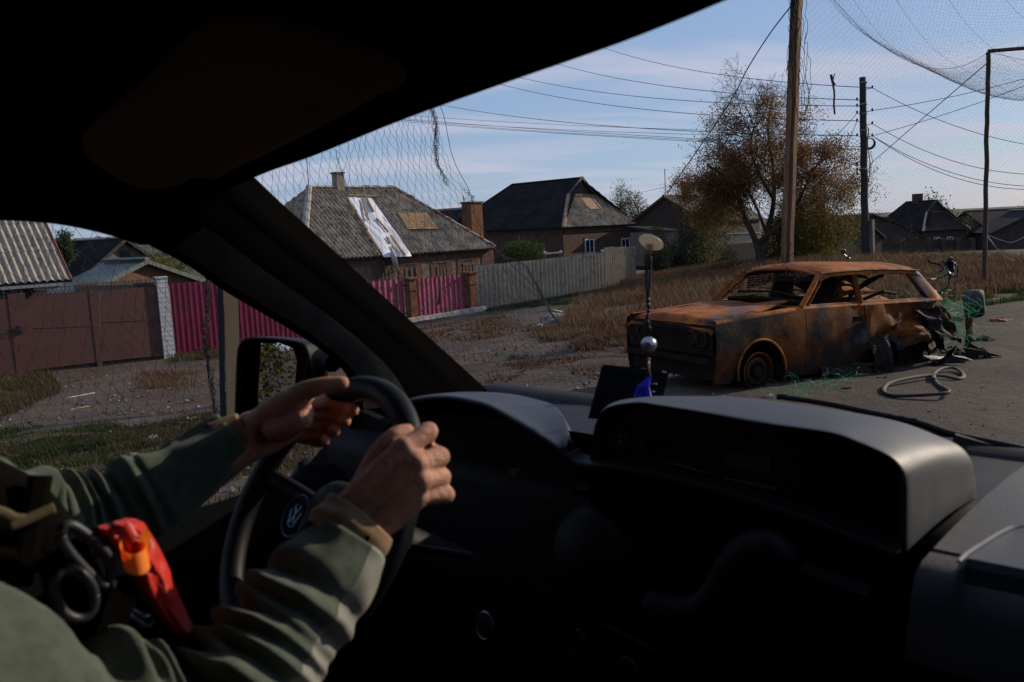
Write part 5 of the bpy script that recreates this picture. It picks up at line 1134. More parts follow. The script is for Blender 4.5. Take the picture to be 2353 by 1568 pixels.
# perforated liner behind the windscreen opening
bm = MB(); nx, nz = 30, 7
def lp(a, b): 
    n = -.56 + 1.10 * a; return CV(1.15 - .06 * b + .04 * nb_(a * 4, b * 3) * b, n, 1.245 + .035 * (1 - (n / .6) ** 2) - (.10 + .13 * (1 - a) + .03 * nb_(a * 3, 1)) * b * 1.0)
for i in range(nx):
    for j in range(nz):
        c = A([(i + .5 + .15 * nb_(i * .9, j * .8)) / nx, (j + .5) / nz]); sq_ = [(i / nx, j / nz), ((i + .5) / nx, j / nz), ((i + 1) / nx, j / nz), ((i + 1) / nx, (j + .5) / nz), ((i + 1) / nx, (j + 1) / nz), ((i + .5) / nx, (j + 1) / nz), (i / nx, (j + 1) / nz), (i / nx, (j + .5) / nz)]
        if nb_(i * .35, j * .5, 6) < -.28: bm.add([lp(*q) for q in (sq_[0], sq_[2], sq_[4], sq_[6])], [(0, 1, 2, 3)]); continue
        rr = .30; hole = [c + A([math.cos(a) * rr / nx, math.sin(a) * rr / nz]) for a in np.linspace(-2.356, 3.927, 9)[:8]]
        bm.add([lp(*q) for q in sq_] + [lp(*q) for q in hole], [(k, (k + 1) % 8, 8 + (k + 1) % 8, 8 + k) for k in range(8)])
bm.build('perforated_liner', M['soot'], car)
# wheels
def wheel(x, n, z, R, nm='wheel', nose=1):
    c = CV(x, n, z); ax_ = A([SA, -CA, 0]) * nose; bm = MB()
    bm.lathe(c, ax_, [(R * .93, -.13), (R, -.13), (R * .97, -.09), (R * .9, -.07), (R * .9, .01), (R * .97, .025), (R * 1.0, .045), (R * .95, .045), (R * .86, .01), (R * .82, -.02), (R * .72, -.015), (R * .62, .01), (R * .48, .012), (R * .42, -.02), (R * .25, -.02), (.001, -.01)], 40)
    w_ = bm.build(nm, M['rust_low'], car, smooth=True, autosm=50)
    bm = MB(); bm.torus(c + ax_ * .035, ax_, R * .99, .010, 40, 6); bm.torus(c + ax_ * .008, ax_, R * .66, .010, 36, 6); bm.build('rim_ring', M['rust_sunlit'], w_, smooth=True)
    bm = MB(); bm.lathe(c, ax_, [(R * .3, -.02), (R * .28, .035), (R * .12, .045), (.001, .045)], 20); bm.build('hub', M['soot'], w_); return w_
wheel(0.0, .70, .185, .21); wheel(0, -.70, .2, .19, nose=-1); wheel(2.42, .66, .19, .19); wheel(2.42, -.68, .19, .19, nose=-1)
for x in (0, 2.42):
    bm = MB(); bm.tube([CV(x + .40 * math.cos(a) * .82, n_, .22 + .36 * math.sin(a)) for n_ in (.35,) for a in np.linspace(0, math.pi, 12)], .01, 4); g_ = [[CV(x + .36 * math.cos(a), n_, .22 + .37 * math.sin(a)) for n_ in (.30, .76)] for a in np.linspace(-.3, math.pi + .3, 20)]; bm.grid(g_); bm.grid([[CV(x - .36, .30, .0), CV(x + .36, .3, 0)], [CV(x - .36, .30, .6), CV(x + .36, .3, .6)]]); bm.build('wheel_well', M['soot'], car)
bm = MB(); bm.grid([[CV(x, n, .14) for n in (-.72, .70)] for x in (.36, 2.05, 3.1)]); bm.obox(CV(0.05, 0, .40), A([CA, SA, 0]) * .3, A([SA, -CA, 0]) * .3, ZD * .18); bm.build('floor_pan', M['soot'], car)
bm = MB(); bm.obox(CV(.72, 0, .5), A([CA, SA, 0]) * .015, A([SA, -CA, 0]) * .70, ZD * .34); bm.build('firewall', M['soot'], car)
# cabin remains
bm = MB(); bm.tube(bez([CV(.84, -.6, .90), CV(.86, -.2, .93), CV(.88, .2, .91), CV(.86, .62, .90)], 6), .03, 6); bm.tube(bez([CV(.95, -.55, .99), CV(1.0, 0, 1.0), CV(.92, .5, .96)], 5), .014, 5); bm.build('dash_frame', M['soot'], car)
bm = MB(); bm.torus(CV(1.10, .34, .91), nrm(A([CA, SA, 0]) * .8 + ZD * .6), .17, .010, 30, 5); bm.tube([CV(.88, .34, .82), CV(1.10, .34, .91)], .018, 5); bm.tube([CV(1.08, .18, .92), CV(1.10, .50, .90)], .01, 4); bm.build('steering_wheel', M['soot'], car)
def seat(x, n):
    bm = MB(); X_ = A([CA, SA, 0]); a, b = CV(x, n, .40), CV(x + .26, n, 1.16); up_ = nrm(b - a); Yn = A([SA, -CA, 0])
    for s in (-1, 1): bm.tube([a + Yn * s * .20, (a + b) / 2 + Yn * s * .21, b + Yn * s * .12], .016, 6)
    for t_ in np.linspace(0.1, 1, 9): bm.tube([a + (b - a) * t_ + Yn * .2 * (1 - .4 * t_ ** 3), a + (b - a) * t_ - Yn * .2 * (1 - .4 * t_ ** 3)], .010, 4)
    bm.grid([[a + (b - a) * t_ + Yn * q * .17 * (1 - .35 * t_ ** 3) + X_ * .01 for q in (-1, 0, 1)] for t_ in (.2, .5, .8, 1.0)])
    bm.grid([[CV(x - .45 + xx, n + q * .2, .36 + .05 * nb_(xx * 7, q * 3)) for q in (-1, 0, 1)] for xx in (0, .15, .3, .45)]); return bm.build('seat_frame', M['soot'], car)
seat(1.28, .34); seat(1.30, -.34)
# warped sheets seen through the rear window
for (x0, x1, n0, n1, z0, sd_, mt) in ((1.85, 3.0, -.35, -.05, .98, 1, 'rust_sunlit'), (1.8, 3.0, .0, .38, .86, 2, 'rust_sunlit'), (1.75, 2.9, -.6, -.2, 1.08, 3, 'rust')):
    bm = MB(); bm.grid([[CV(x, n + .05 * nb_(x * 2, sd_), z0 + .07 * math.sin((x - x0) * 2.6) + .05 * nb_(x * 3, n * 6, sd_) - .25 * (n - n0)) for n in np.linspace(n0, n1, 8)] for x in np.linspace(x0, x1, 24)]); bm.build('warped_sheet', M[mt], car, smooth=True)
for i, pts in enumerate((((1.75, .2, 1.02), (2.1, .1, 1.14), (2.5, .0, 1.16), (2.9, -.05, 1.10)), ((1.8, .45, .95), (2.2, .4, 1.12), (2.6, .3, 1.17)), ((2.0, .5, .90), (2.4, .45, .97), (2.85, .3, .93)), ((1.75, .3, .72), (1.95, .4, .98), (2.3, .45, 1.15)))):
    MB().tube(bez([CV(*p) for p in pts], 6), .022, 5).build('bent_bar', M['soot'], car)
rq = np.random.default_rng(12)
bm = MB()
for i in range(34):
    a = CV(rq.uniform(.75, 1.15), rq.uniform(-.6, .6), rq.uniform(.9, 1.2)); b = a + rq.normal(0, .16, 3); c = b + rq.normal(0, .14, 3); bm.tube(bez([a, b, c], 5), .004, 3, cap=False)
for i in range(30):
    a = CV(rq.uniform(1.2, 2.9), rq.uniform(-.5, .6), rq.uniform(.75, 1.0)); b = a + rq.normal(0, .14, 3); c = b + rq.normal(0, .14, 3); bm.tube(bez([a, b, c], 5), .004, 3, cap=False)
bm.build('burnt_wiring', M['soot'], car)
# crumpled flaps at the rear flank, reaching the ground
def crump(corners, amp, sd_, name, mat, nx=16, ny=12):
    c = [A(q) for q in corners]; n = nrm(np.cross(c[1] - c[0], c[3] - c[0])); g_ = []
    for i in range(nx + 1):
        r = []
        for j in range(ny + 1):
            a, b = i / nx, j / ny; p = (c[0] * (1 - a) + c[1] * a) * (1 - b) + (c[3] * (1 - a) + c[2] * a) * b
            r.append(p + n * amp * (nb_(a * 2.2 + sd_, b * 1.8, sd_) * 2.0 + .35 * nb_(a * 5, b * 4, sd_)) + A([nb_(a * 5, b * 5, sd_ + 3), nb_(a * 5, b * 5, sd_ + 6), nb_(a * 5, b * 5, sd_ + 8)]) * amp * .4)
        g_.append(r)
    g_ = A(g_); bm = MB(); bm.grid(g_); bm.grid(g_ - n * .012); return bm.build(name, M[mat], car)
crump([CV(1.66, .80, .42), CV(2.02, .84, .52), CV(1.98, .98, .03), CV(1.72, .96, .01)], .05, 1, 'torn_flap', 'rust_low')
crump([CV(1.95, .80, .55), CV(2.5, .86, .72), CV(2.75, .92, .42), CV(2.1, .90, .30)], .07, 2, 'torn_flap', 'rust')
crump([CV(2.5, .84, .78), CV(3.15, .80, .74), CV(3.45, .84, .30), CV(2.75, .95, .42)], .08, 3, 'torn_flap', 'rust_low')
crump([CV(2.9, .5, .6), CV(3.5, .4, .55), CV(3.7, .5, .08), CV(3.0, .7, .1)], .08, 4, 'torn_flap', 'rust_low')
crump([CV(3.1, -.6, .8), CV(3.15, .6, .75), CV(3.4, .6, .2), CV(3.3, -.6, .2)], .08, 5, 'crushed_tail', 'rust_low')
crump([CV(2.7, .88, .16), CV(3.6, .80, .14), CV(3.6, 1.05, .03), CV(2.7, 1.1, .02)], .05, 6, 'torn_flap', 'soot')
crump([CV(.9, .78, .18), CV(1.7, .82, .16), CV(1.7, .86, .06), CV(.9, .82, .08)], .012, 7, 'sill', 'rust_low')
# leaning strip at the back and the twisted black frame
crump([Z4(2172, 700, 168), Z4(2200, 715, 166), Z4(2245, 505, 168), Z4(2200, 510, 170)], .03, 8, 'leaning_strip', 'rust', 5, 8)
for i, (pts, r) in enumerate(((((1860, 262), (1920, 258), (1990, 255), (2030, 240), (2075, 200), (2080, 150), (2065, 125)), .030), (((2060, 120), (2110, 160), (2135, 200), (2125, 235), (2090, 245)), .022),
    (((2095, 130), (2090, 200), (2070, 260), (2062, 300), (2010, 340), (1960, 345)), .034), (((1930, 132), (1965, 148), (2000, 160), (2020, 185), (2010, 210)), .026), (((2000, 155), (2030, 142), (2025, 165)), .024), (((2040, 150), (2070, 118), (2098, 122)), .03), (((1950, 320), (2000, 345), (2060, 352)), .03))):
    MB().tube(bez([Z4(a, b, 160) + A([0, .12 * nb_(a * .02, b * .02), 0]) for a, b in pts], 6), [r * (1 + .5 * nb_(j * .7, i)) for j in range(len(bez([(0, 0)] * 1 + [(0, 0)] * (len(pts) - 1), 6)))], 5, sq=.45).build('twisted_frame', M['black_metal'], car)
crump([Z4(2055, 140, 160), Z4(2105, 150, 158), Z4(2095, 250, 160), Z4(2050, 240, 162)], .05, 9, 'twisted_frame', 'black_metal', 8, 8)
bm = MB()
for i, pts in enumerate((((1362, 70), (1385, 95), (1400, 108), (1425, 122)), ((1370, 62), (1392, 68), (1388, 90)), ((1400, 125), (1420, 105), (1432, 98)))): bm.tube(bez([Z4(a, b, 176) for a, b in pts], 5), .024, 5, sq=.5)
bm.build('upright_scrap', M['black_metal'], car)
# lump behind
lc = G(2238, 727); ly = thing('charred_tyre', lc, 'charred black tyre standing upright on the road behind the wreck', 'tyre'); bm = MB(); axx = nrm((.86, -.50, .08)); c = lc + ZD * .235
bm.lathe(c, axx, [(.06, -.13), (.14, -.17), (.20, -.165), (.232, -.12), (.245, -.02), (.24, .08), (.215, .15), (.15, .165), (.07, .13), (.06, -.13)], 40); bm.build('tread', M['tyre'], ly, smooth=True)
bm = MB(); bm.lathe(c, axx, [(.001, .06), (.09, .07), (.11, .10), (.12, .09)], 24); bm.build('rim', M['soot'], ly, smooth=True)
# debris
def deb(u, v, s, mat, label, seed, cat='debris', h=.3, group=None):
    p = G4(u, v); bm = MB(); rq = np.random.default_rng(seed); g_ = [[p + A([(a - .5) * s + .2 * s * rq.normal(), (b - .5) * s * .7 + .2 * s * rq.normal(), abs(rq.normal(0, s * h))]) for b in np.linspace(0, 1, 4)] for a in np.linspace(0, 1, 5)]
    bm.grid(g_); bm.grid(A(g_) - ZD * .006); return tag(bm.build('debris', M[mat], loc=p), label, cat, group)
for i, (u, v, s, m_, lb) in enumerate(((2100, 800, .42, 'black_metal', 'heap of crumpled black metal under the tail of the wreck'), (2230, 770, .32, 'soot', 'black jagged scrap right of the wreck tail'), (2285, 660, .30, 'soot', 'flat black scrap plate behind the leaning strip of the wreck'), (2285, 768, .14, 'rust', 'small orange rusted scrap right of the wreck'),
        (1645, 905, .12, 'soot', 'black clod on the road above the rubber loop'), (1380, 975, .12, 'soot', 'dark flake on the road between fibre tangle and rubber loop'), (1950, 1130, .07, 'soot', 'tiny black crumb on the road below the rubber loop'), (1690, 830, .22, 'concrete', 'thin pale strip lying under the torn flank of the wreck'), (2180, 745, .10, 'concrete', 'small silvery scrap glinting below the wreck tail'), (2060, 730, .3, 'rust_low', 'brown crumpled sheet lying below the wreck tail'))):
    deb(u, v, s, m_, lb, i + 3, h=.12 if i not in (0, 1) else .3)
def debv(u, v, s, m_, lb, i, h=.15):
    p = G(u, v); bm = MB(); rq = np.random.default_rng(i); g_ = [[p + A([(a - .5) * s + .15 * s * rq.normal(), (b - .5) * s * .7 + .15 * s * rq.normal(), .01 + abs(rq.normal(0, s * h))]) for b in np.linspace(0, 1, 4)] for a in np.linspace(0, 1, 5)]
    bm.grid(g_); bm.grid(A(g_) - ZD * .006); tag(bm.build('debris', M[m_], loc=p), lb, 'debris')
debv(318, 1058, .22, 'concrete', 'crumpled pale plastic film in the verge above the driver sleeve', 31); debv(268, 1077, .14, 'dish', 'bluish scrap of plastic film at the left end of the crumpled film', 32)
debv(443, 965, .12, 'dish', 'small pale litter scrap in the verge left of the tan plank post', 33); debv(1122, 740 + 10, .2, 'soot', 'short black bar on the gravel in front of the white kerb', 34, .05); debv(1500, 775, .25, 'concrete', 'flat dark slab piece at the edge of the dry grass', 35, .1)
p0, p1 = G(130, 922), G(218, 905); bm = MB(); bm.tube(bez([p0 + ZD * .02, (p0 + p1) / 2 + ZD * .03 + A([.05, 0, 0]), p1 + ZD * .02], 6), .012, 5); tag(bm.build('pale_stick', M['whitewash'], loc=p0), 'long pale broken stick lying on the gravel drive', 'stick')
p0, p1 = G(160, 945), G(205, 935); tag(MB().beam(p0 + ZD * .02, p1 + ZD * .02, .05, .02).build('board_piece', M['wood'], loc=p0), 'short brown board piece lying on the gravel below the pale stick', 'board')
# green fibre tangles
def fibres(name, src, n, ln_, label, seed, up_=.3, sprd=.18, r=.0016, along=None):
    rq = np.random.default_rng(seed); bm = MB(); src = A(src)
    for i in range(n):
        s_ = src[rq.integers(len(src))] + rq.normal(0, sprd * .5, 3) * [1, 1, .6]; d = nrm(rq.normal(0, 1, 3) + ZD * up_); q = s_; pts = [q]
        for j in range(6):
            d = nrm(d + rq.normal(0, .45, 3) - ZD * .16); q = q + d * ln_ * rq.uniform(.08, .2); q[2] = max(q[2], .015 - .045 * 0); pts.append(q.copy())
        bm.tube(bez(pts, 3), r * rq.uniform(.6, 1.4), 3, cap=False)
    return tag(bm.build(name, M['fibre'], loc=src[0]), label, 'fibre tangle')
fibres('fibre_tangle', [Z4(a, b, 168) for a, b in ((2010, 400), (2040, 430), (2030, 480), (2060, 530), (1960, 420), (2090, 570), (2110, 600))], 170, .75, 'bright green fibre tangle spilling over the crushed tail of the wreck', 41, .2, .10, .0018)
fibres('fibre_tangle', [Z4(a, b, 168) for a, b in ((1930, 470), (1840, 500), (1900, 560), (2020, 620))], 45, .9, 'thin green fibres draped over the torn flank of the wreck', 42, .1, .16, .0013)
fibres('fibre_tangle', [G4(a, b) + ZD * .03 for a, b in ((1010, 1030), (1060, 1010), (1100, 990), (1160, 980), (1250, 960), (1330, 935), (1420, 900), (1480, 885), (1050, 1050))], 110, .34, 'green fibre tangle lying on the road below the wreck door', 43, .05, .12, .0014)
# rubber strip loop
lpz = [(1968, 935), (1978, 900), (2030, 872), (2100, 864), (2150, 880), (2166, 908), (2120, 922), (2040, 914), (1940, 918), (1800, 940), (1690, 962), (1650, 985), (1652, 1012), (1720, 1036), (1860, 1044), (2000, 1046), (2062, 1040), (2066, 1018), (2040, 990), (2000, 962), (1972, 930)]
pts = A([G4(a, b) for a, b in lpz]); pts[:, 2] += .045 + .02 * np.sin(np.arange(len(pts)) * .9)
tag(MB().tube(bez(pts, 6), .026, 7, sq=.6).build('rubber_seal', M['tyre'], loc=pts[0], smooth=True), 'long loop of grey rubber window seal lying twisted on the road', 'rubber seal')
# ================================================================ THE VAN WE SIT IN
def grain(name, c, rough=.5, spec=.5, bs=.25, sc=260, c2=None, sheen=0):
    m, t = newmat(name); vec = t.n('ShaderNodeTexCoord').outputs['Object']
    col = t.mix(t.ramp(t.noise(vec, 9, 4), .3, .7), c, c2 or tuple(x * .8 for x in c))
    finish(t, col, t.ramp(t.noise(vec, 14, 4), .3, .7, rough * .88, rough * 1.12), 0, t.noise(vec, sc, 3, .6), bs, .0012, spec, sheen); return m
M['dash'] = grain('dash_plastic', (.020, .024, .036), .52, .38); M['dash_soft'] = grain('soft_dash_top', (.030, .033, .041), .62, .4, .5)
M['black_pl'] = grain('black_trim_plastic', (.0045, .0045, .0055), .6, .18); M['dash_shaded'] = grain('shaded_dash_plastic', (.0045, .005, .007), .6, .2); M['lining'] = grain('dark_headliner', (.005, .0048, .0046), 1.0, .0, .5, 160)  # lower dash plastic is the dash colour darkened to hold the cabin's shade
M['fabric'] = grain('woven_pillar_trim', (.085, .076, .066), .95, .08, 1.0, 420, (.03, .027, .023)); M['visor'] = grain('brown_visor_vinyl', (.20, .145, .10), .9, .05)
M['leather'] = grain('wheel_grip_leather', (.004, .0045, .008), .55, .2, .35, 220)
M['dash_mid'] = grain('mid_dash_plastic', (.022, .024, .031), .5, .4)
M['chrome'] = plain('worn_chrome', (.45, .47, .52), (.35, .37, .42), 6, .28, metal=1, bs=.05)
M['dim_line'] = plain('tan_trim_line', (.15, .085, .05), (.10, .06, .035), 4, .5); M['red_mark'] = plain('red_sticker', (.11, .008, .008), None, 4, .8, spec=.1); M['pale_mark'] = plain('pale_print', (.16, .16, .16), None, 4, .6)
def vf(u, v, f): return RP(u, v, V(f, 0, 0), RD)
def vl(u, v, l): return RP(u, v, V(0, l, 0), LD)
def vzp(u, v, z): return RP(u, v, V(0, 0, z), ZD)
WP0 = V(1.52, 0, 1.45); WN = nrm(np.cross(LD, V(.81, 0, 2.03) - WP0)); WN = WN if np.dot(WN, RD) > 0 else -WN
def ws(u, v, o=0.): return RP(u, v, WP0 + WN * o, WN)
van = thing('van', V(0, .5, .35), 'dark van cabin seen from the passenger side, with dashboard, roof lining and pillar', 'van')
hl_ = [(560, 418), (585, 408), (625, 392), (700, 366), (760, 343), (930, 274), (1176, 186), (1300, 143), (1430, 97), (1560, 46), (1680, -4), (1800, -55), (2000, -150), (2300, -310), (2600, -480)]
hd = bez([ws(u, v, -.01) for u, v in hl_], 4)
RT = 2.17; rows = []
for p in hd:
    f, l = np.dot(p, RD), np.dot(p, LD); rows.append([p + RD * .02 + ZD * .015, p, p - RD * .012 + ZD * .004, p - RD * .05 + ZD * .03, V(f - .12, l, p[2] + .07), V(f - .26, min(l, 1.30), max(RT - .03, p[2] + .09))])
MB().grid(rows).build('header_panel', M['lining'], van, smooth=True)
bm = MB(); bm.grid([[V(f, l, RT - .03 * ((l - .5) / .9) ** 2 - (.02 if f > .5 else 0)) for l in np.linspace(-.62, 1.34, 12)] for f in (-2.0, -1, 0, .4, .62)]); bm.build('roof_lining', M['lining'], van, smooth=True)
# door opening top edge, pillar
dt = [(-420, 503), (-200, 500), (0, 505), (80, 508), (160, 516), (250, 535), (340, 563)]; dtp = bez([vl(u, v, 1.5) for u, v in dt], 5)
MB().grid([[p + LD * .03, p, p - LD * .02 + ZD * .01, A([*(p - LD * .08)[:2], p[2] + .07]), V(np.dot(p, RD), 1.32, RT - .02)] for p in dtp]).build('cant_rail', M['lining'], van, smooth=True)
pin = bez([vl(u, v, 1.5) for u, v in ((340, 563), (430, 610), (520, 672), (640, 742), (720, 792), (770, 832), (800, 872), (806, 930), (800, 1010))], 5)
pout = [ws(u, v) for u, v in ((585, 408), (650, 470), (720, 533), (800, 606), (880, 680), (960, 752), (1040, 824), (1120, 897), (1190, 960))]; pout = bez(pout, 5)
rows = []
for i, (a, b) in enumerate(zip(pin, pout)):
    r = []
    for t_ in np.linspace(0, 1, 14):
        p = a + (b - a) * t_; inward = nrm(EYE - p); r.append(p + inward * (.045 * math.sin(math.pi * t_) ** .8 + (.012 if .70 < t_ < .8 else 0)))
    rows.append(r)
pl_m = MB().grid(rows); pilr = pl_m.build('windscreen_pillar', [M['lining'], M['fabric']], van, smooth=True)
MB().grid([[pin[0], dtp[-1], V(.3, 1.36, RT - .05)], [rows[0][6], rows[0][6] + ZD * .03, V(.5, 1.30, RT - .04)], [rows[0][10], rows[0][10] + ZD * .04, V(.6, 1.2, RT - .04)], [rows[0][13], hd[2], V(.55, 1.2, RT - .03)]]).build('corner_trim', M['lining'], van)
# textured trim pad on the pillar, and the corded seal beside it
pad = [[(r[j] + nrm(EYE - r[j]) * .006) for j in range(1, 6)] for r in rows[2:-4]]; MB().grid(pad).build('trim_pad', M['fabric'], van, smooth=True)
sl = [ws(u, v, -.012) for u, v in ((548, 438), (590, 478), (640, 522), (760, 628), (880, 734), (980, 820), (1078, 897))]; sl = bez(sl, 40); t_ = np.arange(len(sl))
MB().tube(sl, .0055 + .0012 * (t_ % 3 == 0), 7).build('pillar_seal', M['fabric'], van, smooth=True)
# window panes
m_, t__ = newmat('clear_glass'); tb_ = t__.n('ShaderNodeBsdfTransparent', {'Color': (.95, .96, .96)}); t__.n('ShaderNodeOutputMaterial', {0: tb_.outputs[0]}); M['clear'] = m_
MB().add([ws(u, v, .004) for u, v in ((585, 408), (1120, 897))] + [ws(2600, 1110, .004), ws(2600, -480, .004), ws(1680, -4, .004)], [(0, 1, 2, 3, 4)]).build('windscreen', M['clear'], van)
MB().add([vl(340, 563, 1.52), vl(800, 872, 1.52), V(.95, 1.52, 1.34), V(-.5, 1.52, 1.34), vl(-420, 503, 1.52)], [(0, 1, 2, 3, 4)]).build('side_window', M['clear'], van)
m_, t__ = newmat('dried_dirt'); tr_ = t__.n('ShaderNodeBsdfTransparent'); df_ = t__.n('ShaderNodeBsdfDiffuse', {'Color': (.5, .48, .44, 1)}); t__.n('ShaderNodeOutputMaterial', {0: t__.n('ShaderNodeMixShader', {0: .16, 1: tr_.outputs[0], 2: df_.outputs[0]}).outputs[0]})
rq = np.random.default_rng(21); bm = MB()
for (u, v, w_, h_, a_) in [(1698, 405, 7, 16, -.5), (1325, 433, 8, 4, .3), (1372, 478, 4, 3, 0), (1370, 502, 3, 3, 0), (2275, 396, 7, 2, 0), (1460, 585, 9, 22, -.6), (2075, 520, 4, 4, 0), (1900, 690, 5, 5, 0)] + [(rq.uniform(800, 2300), rq.uniform(150, 850), rq.uniform(1, 3), rq.uniform(1, 3), 0) for _ in range(40)]:
    pts = [ws(u + w_ * math.cos(t) * math.cos(a_) - h_ * math.sin(t) * math.sin(a_), v + w_ * math.cos(t) * math.sin(a_) + h_ * math.sin(t) * math.cos(a_), .001) for t in np.linspace(0, 2 * math.pi, 12, endpoint=False)]; bm.add(pts, [tuple(range(12))])
tag(bm.build('windscreen_dust', m_, van), kind='stuff')
# door, shell
bm = MB(); bm.grid([[V(f, 1.53, 1.345 + .05 * max(0, f - .7)), V(f, 1.50, 1.36 + .05 * max(0, f - .7)), V(f, 1.46, 1.35), V(f, 1.43, 1.25), V(f, 1.42, .7)] for f in (-1.2, -.3, .3, .7, .95, 1.12)]); M['door_dark'] = grain('matt_door_card', (.006, .006, .007), .95, .03); dr_ = bm.build('door', M['door_dark'], van, smooth=True)
bm = MB(); bm.obox(V(.35, 1.38, 1.12), RD * .26, LD * .045, ZD * .035); bm.tube(bez([V(.15, 1.38, 1.16), V(.2, 1.34, 1.25), V(.4, 1.34, 1.27), V(.52, 1.38, 1.18)], 5), .016, 6); bm.build('armrest', M['dash_shaded'], dr_)
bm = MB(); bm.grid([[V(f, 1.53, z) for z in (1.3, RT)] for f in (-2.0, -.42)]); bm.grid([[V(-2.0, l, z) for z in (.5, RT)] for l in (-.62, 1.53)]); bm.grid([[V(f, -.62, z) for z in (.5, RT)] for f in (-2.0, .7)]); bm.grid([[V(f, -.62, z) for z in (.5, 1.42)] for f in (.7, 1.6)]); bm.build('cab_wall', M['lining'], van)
bm = MB(); bm.grid([[V(f, l, .62) for l in (-.62, 1.53)] for f in (-2, 1.7)]); bm.grid([[V(1.62, l, z) for z in (.55, 1.40)] for l in (-.62, 1.56)]); bm.build('cab_floor', M['lining'], van)
# outer body below the windows so that the van is closed from outside
bm = MB(); bm.grid([[V(f, 1.60, z) for z in (.45, 1.33)] for f in (-2.3, 1.7)]); bm.grid([[V(f, 1.60 - (.06 if z > 1.4 else 0), z) for z in (1.33, RT + .05)] for f in (-2.3, -.45)]); bm.grid([[V(f, l, RT + .06) for l in (-.66, 1.46)] for f in (-2.3, .6)])
bm.grid([[V(1.56, l, 1.43), V(1.8, l, 1.36), V(2.0, l, 1.22), V(2.05, l, .5)] for l in (-.62, .5, 1.58)]); bm.grid([[V(f, -.66, z) for z in (.45, 1.33)] for f in (-2.3, 1.7)]); bm.build('body_shell', plain('dark_green_van_paint', (.03, .045, .035), None, 2, .4), van)
# cowl, wiper
bm = MB(); bm.grid([[V(1.50, l, 1.437), V(1.53, l, 1.455), V(1.60, l, 1.452), V(1.66, l, 1.43)] for l in np.linspace(-.62, 1.55, 10)]); bm.build('cowl', M['black_pl'], van, smooth=True)
wp_ = [ws(u, v, .035) for u, v in ((1786, 912), (1850, 920), (1920, 932), (2010, 951), (2110, 972), (2190, 998), (2330, 1027), (2480, 1060))]
bm = MB(); bm.tube(bez(wp_, 6), .0052, 5); bm.tube([ws(1960, 948, .05), ws(2200, 1006, .05), ws(2500, 1072, .05)], .0065, 5)
for i in range(12): p = wp_[0] + (wp_[4] - wp_[0]) * (i + .5) / 12; bm.obox(p + ZD * .004, LD * .008, RD * .003, ZD * .003)
bm.build('wiper', M['black_pl'], van)
bm = MB(); bm.tube(bez([ws(2190, 1015, .02), ws(2353, 1058, .02), ws(2600, 1110, .02)], 5), .016, 6); bm.build('wiper_arm', M['black_pl'], van)
# dash top
def dz(f, l): return 1.462 - .012 * ((f - 1.2) / .3) ** 2 - (.0 if l < 1.2 else (l - 1.2) * .06)
rows = [[V(f, l, dz(f, l)) for f in (1.52, 1.4, 1.25, 1.1, 1.02, .985)] + [V(.962, l, 1.448), V(.945, l, 1.42), V(.93, l, 1.36)] for l in np.r_[np.linspace(-.6, .30, 14)]]
MB().grid([[V(.93, l, 1.36), V(.94, l, 1.22), V(.96, l, 1.0), V(1.0, l, .65)] for l in np.linspace(-.6, .3, 6)]).build('lower_dash', M['dash_shaded'], van, smooth=True)
dt_ = MB().grid(rows).build('dashboard', M['dash_soft'], van, smooth=True)
rows = [[V(f, l, dz(f, l) - .004) for f in (1.52, 1.35, 1.2)] + [V(1.05, l, 1.44), V(1.03, l, 1.40), V(1.04, l, 1.2), V(1.06, l, .7)] for l in np.linspace(.30, 1.52, 16)]
MB().grid(rows).build('dash_body', M['dash_shaded'], van, smooth=True)
# passenger airbag cover on the right
tp_ = [vzp(u, v, 1.474) for u, v in ((2203, 1292), (2222, 1274), (2266, 1246), (2311, 1220), (2353, 1209), (2500, 1190), (2900, 1180), (2900, 1420), (2500, 1342), (2353, 1308), (2225, 1283))]
bm = MB(); bm.add(tp_, [tuple(range(len(tp_)))]); fr_ = [tp_[-1], tp_[-2], tp_[-3], tp_[-4]]; fr_ = [tp_[0]] + fr_
bm.grid([[p, p - RD * .006 - ZD * .008, p - RD * .016 - ZD * .04, p - RD * .02 - ZD * .14, p + RD * .01 - ZD * .5] for p in fr_]); bk = tp_[:6]; bm.grid([[p, p - ZD * .03] for p in bk]); bm.build('airbag_cover', M['dash_mid'], dt_)
MB().tube(bez([p + ZD * .001 for p in tp_[:7]], 5), .0022, 5).build('panel_seam', plain('painted_seam_highlight', (.30, .29, .28), None, 4, .35), dt_)  # seam in a pale colour that paints the highlight along its edge
# ---- central pod
f0, f1 = .974, 1.24
lip = [(1353, 1066), (1359, 1020), (1368, 972), (1391, 938), (1458, 925), (1512, 931), (1638, 951), (1772, 974), (1907, 994), (1974, 1017), (2042, 1048), (2073, 1079), (2083, 1115), (2083, 1190), (2083, 1268)]
bck = [(1388, 1040), (1394, 1000), (1402, 955), (1430, 928), (1503, 918), (1560, 912), (1683, 912), (1817, 927), (1952, 947), (2064, 969), (2150, 1000), (2205, 1026), (2232, 1060), (2238, 1097), (2240, 1145)]
L3 = bez([vf(u, v, f0) for u, v in lip], 8); B3 = bez([vf(u, v, f1) for u, v in bck], 8); cen = L3.mean(0)
rows = []
for a, b in zip(L3, B3):
    inn = nrm(cen - a); r = [a + inn * .010 + RD * .012, a + inn * .005 + RD * .001, a + inn * .0015 - RD * .001, a + RD * .004]
    r += [a + (b - a) * t_ + ZD * .006 * math.sin(math.pi * t_) for t_ in (.08, .3, .55, .8, .95)] + [b, b - ZD * .02 + RD * .01, b - ZD * .08 + RD * .015]
    rows.append(r)
pod = MB().grid(rows).build('centre_pod', M['dash'], van, smooth=True)
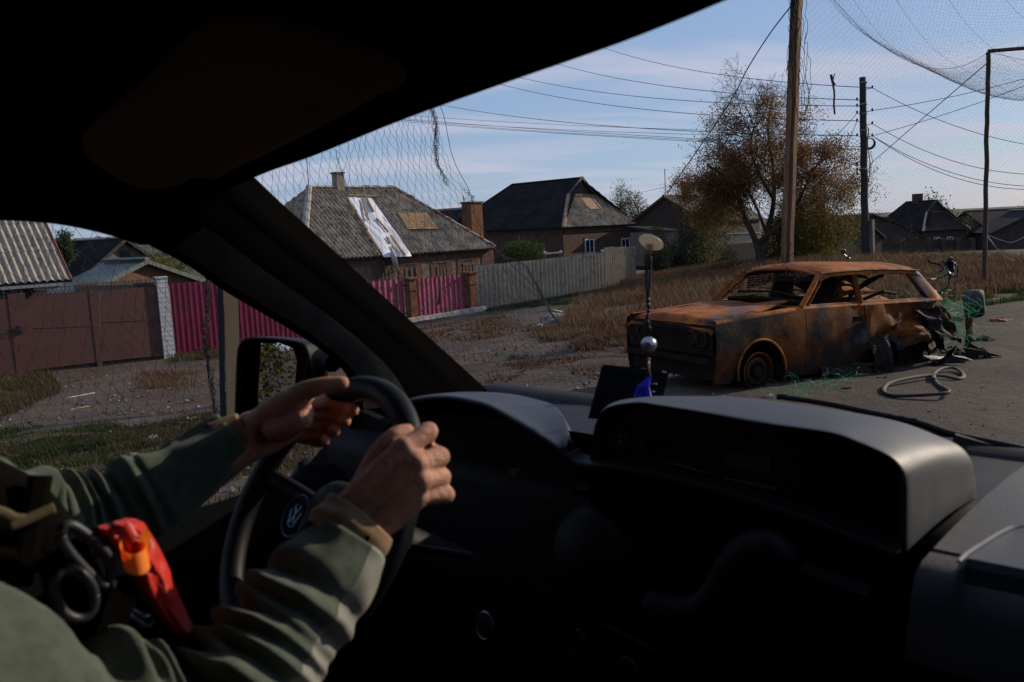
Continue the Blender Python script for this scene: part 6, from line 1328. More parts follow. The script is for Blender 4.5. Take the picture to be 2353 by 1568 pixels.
fc = [a + nrm(cen - a) * .010 + RD * .012 for a in L3]; bm = MB(); bm.add(fc, [tuple(range(len(fc)))]); bm.build('pod_face', M['black_pl'], pod)
def pf_(u, v, o=.006): return vf(u, v, f0 + .012 - o)
U2 = lambda zx, zy: (1323.5 + zx * .449, 864 + zy * .449)
def disc(c, n, R, h=.002, seg=24, bm=None, inner=None):
    bm = bm or MB(); bm.lathe(c, n, [(inner or .0005, h), (R, h), (R, 0)], seg); return bm
c = pf_(*U2(225, 325)); bm = disc(c, -RD, .0150, .001, 30, inner=.0118); x_ = nrm(LD); bm.beam(c - RD * .001 + (-x_ * .7 + ZD * .7) * .0125, c - RD * .001 + (x_ * .7 - ZD * .7) * .0125, .003, .001, upv=RD); no_ = bm.build('round_sticker', M['red_mark'], pod)
bm = MB(); bm.lathe(c - RD * .0005 + ZD * .005, -RD, [(.0002, .001), (.0024, .001)], 10); bm.beam(c - RD * .0008 + ZD * .002 , c - RD * .0008 - ZD * .008 - x_ * .002, .0035, .0008, upv=RD); bm.build('pictogram', M['pale_mark'], no_)
c = pf_(*U2(340, 335)); bm = MB(); bm.obox(c + ZD * .004, LD * .0035, RD * .0006, ZD * .004); bm.obox(c - ZD * .005, LD * .0055, RD * .0006, ZD * .006); bm.build('red_mark', M['red_mark'], pod)
for pts in (((460, 440), (560, 465), (650, 495), (682, 494)), ((762, 512), (775, 528), (900, 552), (1028, 582)), ((560, 230), (800, 262), (1020, 305))): MB().tube([pf_(*U2(*q)) for q in pts], .0010, 4).build('trim_line', M['dim_line'], pod)
bm = MB(); q = [pf_(*U2(*p)) for p in ((768, 395), (995, 415), (995, 500), (768, 470))]; bm.prism(q, RD * .003); bm.build('radio_display', plain('dull_display', (.025, .018, .014), None, 3, .5), pod)
bm = MB(); q = [pf_(*U2(*p), .004) for p in ((455, 225), (1180, 345), (1180, 640), (455, 460))]; bm.prism(q, RD * .003); bm.build('radio', M['black_pl'], pod)
bm = MB(); bm.torus(pf_(*U2(480, 350)), -RD, .011, .001, 20, 5); bm.build('volume_knob', M['black_pl'], pod)
# ---- centre console below the pod
rdg = [(1300, 1046), (1323, 1066), (1400, 1072), (1503, 1090), (1620, 1118), (1728, 1151), (1870, 1200), (1997, 1250), (2062, 1275)]
R3 = bez([vf(u, v, .955) for u, v in rdg], 6); rows = []
for p in R3: rows.append([p + RD * .03 + ZD * .006, p + RD * .008 + ZD * .001, p, p - ZD * .008 + RD * .002, p - ZD * .03 + RD * .015, p - ZD * .05 + RD * .06])
MB().grid(rows).build('console_ridge', M['dash_shaded'], van, smooth=True)
bm = MB(); bm.grid([[V(1.02, l, 1.46), V(1.01, l, 1.3), V(.98, l, 1.1), V(.95, l, .65)] for l in np.linspace(.26, .80, 5)]); bm.build('console_face', M['black_pl'], van)
def cq(zx, zy, f=.93): return vf(*U2(zx, zy), f)
bm = MB(); bm.tube(bez([cq(380, 1190), cq(540, 1225), (cq(660, 1200)), cq(740, 1120), cq(800, 1010), cq(860, 930), cq(940, 895), cq(1020, 915), cq(1050, 990, .97)], 6), .020, 10, sq=1.3); bm.build('grab_handle', M['dash_shaded'], van, smooth=True)
bm = MB(); c = cq(90, 900, .96); bm.lathe(c, nrm(-RD + ZD * .3), [(.001, .03), (.05, .028), (.068, .01), (.072, -.05)], 28); bm.build('cup_holder', M['dash_shaded'], van, smooth=True)
for i in range(6):
    a, b = cq(1160 - i * 28, 985 + i * 72, .93), cq(1500 - i * 30, 1110 + i * 70, .93); MB().beam(a, b, .004, .030, upv=RD).build('vent_slat', M['dash_shaded'], van)
U3 = lambda zx, zy: (827.2 + zx * .3516, 1195 + zy * .3516)
def knob(zx, zy, R, f, h, ring, name='dial', mat='black_pl'):
    c = vf(*U3(zx, zy), f); n = nrm(-RD * .93 + ZD * .25 + LD * .12); bm = MB(); bm.lathe(c, n, [(R * 1.12, -h), (R * 1.05, -.004), (R, 0), (R * .9, .001), (.0005, -.001)], 36); k_ = bm.build(name, M[mat], van, smooth=True, autosm=40)
    bm = MB(); bm.torus(c, n, R * .97, ring, 36, 6); bm.build('dial_ring', M['chrome'], k_, smooth=True); return k_, c, n
kd, c, n = knob(815, 690, .0215, .90, .03, .0013); bm = MB(); bm.beam(c + n * .002 - LD * .004, c + n * .002 + ZD * .006 + LD * .003, .0025, .0008, upv=n); bm.build('dial_print', M['red_mark'], kd)
knob(1415, 795, .018, .93, .02, .0005); knob(1745, 985, .018, .93, .02, .0006)
for zx, zy, r_ in ((1100, 415, .006), (1210, 485, .0075), (1150, 680, .006), (1055, 605, .005)):
    c = vf(*U3(zx, zy), .92); bm = MB(); bm.lathe(c, nrm(-RD + ZD * .3), [(r_, -.01), (r_, 0), (r_ * .8, .002), (.0004, .002)], 14); bm.build('push_button', M['dash_shaded'], van, smooth=True)
MB().tube([vf(*U3(*q), .93) for q in ((1590, 620), (1592, 680), (1850, 810), (2090, 950), (2125, 895))], .0010, 4).build('trim_line', M['dim_line'], van)
c = vf(*U3(1832, 782), .925); MB().obox(c, LD * .004, RD * .001, ZD * .002).build('warning_light', M['red_mark'], van)
# ---- instrument binnacle
bl = [(900, 960), (925, 930), (965, 917), (1028, 914), (1107, 930), (1169, 961), (1232, 999), (1270, 1024), (1298, 1045)]
bb_ = [(905, 950), (935, 922), (985, 909), (1088, 901), (1169, 905), (1232, 918), (1272, 932), (1298, 962), (1308, 1008)]
fl, fb = 1.00, [1.12, 1.16, 1.22, 1.28, 1.27, 1.22, 1.17, 1.10, 1.03]
LB = bez([vf(u, v, fl) for u, v in bl], 6); BB = bez([vf(u, v, f) for (u, v), f in zip(bb_, fb)], 6); rows = []
for a, b in zip(LB, BB): rows.append([a + RD * .03 - ZD * .012, a + RD * .004 - ZD * .006, a, a + RD * .008 + ZD * .002] + [a + (b - a) * t_ + ZD * .004 * math.sin(math.pi * t_) for t_ in (.15, .4, .7, .92)] + [b, b + RD * .02 - ZD * .03, b + RD * .04 - ZD * .09])
MB().grid(rows).build('instrument_hood', M['dash'], van, smooth=True)
bm = MB(); bm.grid([[V(1.06, l, z) for z in (1.2, 1.52)] for l in (.80, 1.24)]); cl_ = bm.build('instrument_panel', M['black_pl'], van)
for u, v, R_ in ((1085, 1110, .05), (1150, 1120, .018)):
    c = vf(u, v, 1.05); MB().torus(c, -RD, R_, .0012, 40, 5).build('gauge_ring', M['dash_shaded'], cl_)
bm = MB(); q = [vf(u, v, 1.00) for u, v in ((1164, 1078), (1200, 1076), (1188, 1086), (1181, 1100), (1172, 1088))]; bm.prism(q, RD * .003); bm.build('clip', M['dim_line'], van)
# side vent left of the wheel
q = [vf(u, v, 1.10) for u, v in ((817, 957), (871, 986), (795, 1090), (713, 1071))]; q0, q1, q2, q3 = q; bm = MB()
bm.prism([q3 + (q3 - q1) * .12, q2 + (q2 - q0) * .12, q1 + (q1 - q3) * .12, q0 + (q0 - q2) * .12], RD * .02); vn = bm.build('side_vent', M['dash_shaded'], van)
for i in range(7):
    t_ = (i + .5) / 7; a, b = q0 + (q3 - q0) * t_, q1 + (q2 - q1) * t_; MB().beam(a - RD * .003, b - RD * .003, .0035, .010, upv=RD).build('slat', M['black_pl'], vn)
bm = MB(); bm.tube(bez([vf(712, 1076, 1.10), vf(690, 1110, 1.10), vf(640, 1180, 1.10), V(1.1, 1.5, 1.2)], 5), .03, 8); bm.grid([[V(1.10, l, z) for z in (.8, 1.42 if l < 1.42 else 1.36)] for l in (1.0, 1.42, 1.52)]); bm.build('dash_end', M['dash_shaded'], van, smooth=True)
bm = MB(); bm.obox(V(1.0, .80, 1.445), LD * .012, RD * .01, ZD * .006); bm.build('stalk_tip', M['black_pl'], van)
# ---- wing mirror
mc = vl(634, 862, 1.74); cdir = nrm(mc - EYE); want = nrm(V(-1, .42, -.015)); mn_ = nrm(want - cdir)
def mp(u, v, o=0): return RP(u, v, mc + mn_ * o, mn_)
ho = [(541, 972), (543, 900), (547, 812), (556, 786), (575, 776), (640, 778), (690, 786), (706, 800), (712, 830), (706, 880), (696, 930), (690, 975)]
H3 = bez([mp(u, v, .01) for u, v in ho], 5); hc_ = H3.mean(0); rows = [[hc_ + (p - hc_) * .90 - mn_ * .012, hc_ + (p - hc_) * .93 + mn_ * .006, p + mn_ * .004, p - mn_ * .004, hc_ + (p - hc_) * 1.0 - mn_ * .05 - LD * .0, hc_ + (p - hc_) * .8 - mn_ * .10, hc_ - mn_ * .115] for p in H3]
mir = MB().grid(rows, closed=False).grid([rows[-1], rows[0]]).build('wing_mirror', M['black_pl'], van, smooth=True)
mg = [mp(u, v, -.002) for u, v in ((600, 790), (640, 788), (672, 800), (682, 830), (674, 930), (668, 968), (590, 968))]; bm = MB(); bm.add(mg, [tuple(range(len(mg)))])
m2, t2 = newmat('mirror_glass'); t2.n('ShaderNodeOutputMaterial', {0: t2.n('ShaderNodeBsdfGlossy', {'Color': (.62, .64, .62), 'Roughness': .015}).outputs[0]}); bm.build('mirror_glass', m2, mir)
bm = MB(); bm.tube(bez([mp(712, 870, -.03), vl(728, 862, 1.65), vl(742, 820, 1.58), vl(768, 835, 1.53)], 6), .022, 8); bm.tube([mp(700, 900, -.04), vl(790, 900, 1.53)], .02, 7); bm.build('mirror_arm', M['black_pl'], mir, smooth=True)
# ---- sun visor
va, vb_, vc_ = V(.615, 1.39, 1.948), V(.70, .83, 2.057), V(.525, .836, 2.10); vn_ = nrm(np.cross(vb_ - va, vc_ - va)); vn_ = vn_ if vn_[2] < 0 else -vn_
vo = [(192, 310), (190, 340), (203, 364), (235, 387), (281, 415), (338, 433), (399, 422), (436, 403), (488, 407), (539, 380), (657, 324), (797, 253), (836, 232), (850, 214), (872, 214), (884, 200), (891, 190), (925, 188), (938, 170), (928, 152), (891, 131), (797, 88), (657, 45), (540, 26), (490, 34), (446, 70), (352, 155), (260, 245)]
V3 = bez([RP(u, v, va, vn_) for u, v in vo], 4); vcn = V3.mean(0); rows = [[vcn + (p - vcn) * s_ + vn_ * o_ for s_, o_ in ((.0, .012), (.6, .012), (.93, .010), (.985, .004), (1, -.003), (.97, -.010))] for p in V3]
vis = MB().grid(rows).grid([rows[-1], rows[0]]).build('sun_visor', M['visor'], van, smooth=True)
bm = MB(); c = RP(866, 205, va, vn_) + vn_ * .006; bm.torus(c, vn_, .011, .004, 20, 6); bm.tube(bez([c, c - RD * 0 + LD * -.03 + ZD * .01], 3), .005, 6); bm.build('visor_clip', M['lining'], vis, smooth=True)
# ---- steering wheel
ya, ti = -.101, .577; WC = V(.618, .949, 1.488); wn = -math.cos(ti) * (math.cos(ya) * RD + math.sin(ya) * LD) + math.sin(ti) * ZD; we1 = math.cos(ya) * LD - math.sin(ya) * RD; we2 = np.cross(wn, we1)
rr_ = .0172; RM = .2 - rr_
def rim(t, R=RM): return WC + R * (math.cos(t) * we1 + math.sin(t) * we2)
tt = np.linspace(0, 2 * math.pi, 120, endpoint=False); g_ = []
for t_ in tt:
    c = rim(t_); o_ = nrm(c - WC); ring = []
    for q in np.linspace(0, 2 * math.pi, 16, endpoint=False):
        R_ = rr_ * (1 + .05 * math.cos(2 * q)) * (1 - (.05 if abs(math.sin((q - .6))) < .1 else 0)); ring.append(c + R_ * (math.cos(q) * o_ + math.sin(q) * wn))
    g_.append(ring)
g_.append(g_[0]); sw = MB().grid(g_, closed=True).build('steering_wheel', M['leather'], van, smooth=True)
if True:
    sw.name = 'steering_wheel'
hubc = WC - wn * .035
def wpt(a, b, o=0): return WC + we1 * a + we2 * b + wn * o
# padded boss
rows = []
for s_, o_ in ((0.02, .012), (.5, .010), (.85, .002), (1, -.012), (1.02, -.04), (.9, -.08)):
    rows.append([wpt(.085 * s_ * np.sign(math.cos(a)) * abs(math.cos(a)) ** .6 , .062 * s_ * np.sign(math.sin(a)) * abs(math.sin(a)) ** .6 + .006, -.03 + o_) for a in np.linspace(0, 2 * math.pi, 40)])
MB().grid(rows).build('airbag_pad', M['dash_shaded'], sw, smooth=True)
sgn = 1 if np.dot(we2, ZD) > 0 else -1
for a0 in (.12 * sgn, math.pi - .12 * sgn, -math.pi / 2 * sgn - .38, -math.pi / 2 * sgn + .38):
    d_ = A([math.cos(a0), math.sin(a0)]); bm = MB(); bm.tube(bez([wpt(*(d_ * .05), -.04), wpt(*(d_ * .11), -.032), wpt(*(d_ * .18), -.004)], 5), .016, 8, sq=.6, upv=wn); bm.build('spoke', M['leather'], sw, smooth=True)
# ring and double-letter badge on the boss
ec = RP(679, 1186, WC - wn * .012, wn); bm = MB(); bm.torus(ec, wn, .030, .0014, 40, 6); eb = bm.build('badge_ring', plain('bluish_badge_metal', (.03, .07, .22), None, 4, .35, metal=.5), sw, smooth=True)
vup = nrm(we2 * sgn); vrt = nrm(np.cross(vup, wn)); bm = MB(); es = .0165
bm.torus(ec + wn * .001, wn, es, .0010, 30, 5)
for a, b in (((-.42, .88), (0, .08)), ((0, .08), (.42, .88)), ((-.86, .42), (-.40, -.80)), ((-.40, -.80), (0, .02)), ((0, .02), (.40, -.80)), ((.40, -.80), (.86, .42))):
    bm.beam(ec + wn * .0015 + (vrt * a[0] + vup * a[1]) * es, ec + wn * .0015 + (vrt * b[0] + vup * b[1]) * es, .0028, .0012, upv=wn)
bm.build('badge_emblem', plain('badge_chrome', (.12, .17, .28), None, 4, .3, metal=.6), sw)
bm = MB(); bm.tube(bez([WC - wn * .08, WC - wn * .2, WC - wn * .42], 5), .035, 12); bm.tube([WC - wn * .14, WC - wn * .14 - LD * .16 + ZD * .02], .006, 6); bm.build('steering_column', M['black_pl'], van, smooth=True)
# ---- screen on the dash
sc_p = V(0, 0, 0) + P(1440, 900, 1230); sn_ = nrm(EYE - sc_p + V(.2, .9, .1) * 0)
def sp(u, v, o=0): return RP(u, v, sc_p + sn_ * o, sn_)
scn = thing('display_unit', sp(1420, 962), 'black slim display unit propped on the dash behind the hanging charm', 'screen')
q = [sp(u, v) for u, v in ((1351, 962), (1510, 972), (1537, 856), (1530, 852), (1388, 838), (1383, 842))]; MB().prism(q, -sn_ * .018).build('casing', M['black_pl'], scn)
q = [sp(u, v, .001) for u, v in ((1364, 948), (1480, 958), (1500, 862), (1394, 850))]; MB().prism(q, -sn_ * .002).build('screen', plain('unlit_screen', (.006, .008, .012), None, 2, .25), scn)
MB().tube([sp(1521, 855, .004), sp(1531, 858, .004)], .0022, 8).build('button', M['pale_mark'], scn)
for u, v in ((1507, 883), (1502, 901)):
    bm = MB(); bm.tube([sp(u - 12, v - 1, .002), sp(u, v, .006)], .0012, 6); bm.lathe(sp(u, v, .006), nrm(sn_), [(.0025, -.001), (.0025, .002), (.0002, .003)], 10); bm.build('plug', M['chrome'], scn, smooth=True)
# ---- hanging charm
kc = 1330
cc = P(1495, 559, kc); chm_ = thing('hanging_charm', cc, 'charm with silver bell and blue tassel hanging from a suction cup on the windscreen', 'charm')
dn_ = -WN
m3, t3 = newmat('translucent_cup'); finish(t3, (.62, .58, .48), .35, trans=.45)
bm = MB(); bm.lathe(cc, dn_, [(.0003, .012), (.006, .012), (.010, .006), (.018, .002), (.0222, -.001), (.0215, -.003), (.012, -.001), (.0003, .001)], 30); bm.build('suction_cup', m3, chm_, smooth=True)
M['gold'] = plain('gold_bead', (.40, .20, .05), (.25, .12, .04), 30, .4); M['cord'] = plain('dark_cord', (.010, .012, .02), None, 40, .7); M['blue'] = plain('blue_tassel', (.02, .02, .55), (.03, .03, .75), 30, .6, c3=(.01, .01, .3))
bm = MB(); bm.tube([P(1493, 562, kc + 6), P(1491, 590, kc + 6)], [.006, .0035], 8); bm.build('hook', M['gold'], chm_, smooth=True)
bm = MB(); bm.tube(bez([P(1486, 590, kc), P(1485, 640, kc), P(1488, 700, kc)], 6), .0022, 6); bm.tube(bez([P(1495, 590, kc), P(1494, 640, kc), P(1489, 700, kc)], 6), .0022, 6)
pth = bez([P(1489 + 2 * math.sin(i * 1.3), 700 + i * 9, kc) for i in range(8)], 4); bm.tube(pth, .0032 + .0009 * np.sin(np.arange(len(pth)) * 1.1), 7); bm.build('cord', M['cord'], chm_, smooth=True)
bm = MB()
for v_ in (688, 700, 722, 826, 838): bm.lathe(P(1490, v_, kc), ZD, [(.0003, -.003), (.003, -.0015), (.003, .0015), (.0003, .003)], 10)
bm.build('gold_beads', M['gold'], chm_, smooth=True); bm = MB(); bm.tube([P(1490, 826, kc), P(1490, 848, kc), P(1494, 866, kc)], .0022, 6); bm.build('tassel_cap', M['gold'], chm_, smooth=True)
bm = MB(); c = P(1491, 792, kc); bm.lathe(c, nrm(V(.2, 1, 0)), [(.0003 if abs(x) > 1.5 else .0135 * math.cos(x) * (0.93 if abs(x) < .07 else 1), .0135 * math.sin(x)) for x in np.linspace(-1.56, 1.56, 40)], 30); bm.build('bell', M['chrome'], chm_, smooth=True)
bm = MB(); rq = np.random.default_rng(3)
for i in range(46):
    a = P(1494 + rq.uniform(-3, 3), 864, kc); x_ = rq.uniform(-1, 1); b = P(1485 + x_ * 14 - 8, 890, kc + rq.uniform(-6, 6)); c = P(1481 + x_ * 19 - (6 if x_ < 0 else 2), 921 + rq.uniform(-4, 3), kc + rq.uniform(-8, 8)); bm.tube([a, b, c], .0011, 4)
bm.build('tassel', M['blue'], chm_)
# things on the verge behind the van that its mirror shows
rg = np.random.default_rng(77)
LYm = leafmat('hedge_leaves', [(.05, .06, .015), (.10, .10, .02), (.03, .035, .01), (.14, .12, .03)])
for i, (s, l, h, w_) in enumerate(((-2.5, 5.8, 3.6, 2.4), (-4.6, 6.6, 4.2, 2.6), (-7.0, 7.4, 4.6, 2.8), (-9.5, 7.8, 5.0, 3.0), (-12.5, 8.6, 5.6, 3.4))):
    p = V(s, l, 0); p[2] = H1(p); kq = 100; t = thing('shrub', p, ['nearest', 'second', 'third', 'fourth', 'farthest'][i] + ' leafy yellow-green shrub reflected in the wing mirror', 'shrub', 'shrubs behind the van')
    q = rg.uniform(-1, 1, (9000, 3)); q = q[(q ** 2).sum(1) < 1]; nz_ = A([mn.noise(Vector(x * 2.2)) for x in q]); q = q[nz_ > -.15]; v_, f_ = leafmesh(rg, p + q * [w_ / 2, w_ / 2, h / 2] + ZD * h / 2, .11, 3, .07); MB().add(v_, f_).build('crown', LYm, t)
    bm = MB(); [bm.tube(bez([p + rg.normal(0, .08, 3) * [1, 1, 0], p + ZD * h * .4 + rg.normal(0, .2, 3), p + ZD * h * .8 + rg.normal(0, .5, 3)], 3), .02, 4) for _ in range(6)]; bm.build('stems', M['bark'], t)
pp_ = V(-2.2, 4.6, 0); pp_[2] = H1(pp_); t = thing('plank_post', pp_, 'tan plank post reflected in the wing mirror', 'post'); MB().beam(pp_, pp_ + ZD * 5, .12, .05, upv=RD).build('plank', M['plank_tan'], t)
# ================================================================ THE DRIVER
def vmat(name, c1, c2, rough, sc=30, bs=.3, sheen=0, spec=.3, c3=None, bsc=None, bd=.002, sss=0):
    m, t = newmat(name); vec = t.n('ShaderNodeTexCoord').outputs['Object']
    col = t.mix(t.ramp(t.noise(vec, sc, 5, .6), .35, .65), c1, c2)
    if c3: col = t.mix(t.ramp(t.noise(vec, sc * .45, 4), .52, .66, 0, .7), col, c3)
    ex = {'Subsurface Weight': sss, 'Subsurface Radius': (.01, .004, .002), 'Subsurface Scale': 1.0} if sss else None
    finish(t, col, rough, 0, t.noise(vec, bsc or sc * 6, 5, .65), bs, bd, spec, sheen, extra=ex); return m
_m, _t = newmat('tanned_skin'); _v = _t.n('ShaderNodeTexCoord').outputs['Object']
_c = _t.mix(_t.ramp(_t.noise(_v, 38, 6, .65), .35, .65), (.70, .36, .24), (.54, .25, .155)); _c = _t.mix(_t.ramp(_t.noise(_v, 120, 5, .7), .55, .72, 0, .5), _c, (.45, .14, .085))
_h = _t.math('ADD', _t.noise(_v, 260, 6, .75), _t.math('MULTIPLY', _t.noise(_t.mapv(_v, (1, 1, 1.0)), 70, 5, .6, 1.2), 2.2))
finish(_t, _c, .55, 0, _h, .85, .0022, .3, extra={'Subsurface Weight': .04, 'Subsurface Radius': (.008, .003, .0015), 'Subsurface Scale': 1.0}); M['skin'] = _m
M['fleece'] = vmat('grey_green_fleece', (.125, .155, .118), (.090, .115, .086), 1.0, 70, 1.0, .2, .0, (.15, .18, .14), 900, .002)
M['nylon'] = vmat('pale_sleeve_patch', (.27, .27, .23), (.22, .22, .185), .7, 20, .25, 0, .25, None, 900, .0008)
M['cuff'] = vmat('tan_knit_cuff', (.30, .20, .11), (.24, .155, .085), .9, 40, .4, .1, .15, None, 1200, .0008)
M['vest'] = vmat('dark_brown_vest', (.0075, .0058, .0048), (.005, .004, .0035), .95, 30, .6, 0, .03, None, 700, .001)
M['strap_t'] = vmat('khaki_strap', (.12, .10, .05), (.09, .07, .035), .8, 60, .3)
per = thing('person', V(.05, .95, .75), 'driver in a grey-green fleece and dark vest gripping the steering wheel with both hands', 'person')
bb = MB()
def cap(pts, rad, sq=1.0, seg=14, upv=None, n=4, bm=None):
    bm = bm or bb; pts = A(pts, float); rad = A(rad, float); q = bez(pts, n); r = np.interp(np.linspace(0, len(pts) - 1, len(q)), np.arange(len(pts)), rad)
    d0, d1 = nrm(q[0] - q[1]), nrm(q[-1] - q[-2]); add0 = [q[0] + d0 * r[0] * s_ for s_ in (.97, .8, .45)]; add1 = [q[-1] + d1 * r[-1] * s_ for s_ in (.45, .8, .97)]
    q = np.r_[add0, q, add1]; r = np.r_[r[0] * A([.24, .6, .89]), r, r[-1] * A([.89, .6, .24])]
    bm.tube(q, r, seg, sq=sq, upv=upv)
def J(u, v, k): return P(u, v, k)
# ---- right hand
wr = J(822, 1200, 2050)
view = nrm(EYE - wr)
mc_ = [J(930, 1032, 2035), J(956, 1068, 2050), J(964, 1104, 2050), J(958, 1140, 2035)]
pp_ = [J(984, 992, 1995), J(1010, 1050, 1990), J(1014, 1097, 1985), J(1024, 1137, 1985)]
di_ = [J(978, 1006, 1925), J(992, 1040, 1915), J(996, 1085, 1915), J(1008, 1120, 1920)]
ti_ = [J(950, 1012, 1900), J(966, 1040, 1895), J(968, 1080, 1900), J(984, 1112, 1905)]
rad = [(.0135, .0118, .0100, .0085), (.0140, .0125, .0105, .0088), (.0135, .0120, .0102, .0086), (.0128, .0112, .0095, .0080)]
for a, b, c, d, r in zip(mc_, pp_, di_, ti_, rad): cap([a, (a + b) / 2 + view * .001, b], [r[0], r[1] * .98, r[1]]); cap([b, c, d], [r[1] * .96, r[2], r[3]])
wo = nrm(J(893, 1242, 2050) - J(751, 1163, 2050))
for a, o_, r0 in zip(mc_, (-.022, -.008, .008, .022), (.0150, .0155, .0155, .0150)):
    st = wr + wo * o_ * .85 - view * .002; cap([st, (st + a) / 2 + view * .003, a], [.0195, .0165, r0])
cap([wr - wo * .012, (wr + mc_[0]) / 2 - wo * .010 - view * .004, mc_[0] - view * .006], [.019, .017, .012]); cap([wr + wo * .016, (wr + mc_[3]) / 2 + wo * .010 - view * .008, mc_[3] - view * .008], [.019, .019, .014])
cap([(wr + mc_[1]) / 2 - view * .012, (mc_[1] + mc_[2]) / 2 - view * .016], [.020, .016])
# knuckle bumps and tendons
for a, r in zip(mc_, (.0095, .0105, .0098, .0085)): cap([a + view * .0065, a + view * .0068 + (a - wr) * .02], [r, r * .95])
for a in mc_[:3]: cap([a + view * .010, (a + wr) / 2 + view * .0125], [.0040, .0030])
# right thumb, round the near side of the rim
cap([J(835, 1120, 2030), J(868, 1050, 2000), J(905, 1005, 1985), J(935, 992, 1960)], [.016, .0135, .0115, .0095])
fe = J(700, 1385, 2170); cap([wr + (wr - fe) * .02, wr, (wr + fe) / 2, fe], [.0235, .0250, .0275, .029], sq=.92)
for s_ in (-1, 1): cap([wr + wo * .012 * s_, (wr + fe) / 2 + wo * .012 * s_], [.0210, .022])
# ---- left hand
wl_ = J(585, 1002, 1660); vl_ = nrm(EYE - wl_)
mcl = [J(695, 925, 1650), J(692, 948, 1630), J(684, 972, 1625), J(668, 994, 1630)]
ppl = [J(752, 925, 1590), J(748, 955, 1580), J(735, 982, 1585), J(712, 1006, 1595)]
dil = [J(797, 938, 1610), J(782, 962, 1605), J(760, 992, 1608), J(735, 1014, 1615)]
til = [J(812, 944, 1650), J(793, 968, 1655), J(768, 990, 1655), J(745, 1012, 1655)]
for a, b, c, d, r in zip(mcl, ppl, dil, til, rad): cap([a, b], [r[0], r[1]]); cap([b, c, d], [r[1], r[2], r[3]])
wol = nrm(J(620, 1045, 1660) - J(560, 965, 1660))
for a, o_ in zip(mcl, (-.022, -.008, .008, .020)): st = wl_ + wol * o_ * .8; cap([st, (st + a) / 2, a], [.0185, .0165, .0150])
cap([wl_ - wol * .012, J(640, 938, 1690), J(682, 915, 1710)], [.019, .019, .0165]); cap([J(640, 985, 1690), J(690, 965, 1700)], [.021, .017])
cap([J(660, 930, 1700), J(695, 903, 1722), J(740, 887, 1738), J(786, 880, 1742)], [.018, .0145, .0115, .0095])
cap([J(712, 892, 1730), J(690, 925, 1700), J(700, 950, 1680)], [.010, .014, .013])
fl_ = J(430, 1080, 1700); cap([wl_, (wl_ + fl_) / 2, fl_], [.0255, .029, .033])
for s_ in (-1, 1): cap([wl_ + wol * .010 * s_, (wl_ + fl_) / 2 + wol * .010 * s_], [.021, .026])
# ---- arms, trunk, neck and head (mostly outside the picture)
RS, RE = J(-470, 1560, 3150), J(430, 1690, 2380); LE = J(190, 1215, 1800)
TC = V(.03, 1.10, 1.20); sh = V(.0, 1.10, 1.52); LS_ = V(.02, 1.30, 1.50)
RM1, RM2, FM = J(-150, 1640, 2900), J(110, 1712, 2670), J(572, 1572, 2285); cap([RS, RM1, RM2, RE], [.042, .036, .034, .032]); cap([RE, FM, fe], [.032, .031, .029]); cap([LS_, (LS_ + LE) / 2, LE], [.055, .05, .043]); cap([LE, (LE + fl_) / 2, fl_], [.043, .04, .033])
cap([RS, sh, LS_], [.06, .075, .06]); cap([V(.02, 1.1, 1.45), V(.04, 1.1, 1.2), V(.06, 1.1, .95)], [.14, .13, .14], sq=1.25, upv=RD)
cap([sh, V(.02, 1.10, 1.66)], [.06, .055]); hdc = V(.05, 1.10, 1.76); cap([hdc - ZD * .03 + RD * .01, hdc + ZD * .05 - RD * .01], [.075, .082]); cap([hdc - ZD * .06 + RD * .05, hdc - ZD * .08 + RD * .04], [.045, .04])
cap([hdc + RD * .088 + ZD * .015, hdc + RD * .102 - ZD * .015], [.010, .014]); cap([hdc + RD * .085 - ZD * .045 + LD * .015, hdc + RD * .085 - ZD * .045 - LD * .015], [.010, .010])
for s_ in (-1, 1): cap([hdc + LD * .082 * s_ + ZD * .01, hdc + LD * .085 * s_ - ZD * .03], [.014, .010]); cap([hdc + RD * .083 + LD * .03 * s_ + ZD * .02, hdc + RD * .084 + LD * .034 * s_ + ZD * .02], [.009, .009])
raw = bb.build('body_raw', M['skin'], None)
rm_ = raw.modifiers.new('r', 'REMESH'); rm_.mode = 'VOXEL'; rm_.voxel_size = .0022; rm_.use_smooth_shade = True
sm_ = raw.modifiers.new('s', 'SMOOTH'); sm_.factor = .5; sm_.iterations = 3
dg = bpy.context.evaluated_depsgraph_get(); ev = raw.evaluated_get(dg); me = bpy.data.meshes.new_from_object(ev); bpy.data.objects.remove(raw)
me.name = 'body'; me.materials.clear(); me.materials.append(M['skin']); me.transform(Matrix.Translation(-Vector(per['_w'])))
me.polygons.foreach_set('use_smooth', [True] * len(me.polygons)); body = bpy.data.objects.new('body', me); COL.objects.link(body); body.parent = per
print('body polys', len(me.polygons))
# nails on the visible finger tips
bm = MB()
for a, b in ((dil[0], til[0]), (dil[1], til[1]), (dil[2], til[2])):
    d = nrm(b - a); x = nrm(np.cross(d, vl_)); c = b + vl_ * .0086; bm.grid([[c + d * p_ * .006 + x * q_ * .0045 - vl_ * (abs(q_) ** 2 * .0015) for q_ in (-1, -.5, 0, .5, 1)] for p_ in (-1, -.3, .4, 1)])
bm.build('fingernails', plain('nail', (.55, .33, .24), None, 20, .35), body, smooth=True)
# thread on the right index finger
bm = MB(); q = [J(905, 1008, 2060), J(940, 998, 2055), J(975, 996, 2040), J(992, 1004, 2035), J(990, 1020, 2030)]; bm.tube(bez(q, 5), .0016, 5); bm.build('finger_cord', plain('dull_cord', (.10, .05, .04), None, 30, .7), body)
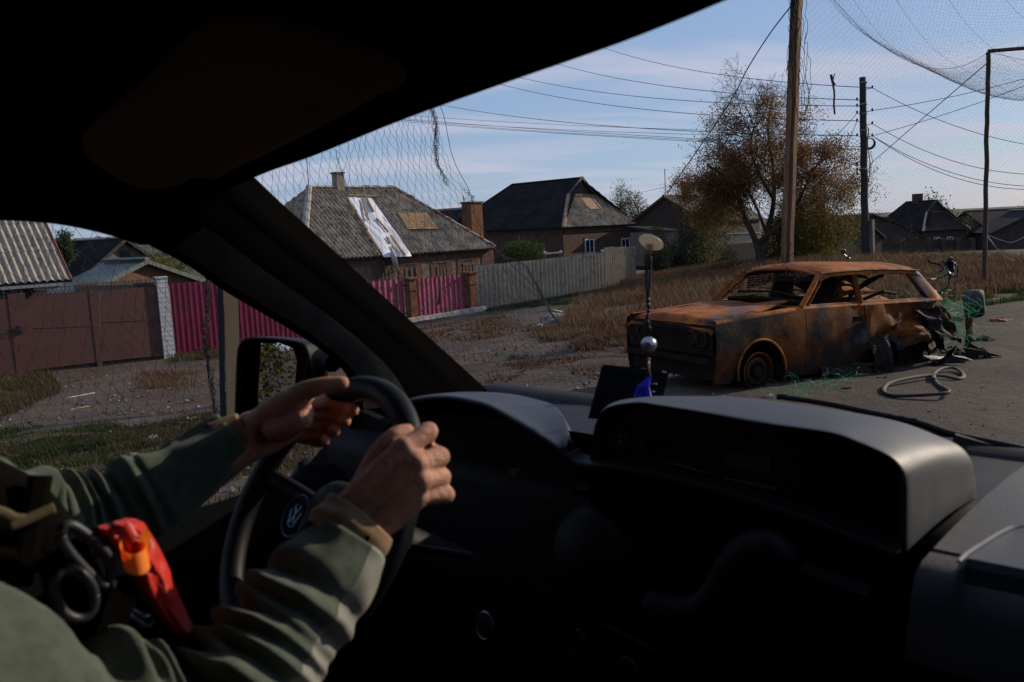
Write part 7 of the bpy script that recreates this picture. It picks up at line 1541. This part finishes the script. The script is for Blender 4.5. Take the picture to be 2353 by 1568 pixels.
# ---- sleeves
def sleeve(name, pts, rad, folds, mat, ax_view, nseg=64, n=26, seed=0, patch=None, sq=1.0, close=True):
    pts = bez(pts, n); m = len(pts); rr = np.interp(np.linspace(0, len(rad) - 1, m), np.arange(len(rad)), rad)
    s = np.r_[0, np.cumsum(np.linalg.norm(np.diff(pts, axis=0), axis=1))]; L = s[-1]; T = np.gradient(pts, axis=0); T /= np.linalg.norm(T, axis=1, keepdims=True)
    x = None; g_ = []; th = np.linspace(0, 2 * math.pi, nseg, endpoint=False); 
    for i in range(m):
        x = nrm(np.cross(T[i], ax_view)) if x is None else nrm(x - T[i] * np.dot(x, T[i])); y = np.cross(T[i], x); row = []
        for t in th:
            f_ = 0
            for (c, w_, amp, ph, skew) in folds:
                dd = (s[i] - c * L - skew * math.sin(t - ph) * rr[i]) / w_; f_ += amp * (math.exp(-dd * dd) * 1.25 - .35 * math.exp(-(abs(dd) - 1.9) ** 2 * 2)) * max(0, .5 + .5 * math.cos(t - ph)) ** .7
            nz = .010 * mn.noise(Vector((s[i] * 9, math.cos(t) * 1.3, math.sin(t) * 1.3 + seed))) + .004 * mn.noise(Vector((s[i] * 30, math.cos(t) * 3, math.sin(t) * 3 + seed)))
            r = rr[i] + f_ + nz * min(1, rr[i] / .05); row.append(pts[i] + r * (math.cos(t) * x + sq * math.sin(t) * y))
        g_.append(row)
    g_ = A(g_)
    if close:   # turned-in hem
        c1 = pts[-1]; g_ = np.concatenate([g_, [c1 + (g_[-1] - c1) * .97 - T[-1] * -.003], [c1 + (g_[-1] - c1) * .88], [c1 + (g_[-1] - c1) * .86 - T[-1] * .03]])
    bm = MB(); bm.grid(g_, closed=True)
    if patch is not None:
        mi = []
        for i in range(len(g_) - 1):
            for j in range(nseg): mi.append(1 if patch(min(i, m - 1) / m, th[j]) else 0)
        bm.m = mi
    return bm.build(name, mat, per, smooth=True), g_
vw = nrm(EYE - RE)
rq = np.random.default_rng(9)
def mkfolds(c0, c1, n, amp, wd, ph):
    out = []; cs = np.linspace(c0, c1, n) + rq.uniform(-.3, .3, n) * (c1 - c0) / n
    for i, c in enumerate(cs): out.append((c, wd * rq.uniform(.75, 1.25), amp * rq.uniform(.75, 1.15) * (1 - .25 * i / n), ph + rq.uniform(-.45, .45), rq.uniform(-.05, .22)))
    return out
fr_ = mkfolds(.40, .84, 15, .0150, .0080, 3.45) + [(.92, .018, .005, 3.3, .1), (.20, .05, .014, 3.2, .5)]
rs_pts = [J(-470, 1570, 3200), J(-150, 1650, 2900), J(100, 1712, 2680), J(300, 1725, 2480), J(450, 1692, 2370), J(560, 1585, 2300), J(655, 1455, 2210), J(742, 1335, 2130), J(797, 1246, 2080)]
sl_r, gR = sleeve('jacket_sleeve', rs_pts, [.095, .090, .083, .078, .070, .063, .0585, .0545, .0475], fr_, [M['fleece'], M['nylon']], vw, 72, 24, 1, lambda s_, t: s_ > .58 and (t > 4.95 or t < .6))
fr2 = mkfolds(.28, .78, 14, .0130, .0078, 3.7) + [(.80, .02, .006, 3.8, .2)]
ls_pts = [V(.02, 1.26, 1.49), J(-60, 1215, 1950), J(90, 1205, 1870), J(210, 1192, 1790), J(330, 1142, 1730), J(440, 1082, 1690), J(540, 1012, 1655)]
sl_l, gL = sleeve('jacket_sleeve', ls_pts, [.075, .064, .056, .052, .052, .049, .0415], fr2, [M['fleece']], vw, 60, 22, 2)
# cuffs
cR = [J(782, 1258, 2085), J(806, 1228, 2068), J(830, 1198, 2052)]; cf, _ = sleeve('knit_cuff', cR, [.0450, .0440, .0425], [(.5, .008, .0025, 3.9, .2)], [M['cuff']], vw, 48, 10, 3)
c0 = J(842, 1245, 2150); bm = MB(); bm.obox(c0, nrm(J(836, 1262, 2150) - J(848, 1232, 2150)) * .007, nrm(wo) * .0018, nrm(EYE - c0) * .001); bm.build('cuff_label', M['vest'], cf)
cL = [J(512, 1030, 1665), J(535, 1016, 1657), J(566, 1000, 1650)]; sleeve('knit_cuff', cL, [.040, .0375, .0345], [], [M['cuff']], vw, 40, 10, 4)
# trunk in the fleece and vest
rows = []
for z, a, b, cf_ in ((.80, .17, .22, .05), (1.0, .17, .22, .05), (1.2, .16, .215, .06), (1.35, .165, .22, .05), (1.46, .15, .22, .03), (1.53, .10, .17, .01), (1.58, .065, .08, .0), (1.63, .062, .065, .0)):
    rows.append([V(cf_ + a * math.cos(t), 1.10 + b * math.sin(t), z + .01 * mn.noise(Vector((math.cos(t) * 3, math.sin(t) * 3, z * 12)))) for t in np.linspace(0, 2 * math.pi, 40, endpoint=False)])
MB().grid(rows, closed=True).build('jacket', M['fleece'], per, smooth=True)
hb_ = MB(); hb_.lathe(hdc + ZD * .01 - RD * .012, ZD, [(.088, -.02), (.094, .03), (.088, .065), (.065, .092), (.03, .104), (.001, .107)], 28); hb_.build('knit_cap', M['vest'], per, smooth=True)
hb_ = MB(); hb_.tube(bez([V(.1, 1.0, .92), V(.35, 1.0, .98), V(.6, 1.02, .95), V(.85, 1.05, .70)], 6), .085, 14); hb_.tube(bez([V(.1, 1.2, .92), V(.35, 1.2, .98), V(.6, 1.2, .95), V(.85, 1.2, .70)], 6), .085, 14); hb_.build('trousers', M['vest'], per, smooth=True)
vo_ = [(-420, 1010), (-200, 1035), (-60, 1052), (0, 1066), (60, 1084), (130, 1132), (190, 1212), (232, 1292), (300, 1398), (400, 1500), (470, 1610), (400, 1760), (-420, 1760)]
VO = bez([vl(u, v, .86) for u, v in vo_], 4); vc0 = VO.mean(0); rows = []
for p in VO:
    r = []
    for s_, o_ in ((.02, -.012), (.5, -.010), (.85, -.004), (.96, .006), (1.0, .025), (1.0, .12), (.97, .30)):
        q = vc0 + (p - vc0) * s_; r.append(q + LD * o_ + LD * .006 * mn.noise(Vector(tuple(q * 14))))
    rows.append(r)
vest = MB().grid(rows).build('vest', M['vest'], per, smooth=True)
Z7 = lambda zx, zy: (zx * .375, 1047.8 + zy * .375)
def vp(zx, zy, o=.02): return vl(*Z7(zx, zy), .86 - o)
bm = MB(); 
for (pts, w_) in ((((-60, 330), (20, 350), (90, 385), (150, 390)), .010), (((60, 430), (150, 400), (250, 355), (335, 318)), .011)):
    q = bez([vp(*p, .022) for p in pts], 6); bm.tube(q, w_ / 2, 6, sq=.35, upv=LD)
bm.build('khaki_strap', M['strap_t'], vest, smooth=True)
for k_, (pts, w_) in enumerate(((((700, 740), (680, 900), (610, 1080)), .030), (((250, 120), (200, 400), (120, 800)), .022), (((-100, 620), (200, 640), (420, 640)), .020), (((330, 560), (360, 800), (520, 1060)), .026))):
    q = bez([vp(*p, .014) for p in pts], 6); MB().tube(q, w_ / 2, 6, sq=.2, upv=LD).build('webbing', M['vest'] if k_ else grain('dark_webbing', (.012, .009, .008), .95, .04, .8, 500), vest)
bm = MB(); bm.tube(bez([vp(800, 935, .03), vp(850, 965, .03), vp(880, 985, .03)], 4), .0028, 6); bm.tube(bez([vp(780, 960, .03), vp(850, 1020, .03), vp(900, 1050, .03)], 4), .0035, 6); bm.torus(vp(905, 1015, .03), LD, .006, .0015, 16, 5); bm.build('metal_clip', M['chrome'], vest, smooth=True)
# ---- shears in the holster
sh_ = thing('scissors', vp(560, 760, .03), 'black-handled shears tucked into the front of the driver vest', 'scissors')
M['shear'] = plain('black_shear_handle', (.022, .024, .034), (.016, .017, .024), 20, .48, spec=.35, bs=.02)
lp1 = [(372, 470), (395, 432), (440, 428), (500, 462), (560, 510), (620, 566), (665, 625), (682, 690), (682, 760), (672, 808), (650, 806), (600, 770), (520, 700), (440, 610), (390, 540), (372, 490)]
MB().tube(bez([vp(*p, .036) for p in lp1], 5), .0054, 8).build('handle_loop', M['shear'], sh_, smooth=True)
lp2 = [(455 + 128 * math.cos(a) * .96 + 22 * math.sin(a), 850 + 148 * math.sin(a)) for a in np.linspace(0, 2 * math.pi, 22)]; MB().tube(bez([vp(*p, .040) for p in lp2], 4), .0054, 8).build('handle_loop', M['shear'], sh_, smooth=True)
bm = MB(); bm.prism([vp(655, 790, .034), vp(690, 800, .034), vp(800, 1060, .02), vp(740, 1080, .02)], LD * .003); bm.prism([vp(560, 930, .036), vp(590, 900, .036), vp(760, 1080, .02), vp(720, 1100, .02)], LD * .003); bm.build('blades', M['chrome'], sh_)
hol = MB(); hol.prism([vp(650, 770, .030), vp(800, 880, .030), vp(700, 1095, .028), vp(555, 1070, .028)], LD * -.014); hol.build('shear_holster', M['vest'], vest)
# ---- red roll with orange tab
rt_ = thing('red_pouch', vp(850, 700, .05), 'bright red folded strap pouch with a looped orange tab on the driver vest', 'pouch')
M['red'] = plain('red_nylon', (.62, .024, .010), (.50, .018, .008), 12, .5, bs=.3, bd=.003); m5, t5 = newmat('orange_tab'); finish(t5, (1.0, .30, .03), .45, trans=.4); M['orange'] = m5
def rp_(zx, zy, o=.06): return vl(*Z7(zx, zy), .84 - o * .5)
Lr = bez([(580, 462, 0), (640, 520, 0), (720, 590, 0), (790, 690, 0), (850, 800, 0), (940, 940, 0), (1060, 1110, 0), (1140, 1230, 0)], 4); Rr_ = bez([(800, 398, 0), (872, 404, 0), (920, 468, 0), (985, 580, 0), (1040, 700, 0), (1100, 860, 0), (1180, 1030, 0), (1260, 1180, 0)], 4)
rows = []
for i, (a, b) in enumerate(zip(Lr, Rr_)):
    r = []
    for t_ in np.linspace(0, 1, 22):
        q = (a[0] + (b[0] - a[0]) * t_, a[1] + (b[1] - a[1]) * t_); r.append(rp_(*q, .055 * math.sin(math.pi * t_) ** .7 + .022 * mn.noise(Vector((t_ * 3.2, i * .22, 0))) + .010 * mn.noise(Vector((t_ * 7, i * .5, 4)))))
    rows.append(r)
g_ = A(rows); bm = MB(); bm.grid(bez_rows if False else g_); bm.grid(g_ + LD * .012); bm.grid([g_[0], g_[0] + LD * .012]); bm.build('pouch_body', M['red'], rt_, smooth=True)
rows = []
for a in np.linspace(0, 1, 24):   # rolled-over top edge
    an = a * 2 * math.pi * .9; rows.append([rp_(745 + 45 * math.cos(an) + 40 + t_ * 60, 470 + 60 * math.sin(an) + t_ * 110, .075 + .02 * t_) for t_ in (0, .5, 1)])
MB().grid(rows).build('rolled_edge', M['red'], rt_, smooth=True)
rows = []
for a in np.linspace(0, 1, 40):   # orange ribbon: down, round a loop and back up
    if a < .3: x, y, o = 905 - a / .3 * 60, 440 + a / .3 * 90, .085
    else:
        an = (a - .3) / .7 * 1.55 * math.pi; x, y, o = 815 + 80 * math.cos(an - .4), 545 + 60 * math.sin(an - .4), .105 + .03 * math.sin(an)
    rows.append([rp_(x + t_ * 26, y + t_ * 128, o + .01 * t_) for t_ in (0, .33, .66, 1)])
g_ = A(rows); MB().grid(g_).grid(g_ + LD * .0015).build('orange_tab', M['orange'], rt_, smooth=True)
rows = [[rp_(x, y, .095) for x, y in ((880 + dx, 440 + dx * .9), (850 + dx * .9, 540 + dx), (860 + dx * .7, 660 + dx * .3))] for dx in (0, 25, 50)]
MB().grid(rows).build('orange_flap', M['orange'], rt_, smooth=True)
# card tucked beside the seat
bm = MB(); bm.prism([V(.42, 1.22, 1.16), V(.46, 1.2, 1.18), V(.46, 1.2, 1.20), V(.42, 1.22, 1.185)], RD * .002);
